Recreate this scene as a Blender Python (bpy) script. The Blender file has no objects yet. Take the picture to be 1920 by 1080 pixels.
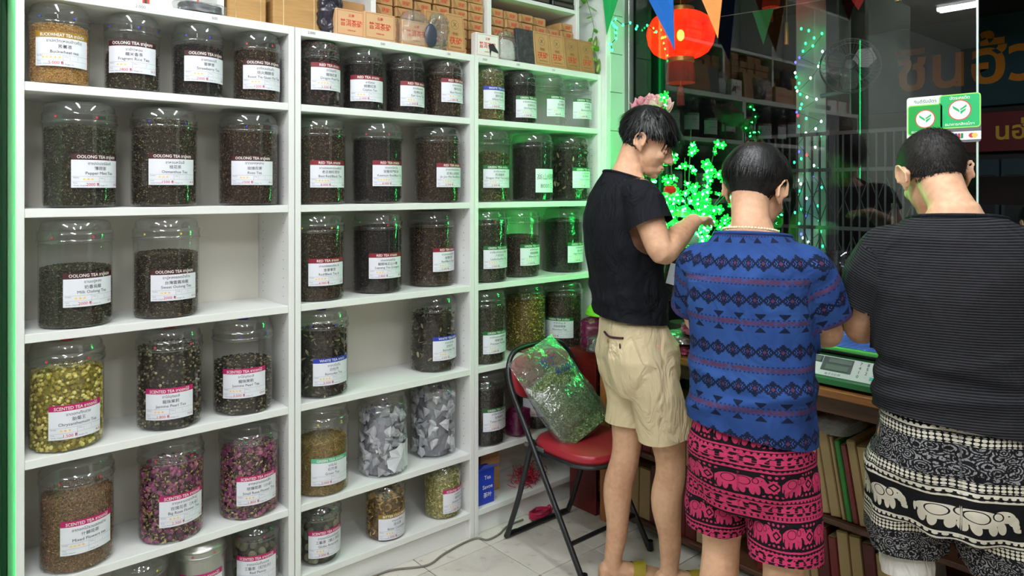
import bpy, bmesh, math, random
import numpy as np
from math import sin, cos, pi, radians, sqrt, atan2, hypot
from mathutils import Vector, Matrix, Euler, Quaternion
from mathutils.bvhtree import BVHTree

sc = bpy.context.scene
COL = sc.collection
# ------------------------------------------------------------------ camera, world, lamps, exposure
cam_d = bpy.data.cameras.new('camera')
cam_d.sensor_width = 36.0
cam_d.lens = 25.22
cam_d.shift_y = -0.0958
cam_d.clip_start = 0.02
cam = bpy.data.objects.new('camera', cam_d)
COL.objects.link(cam)
CAM_H = 1.47
cam.location = (0, 0, CAM_H)
cam.rotation_euler = (pi / 2, 0, -radians(41.02))
sc.camera = cam
sc.view_settings.view_transform = 'Standard'
sc.view_settings.look = 'None'
sc.view_settings.gamma = 1.0
sc.view_settings.use_curve_mapping = False
sc.view_settings.exposure = 0.0
sc.cycles.transparent_max_bounces = 40
sc.cycles.max_bounces = 7
sc.cycles.glossy_bounces = 5
sc.cycles.sample_clamp_indirect = 6.0
world = bpy.data.worlds.new('night'); sc.world = world
world.use_nodes = True
world.node_tree.nodes['Background'].inputs[0].default_value = (0.010, 0.013, 0.022, 1)
world.node_tree.nodes['Background'].inputs[1].default_value = 1.0
TUBE_POWER = 110.0        # emission of the shop's fluorescent tubes
STREET_POWER = 9.0       # emission of the unseen tube added in the lane
GREEN_LED = 3.0

# ------------------------------------------------------------------ node helpers
class S:
    """a socket that can be calculated with"""
    def __init__(s, nt, sock): s.nt, s.k = nt, sock
    def _m(s, op, *a):
        n = s.nt.nodes.new('ShaderNodeMath'); n.operation = op
        for i, v in enumerate((s,) + a):
            if isinstance(v, S): s.nt.links.new(v.k, n.inputs[i])
            else: n.inputs[i].default_value = float(v)
        return S(s.nt, n.outputs[0])
    def __add__(s, o): return s._m('ADD', o)
    __radd__ = __add__
    def __sub__(s, o): return s._m('SUBTRACT', o)
    def __rsub__(s, o): return (s * -1.0) + o
    def __mul__(s, o): return s._m('MULTIPLY', o)
    __rmul__ = __mul__
    def __truediv__(s, o): return s._m('DIVIDE', o)
    def abs(s): return s._m('ABSOLUTE')
    def sin(s): return s._m('SINE')
    def floor(s): return s._m('FLOOR')
    def frac(s): return s._m('FRACT')
    def sqrt(s): return s._m('SQRT')
    def pow(s, o): return s._m('POWER', o)
    def gt(s, o): return s._m('GREATER_THAN', o)
    def lt(s, o): return s._m('LESS_THAN', o)
    def mn(s, o): return s._m('MINIMUM', o)
    def mx(s, o): return s._m('MAXIMUM', o)
    def mod(s, o): return s._m('FLOORED_MODULO', o)
    def tri(s, p):            # centred repeat: -p/2 .. p/2
        return (s + p / 2).mod(p) - p / 2
    def band(s, a, b): return s.gt(a) * s.lt(b)
def AND(a, b): return a * b
def OR(a, b): return a.mx(b)

class MT:
    def __init__(s, name):
        s.m = bpy.data.materials.new(name); s.m.use_nodes = True
        s.nt = s.m.node_tree; s.nt.nodes.clear()
        s.out = s.nt.nodes.new('ShaderNodeOutputMaterial')
    def new(s, t, **kw):
        n = s.nt.nodes.new(t)
        for k, v in kw.items(): setattr(n, k, v)
        return n
    def link(s, a, b): s.nt.links.new(a.k if isinstance(a, S) else a, b)
    def coord(s, kind='Object'):
        return s.new('ShaderNodeTexCoord').outputs[kind]
    def attr(s, name):
        n = s.new('ShaderNodeAttribute', attribute_name=name)
        x = s.new('ShaderNodeSeparateXYZ'); s.nt.links.new(n.outputs['Vector'], x.inputs[0])
        return S(s.nt, x.outputs[0]), S(s.nt, x.outputs[1]), S(s.nt, x.outputs[2])
    def xyz(s, sock):
        x = s.new('ShaderNodeSeparateXYZ'); s.nt.links.new(sock, x.inputs[0])
        return S(s.nt, x.outputs[0]), S(s.nt, x.outputs[1]), S(s.nt, x.outputs[2])
    def noise(s, scale, detail=3, vec=None, rough=0.5, dist=0.0):
        n = s.new('ShaderNodeTexNoise'); n.inputs['Scale'].default_value = scale
        n.inputs['Detail'].default_value = detail; n.inputs['Roughness'].default_value = rough
        n.inputs['Distortion'].default_value = dist
        s.nt.links.new(vec if vec is not None else s.coord(), n.inputs['Vector'])
        return S(s.nt, n.outputs['Fac'])
    def mapped(s, scale, vec=None):
        n = s.new('ShaderNodeMapping'); n.inputs['Scale'].default_value = scale
        s.nt.links.new(vec if vec is not None else s.coord(), n.inputs['Vector'])
        return n.outputs[0]
    def voronoi(s, scale, vec=None, feature='F1', out='Distance'):
        n = s.new('ShaderNodeTexVoronoi', feature=feature); n.inputs['Scale'].default_value = scale
        s.nt.links.new(vec if vec is not None else s.coord(), n.inputs['Vector'])
        return n.outputs[out]
    def ramp(s, fac, stops, interp='LINEAR'):
        n = s.new('ShaderNodeValToRGB'); n.color_ramp.interpolation = interp
        e = n.color_ramp.elements
        while len(e) < len(stops): e.new(0.5)
        for i, (p, c) in enumerate(stops):
            e[i].position = p; e[i].color = (*lin(c), 1)
        s.link(fac, n.inputs[0]); return n.outputs[0]
    def mix(s, fac, a, b):
        n = s.new('ShaderNodeMix', data_type='RGBA')
        for sock, v in ((n.inputs[0], fac), (n.inputs[6], a), (n.inputs[7], b)):
            if isinstance(v, S): s.nt.links.new(v.k, sock)
            elif hasattr(v, 'is_linked'): s.nt.links.new(v, sock)
            elif isinstance(v, (int, float)): sock.default_value = v
            else: sock.default_value = (*lin(v), 1)
        return n.outputs[2]
    def bsdf(s, col, rough=0.5, metal=0.0, bump=None, bump_d=0.002, spec=0.5, sheen=0.0, sss=0.0, coat=0.0, alpha=None, emit=None, es=0.0, trans=0.0):
        b = s.new('ShaderNodeBsdfPrincipled')
        i = b.inputs
        if hasattr(col, 'is_linked'): s.nt.links.new(col, i['Base Color'])
        else: i['Base Color'].default_value = (*lin(col), 1)
        if isinstance(rough, S): s.link(rough, i['Roughness'])
        else: i['Roughness'].default_value = rough
        i['Metallic'].default_value = metal
        i['Specular IOR Level'].default_value = spec
        i['Sheen Weight'].default_value = sheen
        i['Coat Weight'].default_value = coat
        i['Transmission Weight'].default_value = trans
        if sss:
            i['Subsurface Weight'].default_value = sss
            i['Subsurface Radius'].default_value = (0.012, 0.005, 0.003)
            i['Subsurface Scale'].default_value = 0.6
        if alpha is not None: i['Alpha'].default_value = alpha
        if emit is not None:
            i['Emission Color'].default_value = (*lin(emit), 1); i['Emission Strength'].default_value = es
        if bump is not None:
            n = s.new('ShaderNodeBump'); n.inputs['Distance'].default_value = bump_d
            s.link(bump, n.inputs['Height']); s.nt.links.new(n.outputs[0], i['Normal'])
        s.nt.links.new(b.outputs[0], s.out.inputs[0])
        return b
def lin(c):
    """sRGB 0-255 (or hex) to linear"""
    if isinstance(c, str):
        c = tuple(int(c[i:i + 2], 16) for i in (1, 3, 5))
    return tuple((v / 255 / 12.92) if v / 255 <= .04045 else ((v / 255 + .055) / 1.055) ** 2.4 for v in c)

_M = {}
def mat(name, col=(200, 200, 200), rough=.5, metal=0., var=.08, scale=30., bump=0.0, bscale=None, stretch=None, spec=.5, coat=0., sheen=0.):
    """plain procedural material: colour with a fine variation and a fine relief"""
    if name in _M: return _M[name]
    t = MT(name)
    vec = t.mapped(stretch) if stretch else t.coord()
    n = t.noise(scale, 4, vec)
    c = lin(col)
    lo = tuple(v * (1 - var) for v in c); hi = tuple(min(1, v * (1 + var)) for v in c)
    mx = t.new('ShaderNodeMix', data_type='RGBA')
    t.link(n, mx.inputs[0]); mx.inputs[6].default_value = (*lo, 1); mx.inputs[7].default_value = (*hi, 1)
    bm_ = None
    if bump: bm_ = t.noise(bscale or scale * 3, 4, vec)
    t.bsdf(mx.outputs[2], rough, metal, bm_, bump, spec=spec, coat=coat, sheen=sheen)
    _M[name] = t.m
    return t.m
def emissive(name, col, strength):
    if name in _M: return _M[name]
    t = MT(name); e = t.new('ShaderNodeEmission')
    e.inputs[0].default_value = (*lin(col), 1); e.inputs[1].default_value = strength
    t.nt.links.new(e.outputs[0], t.out.inputs[0]); _M[name] = t.m
    return t.m
def clear_film(name, tint=(248, 250, 250), rough=.04, base=.05, power=5., crinkle=0.0, haze=0.0, gain=.95, cscale=40., hazecol=(230, 235, 235)):
    """thin clear plastic or glass: lets light straight through, mirrors at grazing angles"""
    if name in _M: return _M[name]
    t = MT(name)
    lw = t.new('ShaderNodeLayerWeight'); lw.inputs[0].default_value = .5
    f = S(t.nt, lw.outputs['Facing']).pow(power) * gain + base
    tr = t.new('ShaderNodeBsdfTransparent'); tr.inputs[0].default_value = (*lin(tint), 1)
    gl = t.new('ShaderNodeBsdfGlossy'); gl.inputs['Roughness'].default_value = rough
    if crinkle:
        b = t.new('ShaderNodeBump'); b.inputs['Distance'].default_value = crinkle
        t.link(t.noise(cscale, 3, rough=.6, dist=1.0), b.inputs['Height'])
        t.nt.links.new(b.outputs[0], gl.inputs['Normal']); t.nt.links.new(b.outputs[0], lw.inputs['Normal'])
    thru = tr.outputs[0]
    if haze:
        df = t.new('ShaderNodeBsdfDiffuse'); df.inputs[0].default_value = (*lin(hazecol), 1)
        tl = t.new('ShaderNodeBsdfTranslucent'); tl.inputs[0].default_value = (*lin(hazecol), 1)
        ad = t.new('ShaderNodeMixShader'); ad.inputs[0].default_value = .5
        t.nt.links.new(df.outputs[0], ad.inputs[1]); t.nt.links.new(tl.outputs[0], ad.inputs[2])
        mh = t.new('ShaderNodeMixShader'); mh.inputs[0].default_value = haze
        t.nt.links.new(thru, mh.inputs[1]); t.nt.links.new(ad.outputs[0], mh.inputs[2]); thru = mh.outputs[0]
    mx = t.new('ShaderNodeMixShader'); t.link(f.mn(1.0), mx.inputs[0])
    t.nt.links.new(thru, mx.inputs[1]); t.nt.links.new(gl.outputs[0], mx.inputs[2])
    t.nt.links.new(mx.outputs[0], t.out.inputs[0]); _M[name] = t.m
    return t.m

# ------------------------------------------------------------------ mesh helpers
class MB:
    """collects shapes; build() links them as ONE mesh object"""
    def __init__(s): s.v, s.f, s.mi, s.sm = [], [], [], []
    def add(s, v, f, mi=0, smooth=False, M=None):
        o = len(s.v)
        if M is not None: v = [tuple(M @ Vector(p)) for p in v]
        s.v += [tuple(p) for p in v]
        for q in f:
            s.f.append(tuple(i + o for i in q)); s.mi.append(mi); s.sm.append(smooth)
        return s
    def box(s, x0, x1, y0, y1, z0, z1, b=0.0, mi=0, M=None):
        if b <= 0:
            v = [(x, y, z) for x in (x0, x1) for y in (y0, y1) for z in (z0, z1)]
            f = [(0, 1, 3, 2), (4, 6, 7, 5), (0, 4, 5, 1), (2, 3, 7, 6), (0, 2, 6, 4), (1, 5, 7, 3)]
            return s.add(v, f, mi, False, M)
        b = min(b, .49 * min(x1 - x0, y1 - y0, z1 - z0))
        L = ((x0, x1), (y0, y1), (z0, z1))
        idx, v = {}, []
        for i in (0, 1):
            for j in (0, 1):
                for k in (0, 1):
                    c = (i, j, k)
                    for ax in range(3):
                        p = []
                        for d in range(3):
                            e = L[d][c[d]]
                            p.append(e if d == ax else e + (b if c[d] == 0 else -b))
                        idx[(i, j, k, ax)] = len(v); v.append(p)
        f = []
        for ax in range(3):
            o1, o2 = (ax + 1) % 3, (ax + 2) % 3
            for e in (0, 1):
                q = []
                for a_, b_ in ((0, 0), (1, 0), (1, 1), (0, 1)):
                    c = [0, 0, 0]; c[ax] = e; c[o1] = a_; c[o2] = b_
                    q.append(idx[(*c, ax)])
                f.append(q if e else q[::-1])
            for a_ in (0, 1):
                for b_ in (0, 1):
                    c0 = [0, 0, 0]; c0[o1] = a_; c0[o2] = b_; c1 = list(c0); c1[ax] = 1
                    q = [idx[(*c0, o1)], idx[(*c1, o1)], idx[(*c1, o2)], idx[(*c0, o2)]]
                    f.append(q)
        for i in (0, 1):
            for j in (0, 1):
                for k in (0, 1):
                    f.append([idx[(i, j, k, 0)], idx[(i, j, k, 1)], idx[(i, j, k, 2)]])
        return s.add(v, f, mi, False, M)
    def tube(s, pts, r, n=8, mi=0, caps=True, closed=False, M=None, smooth=True):
        """round bar along points; r a number or one per point"""
        P = [Vector(p) for p in pts]; m = len(P)
        R = r if isinstance(r, (list, tuple)) else [r] * m
        v, f = [], []
        up = None
        for i in range(m):
            if closed: t = P[(i + 1) % m] - P[i - 1]
            else: t = P[min(i + 1, m - 1)] - P[max(i - 1, 0)]
            if t.length < 1e-9: t = Vector((0, 0, 1))
            t.normalize()
            if up is None:
                up = Vector((0, 0, 1)) if abs(t.z) < .9 else Vector((1, 0, 0))
            a = (up - t * up.dot(t))
            if a.length < 1e-6: a = t.orthogonal()
            a.normalize(); b = t.cross(a); up = a
            for k in range(n):
                w = 2 * pi * k / n
                v.append(P[i] + (a * cos(w) + b * sin(w)) * R[i])
        for i in range(m if closed else m - 1):
            j = (i + 1) % m
            for k in range(n):
                f.append((i * n + k, i * n + (k + 1) % n, j * n + (k + 1) % n, j * n + k))
        s.add(v, f, mi, smooth, M)
        if caps and not closed:
            o = len(s.v) - len(v)
            for q in (tuple(range(n))[::-1], tuple((m - 1) * n + k for k in range(n))):
                s.f.append(tuple(o + i for i in q)); s.mi.append(mi); s.sm.append(False)
        return s
    def lathe(s, prof, n=32, mi=0, M=None, smooth=True, cap0=False, cap1=False, a0=0., a1=2 * pi):
        """prof: (r, z) from bottom to top"""
        full = abs(a1 - a0 - 2 * pi) < 1e-6
        k_ = n if full else n + 1
        v = [(r * cos(a0 + (a1 - a0) * k / n), r * sin(a0 + (a1 - a0) * k / n), z) for r, z in prof for k in range(k_)]
        f = []
        for i in range(len(prof) - 1):
            for k in range(n):
                k2 = (k + 1) % k_
                f.append((i * k_ + k, i * k_ + k2, (i + 1) * k_ + k2, (i + 1) * k_ + k))
        s.add(v, f, mi, smooth, M)
        o = len(s.v) - len(v)
        if cap0: s.f.append(tuple(o + k for k in range(k_))[::-1]); s.mi.append(mi); s.sm.append(False)
        if cap1: s.f.append(tuple(o + (len(prof) - 1) * k_ + k for k in range(k_))); s.mi.append(mi); s.sm.append(False)
        return s
    def ell(s, c, r, nu=16, nv=10, mi=0, M=None, R=None):
        """ellipsoid; R optional rotation"""
        v, f = [], []
        for i in range(nv + 1):
            th = pi * i / nv
            for k in range(nu):
                p = Vector((r[0] * sin(th) * cos(2 * pi * k / nu), r[1] * sin(th) * sin(2 * pi * k / nu), r[2] * cos(th)))
                if R is not None: p = R @ p
                v.append(p + Vector(c))
        for i in range(nv):
            for k in range(nu):
                f.append((i * nu + k, (i + 1) * nu + k, (i + 1) * nu + (k + 1) % nu, i * nu + (k + 1) % nu))
        return s.add(v, f, mi, True, M)
    def loft(s, rings, mi=0, caps=True, smooth=True, M=None):
        n = len(rings[0]); v = [p for r in rings for p in r]; f = []
        for i in range(len(rings) - 1):
            for k in range(n):
                f.append((i * n + k, i * n + (k + 1) % n, (i + 1) * n + (k + 1) % n, (i + 1) * n + k))
        if caps:
            f.append(tuple(range(n))[::-1]); f.append(tuple((len(rings) - 1) * n + k for k in range(n)))
        return s.add(v, f, mi, smooth, M)
    def poly(s, pts, th, mi=0, M=None):
        """flat outline in local XY, given thickness along +Z"""
        n = len(pts)
        v = [(x, y, 0) for x, y in pts] + [(x, y, th) for x, y in pts]
        f = [tuple(range(n))[::-1], tuple(range(n, 2 * n))] + [(k, (k + 1) % n, n + (k + 1) % n, n + k) for k in range(n)]
        return s.add(v, f, mi, False, M)
    def mesh(s, name, mats, sharp=40):
        me = bpy.data.meshes.new(name)
        me.from_pydata(s.v, [], s.f)
        if not isinstance(mats, (list, tuple)): mats = [mats]
        for m in mats: me.materials.append(m)
        me.polygons.foreach_set('material_index', s.mi)
        me.polygons.foreach_set('use_smooth', s.sm)
        me.update()
        if any(s.sm): me.set_sharp_from_angle(angle=radians(sharp))
        return me
    def build(s, name, mats, parent=None, loc=None, rz=0.0, sharp=40):
        return place(name, s.mesh(name, mats, sharp), parent, loc, rz)
def place(name, me, parent=None, loc=None, rz=0.0, M=None):
    o = bpy.data.objects.new(name, me); COL.objects.link(o)
    if parent is not None: o.parent = parent
    if loc is not None: o.location = loc
    if rz: o.rotation_euler.z = rz
    if M is not None: o.matrix_local = M
    return o
def tag(o, label, cat, group=None, kind=None):
    o['label'] = label; o['category'] = cat
    if group: o['group'] = group
    if kind: o['kind'] = kind
    return o
def thing(name, label, cat, loc=(0, 0, 0), rz=0.0, group=None):
    o = bpy.data.objects.new(name, None); COL.objects.link(o)
    o.empty_display_size = .05
    o.location = loc; o.rotation_euler.z = rz
    return tag(o, label, cat, group)
def struct(o):
    o['kind'] = 'structure'; return o
def stuff(o):
    o['kind'] = 'stuff'; return o
def np_mesh(name, V, T, mats, mi=None, smooth=False):
    """fast mesh from numpy vertices and triangles"""
    me = bpy.data.meshes.new(name)
    V = np.ascontiguousarray(V, dtype=np.float32); T = np.ascontiguousarray(T, dtype=np.int32)
    me.vertices.add(len(V)); me.vertices.foreach_set('co', V.ravel())
    k = T.shape[1]
    me.loops.add(T.size); me.loops.foreach_set('vertex_index', T.ravel())
    me.polygons.add(len(T)); me.polygons.foreach_set('loop_start', np.arange(0, T.size, k, dtype=np.int32))
    try: me.polygons.foreach_set('loop_total', np.full(len(T), k, dtype=np.int32))
    except Exception: pass
    if not isinstance(mats, (list, tuple)): mats = [mats]
    for m in mats: me.materials.append(m)
    if mi is not None: me.polygons.foreach_set('material_index', np.asarray(mi, dtype=np.int32))
    me.polygons.foreach_set('use_smooth', np.full(len(T), smooth, dtype=bool))
    me.update(calc_edges=True); me.validate()
    return me

# ------------------------------------------------------------------ lettering: every string is turned into a mesh once
_TXT = {}
def ask_text(strings, bold=0.0, res=2):
    """convert all strings in one go; afterwards txt(s) gives (vertices, faces) centred, size 1"""
    tmp = []
    for st in strings:
        key = (st, bold)
        if key in _TXT or not st: continue
        cu = bpy.data.curves.new('t', 'FONT'); cu.body = st; cu.size = 1.0; cu.resolution_u = res
        cu.offset = bold; cu.align_x = 'CENTER'; cu.align_y = 'CENTER'
        o = bpy.data.objects.new('t', cu); COL.objects.link(o); tmp.append((key, o, cu))
    if not tmp: return
    dg = bpy.context.evaluated_depsgraph_get(); dg.update()
    for key, o, cu in tmp:
        me = bpy.data.meshes.new_from_object(o.evaluated_get(dg))
        V = np.empty(len(me.vertices) * 3, np.float32); me.vertices.foreach_get('co', V)
        V = V.reshape(-1, 3)
        F = [tuple(p.vertices) for p in me.polygons]
        if len(V):
            V = V - (V.min(0) + V.max(0)) / 2
        _TXT[key] = (V, F)
        bpy.data.meshes.remove(me)
    for key, o, cu in tmp:
        bpy.data.objects.remove(o); bpy.data.curves.remove(cu)
def txt(st, size, maxw=None, bold=0.0, align='C'):
    V, F = _TXT[(st, bold)]
    V = V * size
    if len(V):
        w = V[:, 0].max() - V[:, 0].min()
        if maxw and w > maxw: V = V * np.array([maxw / w, 1, 1], np.float32)
        if align == 'L': V = V - np.array([V[:, 0].min(), 0, 0], np.float32)
        if align == 'R': V = V - np.array([V[:, 0].max(), 0, 0], np.float32)
    return V, F
def flat_text(mb, st, size, cx, cy, M, maxw=None, bold=0.0, mi=0, align='C', rot=0.0):
    """lettering laid flat in the local XY plane of M"""
    V, F = txt(st, size, maxw, bold, align)
    c, s_ = cos(rot), sin(rot)
    mb.add([(cx + p[0] * c - p[1] * s_, cy + p[0] * s_ + p[1] * c, 0) for p in V.tolist()], F, mi, False, M)
def face_M(origin, right, up):
    """matrix whose local X is right, Y is up, Z the outward normal"""
    r = Vector(right).normalized(); u = Vector(up); u = (u - r * u.dot(r)).normalized(); n = r.cross(u)
    M = Matrix.Identity(4)
    for i in range(3):
        M[i][0], M[i][1], M[i][2], M[i][3] = r[i], u[i], n[i], origin[i]
    return M
rng = np.random.default_rng(11)
random.seed(5)
# ------------------------------------------------------------------ common materials
WHITE = mat('white_laminate', (232, 233, 230), .42, var=.03, scale=6, bump=.0003, bscale=220)
WALLP = mat('wall_paint', (222, 224, 220), .7, var=.05, scale=3, bump=.0006, bscale=80)
FARW = mat('darkened_wall_paint', (112, 100, 90), .8, var=.3, scale=2)  # unseen walls coloured dark to hold back bounce light
CEILP = mat('ceiling_paint', (214, 214, 210), .8, var=.05, scale=4, bump=.0005, bscale=50)
PAPER = mat('label_paper', (226, 228, 236), .6, var=.02, scale=60)
INK = mat('black_ink', (32, 32, 38), .6)
REDINK = mat('red_ink', (186, 28, 62), .6)
GREYINK = mat('grey_ink', (120, 122, 135), .6)
YELLOWINK = mat('star_yellow', (244, 208, 96), .6)
BLACKP = mat('black_paint', (20, 21, 24), .35, bump=.0002, bscale=300)
GROUT = mat('floor_grout', (72, 68, 64), .9, var=.2, scale=20)
def tile_mat():
    t = MT('floor_tile')
    n = t.noise(3.2, 5, rough=.6); n2 = t.noise(18, 4)
    c = t.ramp(n * .7 + n2 * .3, [(.25, (168, 162, 150)), (.5, (206, 201, 190)), (.75, (218, 214, 205))])
    t.bsdf(c, n2 * .25 + .18, 0, t.noise(9, 2), .0008)
    return t.m
TILE = tile_mat()
D = 2.39                      # front of the shelving
WX = 2.92                     # window plane
# ------------------------------------------------------------------ the room
floor = struct(MB().box(-3, 3.1, -2.2, 2.69, -.10, -.004).build('floor', GROUT))
P_T = .303
tm = MB().box(-P_T / 2 + .002, P_T / 2 - .002, -P_T / 2 + .002, P_T / 2 - .002, -.008, 0, .0015).mesh('tile', TILE)
rest = MB()
for i in range(-16, 5):
    for j in range(-15, 3):
        cx, cy = 1.88 + (i + .5) * P_T, 2.30 + (j - .5) * P_T
        if cx > 3.1 - P_T / 2 or cy > 2.69: continue
        if cx > .4 and cy > .45:
            place('tile', tm, floor, (cx, cy, random.uniform(-.0006, 0)), rz=0)
        else:
            rest.box(cx - P_T / 2 + .002, cx + P_T / 2 - .002, cy - P_T / 2 + .002, cy + P_T / 2 - .002, -.008, 0)
stuff(rest.build('far_tiles', TILE, floor))
struct(MB().box(-3, 3.0, 2.69, 2.79, -.1, 3.05).build('wall_back', WALLP))
struct(MB().box(-3.1, -3, -2.2, 2.79, -.1, 3.05).build('wall_left', FARW))
struct(MB().box(-3.1, 3.0, -2.3, -2.2, -.1, 3.05).build('wall_front', FARW))
struct(MB().box(-3.1, 3.0, -2.3, 2.79, 3.0, 3.1).build('ceiling', CEILP))
wr = MB().box(WX - .05, WX + .05, .84, 2.43, -.05, .70)                 # sill wall under the glass
wr.box(WX - .05, WX + .05, -2.3, -.35, -.1, 3.0)
wr.box(WX - .05, WX + .05, -.35, 2.79, 2.80, 3.0)
wr.box(WX - .05, WX + .05, 2.44, 2.79, -.05, 2.80)
struct(wr.build('wall_right', WALLP))
# tiled return wall between shelving and window
ret = struct(MB().box(2.735, WX - .052, 2.43, 2.69, -.004, 3.0).build('wall_return', mat('wall_grout', (120, 140, 130), .9)))
WT = mat('wall_tile_glaze', (206, 224, 214), .12, var=.04, scale=5)
ws = .197
for k in range(15):
    z0 = k * ws
    zz = min(z0 + ws - .003, 3.0)
    for x0, x1 in ((2.737, 2.768), (2.771, 2.868)):
        MB().box(x0, x1, 2.422, 2.4305, z0, zz, .0015).build('wall_tile', WT, ret)
# window: frame and panes
win = struct(bpy.data.objects.new('window_1', None)); COL.objects.link(win); win['label'] = 'large shop window facing the dark lane'
FRAME = mat('window_frame_metal', (150, 152, 150), .35, .6)
MB().box(WX - .02, WX + .02, 2.41, 2.44, .70, 2.80, .003).build('frame_post', FRAME, win)
MB().box(WX - .025, WX + .025, .84, 2.44, .70, .72, .003).build('frame_sill', FRAME, win)
MB().box(WX - .025, WX + .025, .84, 2.44, 2.78, 2.80, .003).build('frame_head', FRAME, win)
GLASS = clear_film('window_glass', (214, 214, 222), .0, .085, 5., gain=.9)
pane = MB().add([(WX, .84, .72), (WX, 2.41, .72), (WX, 2.41, 2.78), (WX, .84, 2.78)], [(0, 1, 2, 3)]).build('glass_pane', GLASS, win)
MB().box(WX - .003, WX + .003, .834, .840, .72, 2.78).build('glass_edge', mat('glass_edge_green', (196, 214, 208), .15), win)
# ------------------------------------------------------------------ fluorescent tubes of the shop (running along y)
TUBE = emissive('tube_light', (245, 248, 252), TUBE_POWER)
FIX = mat('fixture_white', (225, 225, 222), .4)
def tube_light(x, y0, y1, label, z=2.86, m=None):
    t = thing('tube_light', label, 'lamp', (x, (y0 + y1) / 2, z), group='ceiling tube lights')
    L = (y1 - y0) / 2
    MB().box(-.05, .05, -L - .03, L + .03, .03, .09, .006).build('housing', FIX, t)
    for dx in (-.03, .03):
        MB().tube([(dx, -L, 0), (dx, L, 0)], .014, 8).build('tube', m or TUBE, t)
    for s_ in (-1, 1):
        MB().box(-.045, .045, s_ * (L + .012) - .012, s_ * (L + .012) + .012, -.02, .03, .003).build('socket', FIX, t)
    MB().tube([(0, 0, .09), (0, 0, 3.0 - z)], .008, 6).build('hanger', FIX, t)
    return t
tube_light(1.55, .25, 1.45, 'twin tube light nearest the shop window')
tube_light(.07, .70, 1.90, 'twin tube light mirrored in the upper right of the glass', 2.775)
tube_light(-1.3, .3, 1.5, 'twin tube light at the back of the shop')
tube_light(.75, -1.5, -.3, 'twin tube light behind the customers by the door')
tube_light(-.55, -1.6, -.4, 'twin tube light in the middle of the shop front')
# ------------------------------------------------------------------ white bookcases
LEV = [1.772, 1.417, 1.067, .715, .36, .11]
ST = .025
HOLE = mat('peg_hole', (70, 70, 70), .8)
UNITS = [(.265, 1.072), (1.075, 1.868), (1.870, 2.664)]
BOOKCASES = []
ULAB = ['left white bookcase with oolong and flower tea jars', 'middle white bookcase with red and white tea jars', 'right white bookcase lit green, with green tea jars']
back_m = mat('back_panel_white', (222, 219, 207), .5, var=.04, scale=5)
for (x0, x1), lb in zip(UNITS, ULAB):
    u = thing('bookcase', lb, 'bookcase', (x0, D, 0), group='white bookcases along the wall')
    BOOKCASES.append(u)
    w = x1 - x0
    pan = MB().box(0, .021, 0, .28, 0, 2.04, .0012).mesh('side_panel', WHITE)
    place('side_panel', pan, u); place('side_panel', pan, u, (w - .021, 0, 0))
    MB().box(.0215, w - .0215, 0, .28, 2.012, 2.04, .001).build('top_panel', WHITE, u)
    sh = MB().box(.0215, w - .0215, .002, .27, -ST, 0, .0012).mesh('shelf', WHITE)
    for z in LEV: place('shelf', sh, u, (0, 0, z))
    MB().box(.0215, w - .0215, .02, .036, .001, .11 - ST).build('plinth', WHITE, u)
    MB().box(.0215, w - .0215, .271, .279, .08, 2.012).build('back_panel', back_m, u)
    h = MB()
    for xs in (.0212, w - .0212):
        for yy in (.045, .225):
            for z in np.arange(.2, 1.98, .032):
                if min(abs(z - l + ST / 2) for l in LEV) > .02:
                    d = .0004 if xs < .1 else -.0004
                    n = 6
                    h.add([(xs + d, yy + .0022 * cos(2 * pi * k / n), z + .0022 * sin(2 * pi * k / n)) for k in range(n)], [tuple(range(n))])
    stuff(h.build('peg_holes', HOLE, u))
# ------------------------------------------------------------------ green light rope beside the bookcases
GREENROPE = emissive('green_light_rope', (30, 240, 110), GREEN_LED)
POST = mat('post_white', (225, 232, 226), .45)
post = struct(MB().box(2.667, 2.70, 2.36, 2.66, 0, 2.999, .002).build('trim_1', POST))
r1 = thing('light_rope', 'green light rope running up the gap beside the right bookcase', 'light rope', (2.714, 2.385, .02))
MB().tube([(0, 0, 0), (0, 0, 2.4)], .006, 8).build('rope', GREENROPE, r1)
MB().box(-.008, .008, -.006, .012, -.019, .004).build('plug', BLACKP, r1)
r2 = thing('light_rope', 'green light rope running up beside the left bookcase', 'light rope', (.212, 2.40, .02))
MB().tube([(0, 0, 0), (0, 0, 2.6)], .005, 8).build('rope', emissive('green_rope_dim', (40, 230, 120), 14), r2)
MB().box(-.008, .008, -.004, .012, -.019, .004).build('plug', BLACKP, r2)
struct(MB().box(.250, .2635, 2.56, 2.66, .001, 2.999, .002).build('gap_shade_strip', mat('dark_gap', (40, 52, 44), .7)))  # dark strip whose colour stands for the shade in the gap
struct(MB().box(-.6, .214, 2.335, 2.365, 0, 2.999, .002).build('door_1', mat('door_pale', (206, 218, 206), .5)))
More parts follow.
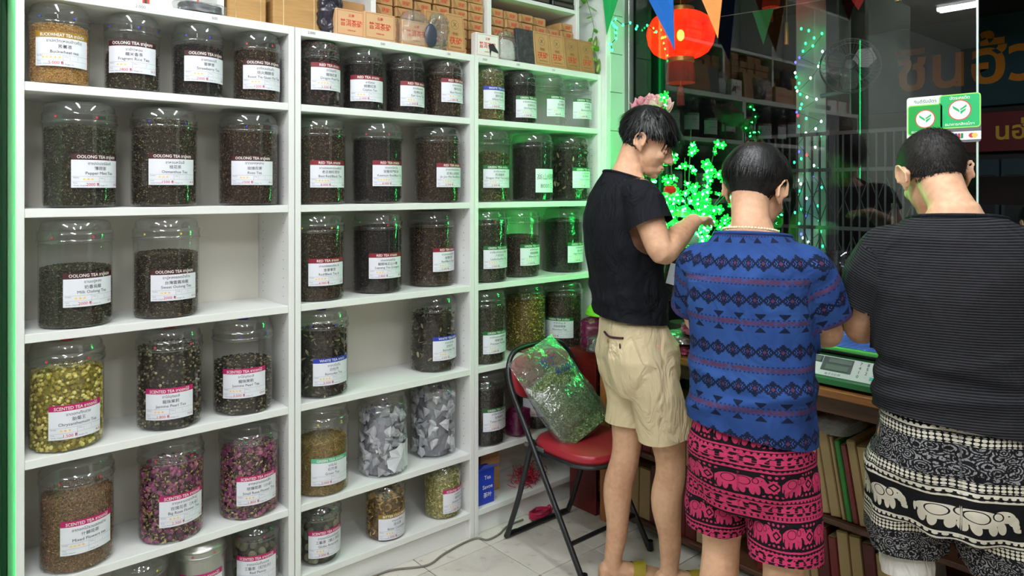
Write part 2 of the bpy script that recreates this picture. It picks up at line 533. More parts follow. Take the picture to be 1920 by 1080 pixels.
# ------------------------------------------------------------------ tea: pieces pressed against the jar wall
ICO = None
def ico(sub=1):
    bm = bmesh.new(); bmesh.ops.create_icosphere(bm, subdivisions=sub, radius=1.0)
    bm.verts.ensure_lookup_table()
    V = np.array([v.co[:] for v in bm.verts], np.float32); T = np.array([[v.index for v in f.verts] for f in bm.faces], np.int32)
    bm.free(); return V, T
ICO1, ICO2 = ico(1), ico(2)
OCT = (np.array([(1, 0, 0), (-1, 0, 0), (0, 1, 0), (0, -1, 0), (0, 0, 1), (0, 0, -1)], np.float32),
       np.array([(0, 2, 4), (2, 1, 4), (1, 3, 4), (3, 0, 4), (2, 0, 5), (1, 2, 5), (3, 1, 5), (0, 3, 5)], np.int32))
def curl_piece():
    V, T = [], []
    n = 5
    for i in range(n):
        u = i / (n - 1)
        w = sin(pi * (.08 + .84 * u)) * .35
        a = (u - .5) * 2.2
        V += [(u * 2 - 1, w, .35 * cos(a) + .2 * w), (u * 2 - 1, -w, .35 * cos(a * 1.3) - .25 * w)]
    for i in range(n - 1):
        a = 2 * i; T += [(a, a + 1, a + 3), (a, a + 3, a + 2)]
    return np.array(V, np.float32), np.array(T, np.int32)
CURL = curl_piece()
TET = (np.array([(1, 1, 1), (1, -1, -1), (-1, 1, -1), (-1, -1, 1), (.45, .45, -.45), (.45, -.45, .45), (-.45, .45, .45), (-.45, -.45, -.45)], np.float32) * .75,
       np.array([(0, 1, 4), (1, 2, 4), (2, 0, 4), (0, 3, 5), (3, 1, 5), (1, 0, 5), (0, 2, 6), (2, 3, 6), (3, 0, 6), (1, 3, 7), (3, 2, 7), (2, 1, 7)], np.int32))
def disc_piece():
    n = 9
    V = [(cos(2 * pi * k / n), sin(2 * pi * k / n), z) for z in (-.18, .18) for k in range(n)] + [(.55 * cos(2 * pi * k / n), .55 * sin(2 * pi * k / n), .02) for k in range(n)] + [(0, 0, 0)]
    T = []
    for k in range(n):
        j = (k + 1) % n
        T += [(k, j, n + j), (k, n + j, n + k), (n + k, n + j, 2 * n + j), (n + k, 2 * n + j, 2 * n + k), (2 * n + k, 2 * n + j, 3 * n), (j, k, 3 * n)]
    return np.array(V, np.float32), np.array(T, np.int32)
DISC = disc_piece()
def rand_rot(n):
    q = rng.normal(size=(n, 4)); q /= np.linalg.norm(q, axis=1)[:, None]
    w, x, y, z = q.T
    return np.stack([np.stack([1 - 2 * (y * y + z * z), 2 * (x * y - z * w), 2 * (x * z + y * w)], -1),
                     np.stack([2 * (x * y + z * w), 1 - 2 * (x * x + z * z), 2 * (y * z - x * w)], -1),
                     np.stack([2 * (x * z - y * w), 2 * (y * z + x * w), 1 - 2 * (x * x + y * y)], -1)], 1)
def scatter(piece, n, size, R, h, depth=.004, jitter=.3, mound=.012):
    """n copies of a piece on the wall and the top of a heap filling a jar of inner radius R to height h"""
    V, T = piece
    size = np.asarray(size, np.float32)
    a_side = 2 * pi * R * h; a_top = pi * R * R
    nt = int(n * a_top / (a_side + a_top)); ns = n - nt
    th = rng.uniform(0, 2 * pi, ns); rr = R - size.min() * .6 - rng.uniform(0, depth, ns); zz = rng.uniform(.003, h, ns)
    c1 = np.stack([rr * np.cos(th), rr * np.sin(th), zz], 1)
    q = R * .97 * np.sqrt(rng.uniform(0, 1, nt)); t2 = rng.uniform(0, 2 * pi, nt)
    c2 = np.stack([q * np.cos(t2), q * np.sin(t2), h + mound * (1 - (q / R) ** 2) + rng.uniform(-.003, .003, nt)], 1)
    C = np.concatenate([c1, c2])
    k = (1 + rng.uniform(-jitter, jitter, (n, 1, 1)))
    P = np.einsum('nij,vj->nvi', rand_rot(n), V * size) * k + C[:, None, :]
    P = P.reshape(-1, 3)
    rad = np.hypot(P[:, 0], P[:, 1]); s_ = np.minimum(1, R / np.maximum(rad, 1e-6))
    P[:, 0] *= s_; P[:, 1] *= s_; P[:, 2] = np.maximum(P[:, 2], .002)
    TT = (T[None] + (np.arange(n) * len(V))[:, None, None]).reshape(-1, 3)
    return P, TT
def core(R, h, n=40, mound=.012):
    prof = [(.001, .002), (R - .002, .002), (R, .006), (R, h - .004), (R * .7, h + mound * .5), (R * .35, h + mound * .85), (.001, h + mound)]
    V = np.array([(r * cos(2 * pi * k / n), r * sin(2 * pi * k / n), z) for r, z in prof for k in range(n)], np.float32)
    T = []
    for i in range(len(prof) - 1):
        for k in range(n):
            a, b, c, d = i * n + k, i * n + (k + 1) % n, (i + 1) * n + (k + 1) % n, (i + 1) * n + k
            T += [(a, b, c), (a, c, d)]
    return V, np.array(T, np.int32)
def tea_mat(name, stops, rough=.6, bump=0.0, trans=False):
    """each piece its own shade"""
    t = MT('tea_' + name)
    g = t.new('ShaderNodeNewGeometry')
    c = t.ramp(S(t.nt, g.outputs['Random Per Island']), stops)
    t.bsdf(c, rough, 0, t.noise(500, 3) if bump else None, bump or .001, spec=.35)
    return t.m
def core_mat(name, stops, scale=260):
    t = MT('heap_' + name)
    v = t.voronoi(scale, out='Color')
    x, y, z = t.xyz(v)
    c = t.ramp(x, stops)
    t.bsdf(c, .75, 0, S(t.nt, t.voronoi(scale)), .002, spec=.2)
    return t.m
# kind: piece, count, size, wall stops, core stops, core voronoi scale
BLK = [(0, (18, 15, 15)), (.55, (40, 33, 31)), (.88, (72, 60, 52)), (1, (110, 92, 72))]
TEA = {
 'black': (OCT, 5200, (.0042, .0013, .0011), BLK, [(0, (20, 17, 17)), (1, (46, 38, 34))], 330),
 'brown': (OCT, 5200, (.0044, .0014, .0012), [(0, (28, 21, 17)), (.45, (66, 50, 37)), (.85, (108, 84, 58)), (1, (156, 126, 86))], [(0, (30, 24, 20)), (1, (66, 48, 34))], 320),
 'oolong': (OCT, 5200, (.0040, .0016, .0014), [(0, (24, 20, 17)), (.45, (62, 53, 41)), (.85, (104, 92, 66)), (1, (170, 150, 106))], [(0, (28, 24, 20)), (1, (70, 60, 44))], 330),
 'pepper': (OCT, 5200, (.0042, .0016, .0014), [(0, (22, 21, 16)), (.45, (58, 55, 41)), (.85, (98, 94, 66)), (1, (150, 142, 100))], [(0, (28, 27, 21)), (1, (66, 62, 44))], 330),
 'leafy': (CURL, 620, (.011, .011, .008), [(0, (24, 21, 17)), (.45, (60, 52, 40)), (.8, (112, 98, 74)), (1, (164, 150, 118))], [(0, (22, 19, 16)), (1, (58, 50, 38))], 150),
 'pearl': (ICO1, 1500, (.0042, .0040, .0038), [(0, (34, 30, 24)), (.5, (72, 64, 48)), (.8, (120, 108, 82)), (1, (176, 164, 130))], [(0, (24, 21, 18)), (1, (52, 46, 36))], 200),
 'dpearl': (ICO1, 900, (.0060, .0058, .0055), [(0, (24, 18, 18)), (.6, (58, 38, 34)), (1, (96, 62, 48))], [(0, (20, 16, 16)), (1, (44, 32, 30))], 170),
 'chrys': (ICO1, 1100, (.0062, .0058, .0048), [(0, (120, 108, 34)), (.4, (176, 158, 58)), (.75, (214, 198, 104)), (1, (232, 222, 150))], [(0, (84, 74, 26)), (1, (150, 134, 52))], 150),
 'yellow': (OCT, 2200, (.0046, .0036, .0026), [(0, (62, 50, 22)), (.4, (124, 106, 40)), (.75, (168, 148, 62)), (1, (208, 190, 104))], [(0, (60, 48, 22)), (1, (132, 112, 44))], 240),
 'grain': (OCT, 5000, (.0026, .0019, .0016), [(0, (138, 96, 48)), (.5, (184, 140, 80)), (1, (220, 184, 124))], [(0, (140, 100, 52)), (1, (196, 152, 90))], 340),
 'mixed': (OCT, 5200, (.0044, .0015, .0012), [(0, (74, 52, 34)), (.45, (128, 96, 62)), (.8, (166, 136, 88)), (.93, (160, 74, 74)), (1, (196, 176, 120))], [(0, (82, 60, 40)), (1, (140, 108, 72))], 300),
 'straw': (OCT, 900, (.018, .0011, .0009), [(0, (92, 72, 34)), (.5, (150, 122, 62)), (1, (204, 178, 108))], [(0, (88, 70, 36)), (1, (146, 118, 62))], 260),
 'greenleaf': (OCT, 2400, (.0080, .0022, .0009), [(0, (40, 40, 22)), (.5, (82, 80, 42)), (1, (136, 128, 72))], [(0, (38, 36, 22)), (1, (82, 76, 44))], 260),
 'whiteleaf': (OCT, 1900, (.0085, .0020, .0016), [(0, (70, 60, 30)), (.5, (128, 114, 66)), (1, (188, 176, 116))], [(0, (62, 54, 30)), (1, (120, 106, 62))], 240),
 'disc': (DISC, 560, (.0092, .0092, .008), [(0, (88, 62, 28)), (.4, (146, 110, 56)), (.75, (190, 150, 82)), (1, (226, 190, 116))], [(0, (60, 44, 26)), (1, (120, 92, 50))], 140),
 'jasmine': (OCT, 1700, (.0065, .0030, .0028), [(0, (130, 128, 66)), (.5, (190, 182, 116)), (1, (226, 218, 160))], [(0, (104, 100, 52)), (1, (170, 160, 96))], 220),
 'ball': (ICO2, 130, (.0135, .013, .0125), [(0, (74, 72, 56)), (.5, (112, 108, 84)), (.85, (140, 132, 104)), (.93, (176, 92, 108)), (1, (196, 120, 130))], [(0, (30, 27, 24)), (1, (64, 58, 48))], 80),
 'bag': (TET, 150, (.021, .021, .021), [(0, (150, 150, 158)), (.5, (184, 184, 190)), (1, (216, 216, 220))], [(0, (96, 96, 104)), (1, (150, 150, 158))], 40),
}
_heap = {}
def heap_mesh(kind, R, h):
    key = (kind, round(R, 3))
    if key in _heap: return _heap[key]
    if kind == 'rosebud':
        V0, T0 = core(R - .012, h)
        P1, T1 = scatter(ICO1, 620, (.0066, .0066, .0078), R, h)
        # calyx leaves
        P2, T2 = scatter(OCT, 1500, (.0062, .0030, .0016), R, h, depth=.002)
        mats = [core_mat('rosebud', [(0, (40, 20, 32)), (1, (96, 52, 74))], 130),
                tea_mat('rosebud', [(0, (72, 24, 56)), (.5, (122, 44, 92)), (.85, (158, 74, 118)), (1, (190, 110, 140))]),
                tea_mat('calyx', [(0, (92, 78, 44)), (.5, (146, 126, 76)), (1, (186, 164, 108))])]
        parts = [(V0, T0), (P1, T1), (P2, T2)]
    else:
        pc, n, size, st, cst, csc = TEA[kind]
        V0, T0 = core(R - (.018 if kind == 'bag' else .005 if kind not in ('ball', 'leafy') else .012), h, mound=.012 if kind != 'bag' else .004)
        n = int(n * R * h / (.0935 * .24))
        P1, T1 = scatter(pc, n, size, R, h)
        mats = [core_mat(kind, cst, csc), bag_mat() if kind == 'bag' else tea_mat(kind, st, bump=.002 if kind == 'ball' else 0)]
        parts = [(V0, T0), (P1, T1)]
    V, T, mi, o = [], [], [], 0
    for i, (a, b) in enumerate(parts):
        V.append(a); T.append(b + o); o += len(a); mi.append(np.full(len(b), i))
    me = np_mesh('tea', np.concatenate(V), np.concatenate(T), mats, np.concatenate(mi))
    if kind == 'ball': me.polygons.foreach_set('use_smooth', np.ones(len(me.polygons), bool))
    _heap[key] = (me, h)
    return _heap[key]
def bag_mat():
    t = MT('tea_bag_gauze')
    g = t.new('ShaderNodeNewGeometry')
    n = t.noise(45, 3)
    c = t.ramp(S(t.nt, g.outputs['Random Per Island']) * .5 + n * .5, [(.2, (104, 104, 112)), (.5, (176, 176, 182)), (.8, (226, 226, 230))])
    t.bsdf(c, .5, 0, t.noise(60, 3), .004)
    return t.m
# ------------------------------------------------------------------ jars
JARB = clear_film('jar_plastic', (251, 252, 252), .03, .060, 4., haze=.02, gain=.8)
JARL = clear_film('jar_lid_plastic', (246, 248, 248), .085, .13, 3., haze=.05, gain=.85)
JARG = mat('galvanised_tin', (172, 172, 166), .34, .85, bump=.0006, bscale=12, stretch=(6, 6, .4))
BANDS = {'gold': (150, 116, 28), 'oolong': (62, 22, 30), 'scented': (176, 20, 96), 'red': (118, 18, 36), 'white': (34, 54, 160), 'green': (22, 98, 44), 'pale': (92, 176, 140)}
HEAD = {'gold': 'BUCKWHEAT TEA ชาบัควีท', 'oolong': 'OOLONG TEA ชาอู่หลง', 'scented': 'SCENTED TEA ชาดอกไม้', 'red': 'RED TEA ชาแดง', 'white': 'WHITE TEA ชาขาว', 'green': 'GREEN TEA ชาเขียว', 'pale': 'GREEN TEA ชาเขียว', 'bitter': 'BITTER CUCUMBER'}
BANDS['bitter'] = (140, 112, 30)
LW_, LH_, BH_ = .146, .098, .017
# name, row, x, y, fill, label angle, label z, kind, band, thai, chinese, english, stars, price, dollars, lid dot, description
JARS = [
 (1, .380, 2.464, .166, .13, .050, 'grain', 'gold', 'ชาบัควีท(หอมข้าวคั่ว)', '苦蕎茶', 'Buckwheat tea', 5, '5,000 ฿', '', 'b', 'jar of golden buckwheat grain under a gold-banded label'),
 (1, .575, 2.464, .114, .01, .051, 'oolong', 'oolong', 'ชาข้าวหอม', '糯米香茶', 'Fragrant Rice Tea', 3, '1800 ฿', '56 $', 'b', 'half-full jar labelled Fragrant Rice Tea beside the golden buckwheat jar'),
 (1, .770, 2.464, .158, .42, .045, 'black', 'oolong', 'ชาสตอเบอรี่', '草莓茶', 'Strawberry Tea', 3, '2000 ฿', '62 $', 'b', 'jar labelled Strawberry Tea with maroon band, top left shelf'),
 (1, .968, 2.464, .174, .34, .038, 'brown', 'oolong', 'ชาทิกวนอิมคั่ว', '焙火鐵觀音', 'Roast Tie Guan Yin Tea', 3, '1200 ฿', '', 'r', 'jar labelled Roast Tie Guan Yin Tea, rightmost on the top left shelf'),
 (2, .437, 2.484, .230, .52, .059, 'pepper', 'oolong', 'ชาเปปเปอร์มินท์', '薄荷茶', 'Pepper Mint Tea', 3, '2000 ฿', '62 $', 'r', 'tall jar labelled Pepper Mint Tea full of dark leaves'),
 (2, .673, 2.484, .265, .29, .068, 'oolong', 'oolong', 'ชาหอมหมื่นลี้', '桂花茶', 'Osmanthus Tea', 3, '1500 ฿', '46 $', 'b', 'tall jar labelled Osmanthus Tea, filled to the lid'),
 (2, .946, 2.484, .261, .17, .069, 'brown', 'oolong', 'ชาดอกกุหลาบ', '玫瑰花茶', 'Rose Tea', 3, '1500 ฿', '46 $', 'b', 'tall jar of dark leaves labelled Rose Tea with maroon band'),
 (3, .426, 2.484, .169, .42, .064, 'pepper', 'oolong', 'ชานมอู่หลง', '奶香烏龍', 'Milk Oolong Tea', 3, '2000 ฿', '62 $', 'r', 'tall half-full jar labelled Milk Oolong Tea'),
 (3, .680, 2.484, .197, .28, .057, 'oolong', 'oolong', 'ชาอู่หลงยอดน้ำค้าง', '台灣雲霧烏龍', 'Sweet Oolong Tea', 3, '2000 ฿', '62 $', 'y', 'tall jar labelled Sweet Oolong Tea beside an empty shelf space'),
 (4, .403, 2.484, .216, .27, .040, 'chrys', 'scented', 'ชาดอกเก๊กฮวย', '胎菊王', 'Chrysanthemum Tea', 3, '1,500 ฿', '46 $', 'r', 'tall jar of yellow chrysanthemum buds with pink-banded label'),
 (4, .689, 2.484, .247, .00, .038, 'pearl', 'scented', 'ชาไข่มุกมะลิ', '龍珠茉莉', 'Jasmine Pearl Tea', 3, '1,800 ฿', '56 $', 'r', 'full tall jar of jasmine pearls beside the yellow chrysanthemum buds'),
 (4, .927, 2.484, .165, .06, .060, 'pearl', 'scented', 'ชาไข่มุกมะลิ', '龍珠茉莉', 'Jasmine Pearl Tea', 4, '3,500 ฿', '109 $', 'b', 'half-full jar of jasmine pearls with blue dots on its lid'),
 (5, .429, 2.484, .208, .31, .057, 'mixed', 'scented', 'ชาดอกไม้รวมสองช่าง', '什錦花茶', 'Mixed Flowers tea', 4, '', '', 'r', 'tall jar labelled Mixed Flowers tea with brownish petals'),
 (5, .694, 2.484, .217, .40, .056, 'rosebud', 'scented', 'ชากุหลาบดอกใหญ่', '玫瑰花茶（大朵）', 'Big Rose Flower Tea', 3, '2,500 ฿', '78 $', 'r', 'tall jar of purple rosebuds labelled Big Rose Flower Tea'),
 (5, .948, 2.484, .214, .34, .051, 'rosebud', 'scented', 'ชากุหลาบดอกเล็ก', '玫瑰花茶（小朵）', 'Small Rose Flower Tea', 3, '1,800 ฿', '56 $', 'g', 'tall jar of rosebuds labelled Small Rose Flower Tea'),
 (6, .600, 2.475, .100, None, 0, 'leafy', '', '', '', '', 0, '', '', 'y', 'short dark-lidded jar cut off by the bottom left photo edge'),
 (6, .783, 2.475, 0, .03, .022, 'tin', 'scented', 'ชาดอกเก๊กฮวยขาว', '白菊花茶', 'White Chrysanthemum', 3, '1,500 ฿', '', 'r', 'silvery empty-looking jar with pink-banded label on the lowest left shelf'),
 (6, .968, 2.475, .138, .05, .022, 'ball', 'scented', 'ชาดอกโบตั๋นแดง', '工藝茶（紅牡丹）', 'Red Peony', 3, '2,000 ฿', '', 'r', 'short jar of round tea balls on the lowest left shelf'),
 (1, 1.198, 2.464, .221, .60, .057, 'dpearl', 'red', 'ชาไข่มุกดำ', '龍珠紅茶', 'Dragon Pearl Tea', 4, '3,500 ฿', '', 'n', 'jar of brown pellets labelled Dragon Pearl Tea'),
 (1, 1.383, 2.464, .188, .29, .031, 'black', 'red', 'ชาซีลอน', '錫蘭紅茶', 'Ceylon Tea', 3, '2,000 ฿', '', 'n', 'jar of black leaves labelled Ceylon Tea'),
 (1, 1.572, 2.464, .201, .71, .027, 'black', 'red', 'ชาเอิร์ลเกรย์', '伯爵紅茶', 'Earl Grey Tea', 3, '1,500 ฿', '', 'n', 'jar of black leaves labelled Earl Grey Tea'),
 (1, 1.765, 2.464, .210, .80, .058, 'brown', 'red', 'ชาแดงบัวหิมะ', '泰紅紅茶', 'Bua Normal Tea', 2, '1,000 ฿', '', 'n', 'red-banded jar at the right end of the middle top shelf'),
 (2, 1.208, 2.484, .268, .45, .061, 'brown', 'red', 'ชาแดงยอดอ่อนพันปี', '老古樹紅茶針', 'Best Red/Black Tea', 5, '8,000 ฿', '20 $', 'n', 'tall jar labelled Best Red/Black Tea with five stars'),
 (2, 1.456, 2.484, .244, .58, .067, 'black', 'red', 'ชาแดงฉีเหมิน', '安徽祁門紅茶', 'Keemum Red/Black Tea', 5, '8,000 ฿', '20 $', 'r', 'tall jar labelled Keemum Red/Black Tea'),
 (2, 1.745, 2.484, .260, .72, .064, 'brown', 'red', 'ชาแดงจินจุ้นเหมย', '武夷山金駿眉', 'Jin Jun Mei Red/Black Tea', 4, '5,500 ฿', '', 'n', 'tall jar labelled Jin Jun Mei Red/Black Tea'),
 (3, 1.203, 2.484, .246, .43, .058, 'brown', 'red', 'ชาแดงยอดอ่อน A', '金豪單芽', 'Red/Black Tea A', 4, '4,000 ฿', '125 $', 'y', 'tall jar of brown leaves labelled Red/Black Tea A'),
 (3, 1.473, 2.510, .248, .41, .060, 'black', 'red', 'ชาแดงรสลำไย', '龍眼味正山小種', 'Lapsang Tea (Longan)', 3, '2,800 ฿', '87 $', 'r', 'tall jar of black leaves labelled Lapsang Tea'),
 (3, 1.745, 2.530, .248, .83, .064, 'brown', 'red', 'ชาแดงยอดอ่อน B', '金豪紅茶', 'Red/Black Tea B', 3, '2,200 ฿', '', 'n', 'tall jar of brown leaves labelled Red/Black Tea B'),
 (4, 1.219, 2.484, .229, .45, .049, 'leafy', 'white', 'ชาขาวใบตั้น', '白牡丹', 'Baimudan Tea', 4, '5,500 ฿', '', 'b', 'tall blue-labelled jar of large dark leaves left of the empty shelf space'),
 (4, 1.745, 2.515, .230, .74, .051, 'leafy', 'white', 'ชาขาวใบตั้น', '白牡丹', 'Baimudan Tea', 3, '3,500 ฿', '', 'g', 'tall blue-labelled jar of brown leaves right of the empty shelf space'),
 (5, 1.221, 2.484, .188, .36, .044, 'straw', 'pale', 'ชาใบไผ่', '石竹茶', 'Green Tea', 0, '2,000 ฿', '', 'y', 'tall jar of straw-coloured needles with faded green label'),
 (5, 1.482, 2.484, .219, .77, .019, 'bag', 'torn', '', '', '', 0, '', '', 'b', 'tall jar of grey pyramid tea bags with torn white sticker'),
 (5, 1.745, 2.515, .238, None, 0, 'bag', '', '', '', '', 0, '', '', 'b', 'tall jar of grey pyramid tea bags without a sticker'),
 (6, 1.206, 2.475, .150, .44, .032, 'ball', 'scented', 'ชาดอกไม้แดงร้อยปี', '工藝茶（錦上添花）', 'Globe Amaranth', 3, '2,000 ฿', '62 $', 'g', 'short jar of green tea balls labelled Globe Amaranth'),
 (6, 1.487, 2.475, .168, .61, .008, 'disc', 'bitter', 'ชามะระขี้นก', '苦瓜茶', 'Bitter Cucumber', 3, '1,500 ฿', '', 'g', 'short jar of dried slices labelled Bitter Cucumber'),
 (6, 1.764, 2.475, .175, .98, .027, 'jasmine', 'scented', 'ชาดอกมะลิ', '茉莉花茶', 'Jasmine Flower', 3, '1,500 ฿', '', 'y', 'short jar of pale jasmine flowers near the floor'),
 (1, 1.997, 2.464, .210, .75, .048, 'whiteleaf', 'white', 'ชาขาวเข็มเงิน', '銀針白毫', 'White Pure Tea', 3, '3,900 ฿', '', 'n', 'jar of yellowish needles with blue-banded label, top right shelf'),
 (1, 2.190, 2.464, .217, .73, .023, 'black', 'green', 'ชาซินหยางเหมาเจียน', '信陽毛尖', 'XinYang MaoJian', 3, '1,200 ฿', '', 'n', 'green-labelled jar of black leaves on the top right shelf'),
 (1, 2.374, 2.464, 0, .85, .041, '', 'green', 'ชาเขียว', '白沙綠茶', 'Green Tea', 2, '800 ฿', '', 'n', 'empty clear jar next to the jar of black leaves'),
 (1, 2.560, 2.464, 0, .78, .042, '', 'green', 'ชาใบไม้ไผ่', '白茶葉', 'Baimaocha Tea', 3, '1,800 ฿', '', 'b', 'empty clear jar at the right end of the top shelf'),
 (2, 2.019, 2.484, .205, .54, .062, 'greenleaf', 'green', 'ชาเขียวหลงจิ่ง', '西湖龍井', 'Dragon Well Tea Long Jing', 3, '2,500 ฿', '', 'n', 'tall jar of green leaves labelled Dragon Well Tea'),
 (2, 2.286, 2.484, .259, .81, .041, 'black', 'hand', '', '', '', 0, '', '', 'n', 'tall jar of dark leaves with a handwritten paper label'),
 (2, 2.541, 2.484, .264, .88, .062, 'leafy', 'green', 'ชาเขียวโออิชิ', '蒸青綠茶', 'Oishi Green Tea', 3, '750 ฿', '', 'n', 'tall jar of dark leaves beside the black-shirted person'),
 (3, 2.004, 2.484, .250, .67, .062, 'pepper', 'green', 'ชาเขียวลิ่วอันกวาเพี่ยน', '六安瓜片', 'LiuAnGuaPian Tea', 4, '3,500 ฿', '', 'r', 'tall green-lit jar labelled LiuAnGuaPian Tea'),
 (3, 2.244, 2.530, .183, .82, .055, 'oolong', 'green', 'ชาปี้หลัวชุน A', '洞庭碧螺春', 'Biluochun Tea', 3, '2,500 ฿', '', 'g', 'half-full tall jar labelled Biluochun Tea in the green light'),
 (3, 2.541, 2.530, .246, .97, .049, 'black', 'green', 'ชาเขียวภูเขาสูง', '高山綠茶', 'High Mountain Tea', 3, '1,500 ฿', '', 'n', 'tall jar labelled High Mountain Tea partly behind the black shirt'),
 (4, 1.995, 2.484, .236, .72, .047, 'pepper', 'green', 'ชาเขียวเหมาเฟิงพิเศษ', '特級毛峰', 'Premium Maofeng', 3, '1,600 ฿', '', 'n', 'tall jar labelled Premium Maofeng above the folding chair'),
 (4, 2.285, 2.530, .246, None, 0, 'yellow', '', '', '', '', 0, '', '', 'r', 'tall unlabelled jar of yellow-brown flowers'),
 (4, 2.490, 2.484, .240, -.21, .049, 'brown', 'green', 'ชาปี้หลัวชุน B', '洞庭碧螺春', 'Biluochun Tea', 2, '1,600 ฿', '', 'n', 'tall jar of brown leaves behind the purple plastic bag'),
 (5, 1.994, 2.484, .232, .73, .068, 'black', 'green', 'ชาไต้หวันปี้หลัวชุน', '台灣綠茶', 'Taiwan Bilou Chun', 3, '2,800 ฿', '', 'g', 'tall jar of dark leaves behind the folding chair frame'),
 (5, 2.330, 2.50, .22, .05, .060, 'pepper', 'green', 'ชาเขียว', '綠茶', 'Green Tea', 3, '1,000 ฿', '', 'n', 'jar mostly hidden behind the bag on the chair'),
]
_need = set(); _bold = set()
for j in JARS:
    for t_ in j[8:11]: _need.add(t_)
    _need.add(j[12]); _need.add(j[13])
    if j[7] in HEAD: _bold.add(HEAD[j[7]])
_need |= {'Quality:', 'Price', 'Grade  kilogram', 'Time', 'Weight / Pa', '高山绿茶', '8000元', '★★★★★', '★★★★', '★★★', '★★', '2,000', '500', '150', '3500', '450'}
ask_text(sorted(_need)); ask_text(sorted(_bold), .012)
BANDM = {k: mat('label_band_' + k, v, .5, var=.04) for k, v in BANDS.items()}
DOTS = {'r': mat('red_sticker', (196, 52, 64), .5), 'b': mat('blue_sticker', (48, 58, 170), .5), 'g': mat('green_sticker', (30, 140, 80), .5), 'y': mat('yellow_sticker', (216, 196, 60), .5), 'n': mat('dark_sticker', (60, 60, 64), .5)}
WHITEINK = mat('white_ink', (238, 236, 230), .6)
_jm = {}
def jar_meshes(r, h):
    if (r, h) in _jm: return _jm[(r, h)]
    rb = r * .965; hl = .062 if h > .23 else .05
    hb = h - hl
    body = MB().lathe([(.001, .0015), (rb * .80, .0015), (rb * .93, .0025), (rb * .985, .008), (rb, .018), (rb, hb * .5), (rb, hb)], 48)
    lid = MB().lathe([(rb + .0005, hb - .006), (r, hb - .004), (r + .001, hb), (r, hb + .004), (r - .0015, hb + .006), (r - .0015, hb + .020), (r, hb + .022), (r - .001, hb + .025),
                      (r - .006, hb + .030), (r - .008, h - .018), (r - .012, h - .009), (r - .021, h - .003), (r - .034, h - .001), (r * .45, h - .002), (r * .43, h - .005), (.001, h - .005)], 48)
    inner = MB().lathe([(rb - .002, .004), (rb * .9, .010), (.001, .012)], 48)
    dot = MB()
    n = 8
    for a in (-.95, .12, 1.0):
        c = Vector((cos(a), sin(a), 0)); t = Vector((-sin(a), cos(a), 0))
        dot.add([c * (r + .0012) + t * .0035 * cos(2 * pi * k / n) + Vector((0, 0, hb + .013 + .0035 * sin(2 * pi * k / n))) for k in range(n)], [tuple(range(n))])
    knob = MB().lathe([(.018, h - .0048), (.018, h - .003), (.015, h - .002), (.001, h - .002)], 20)
    _jm[(r, h)] = (body.mesh('body', JARB, 30), lid.mesh('lid', JARL, 30), dot, knob, hb, rb)
    return _jm[(r, h)]
_lb = {}
def wrap(V, r, off):
    """bend flat (s, h) onto a cylinder; s=0 faces local +X, s grows towards local +Y (the viewer's right)"""
    a = V[:, 0] / r
    return np.stack([(r + off) * np.cos(a), (r + off) * np.sin(a), V[:, 1]], 1)
def strip(r, s0, s1, h0, h1, off, n=20):
    s_ = np.linspace(s0, s1, n + 1)
    V = np.concatenate([np.stack([s_, np.full(n + 1, h0)], 1), np.stack([s_, np.full(n + 1, h1)], 1)])
    return wrap(V, r, off).tolist(), [(i, i + 1, n + 2 + i, n + 1 + i) for i in range(n)]
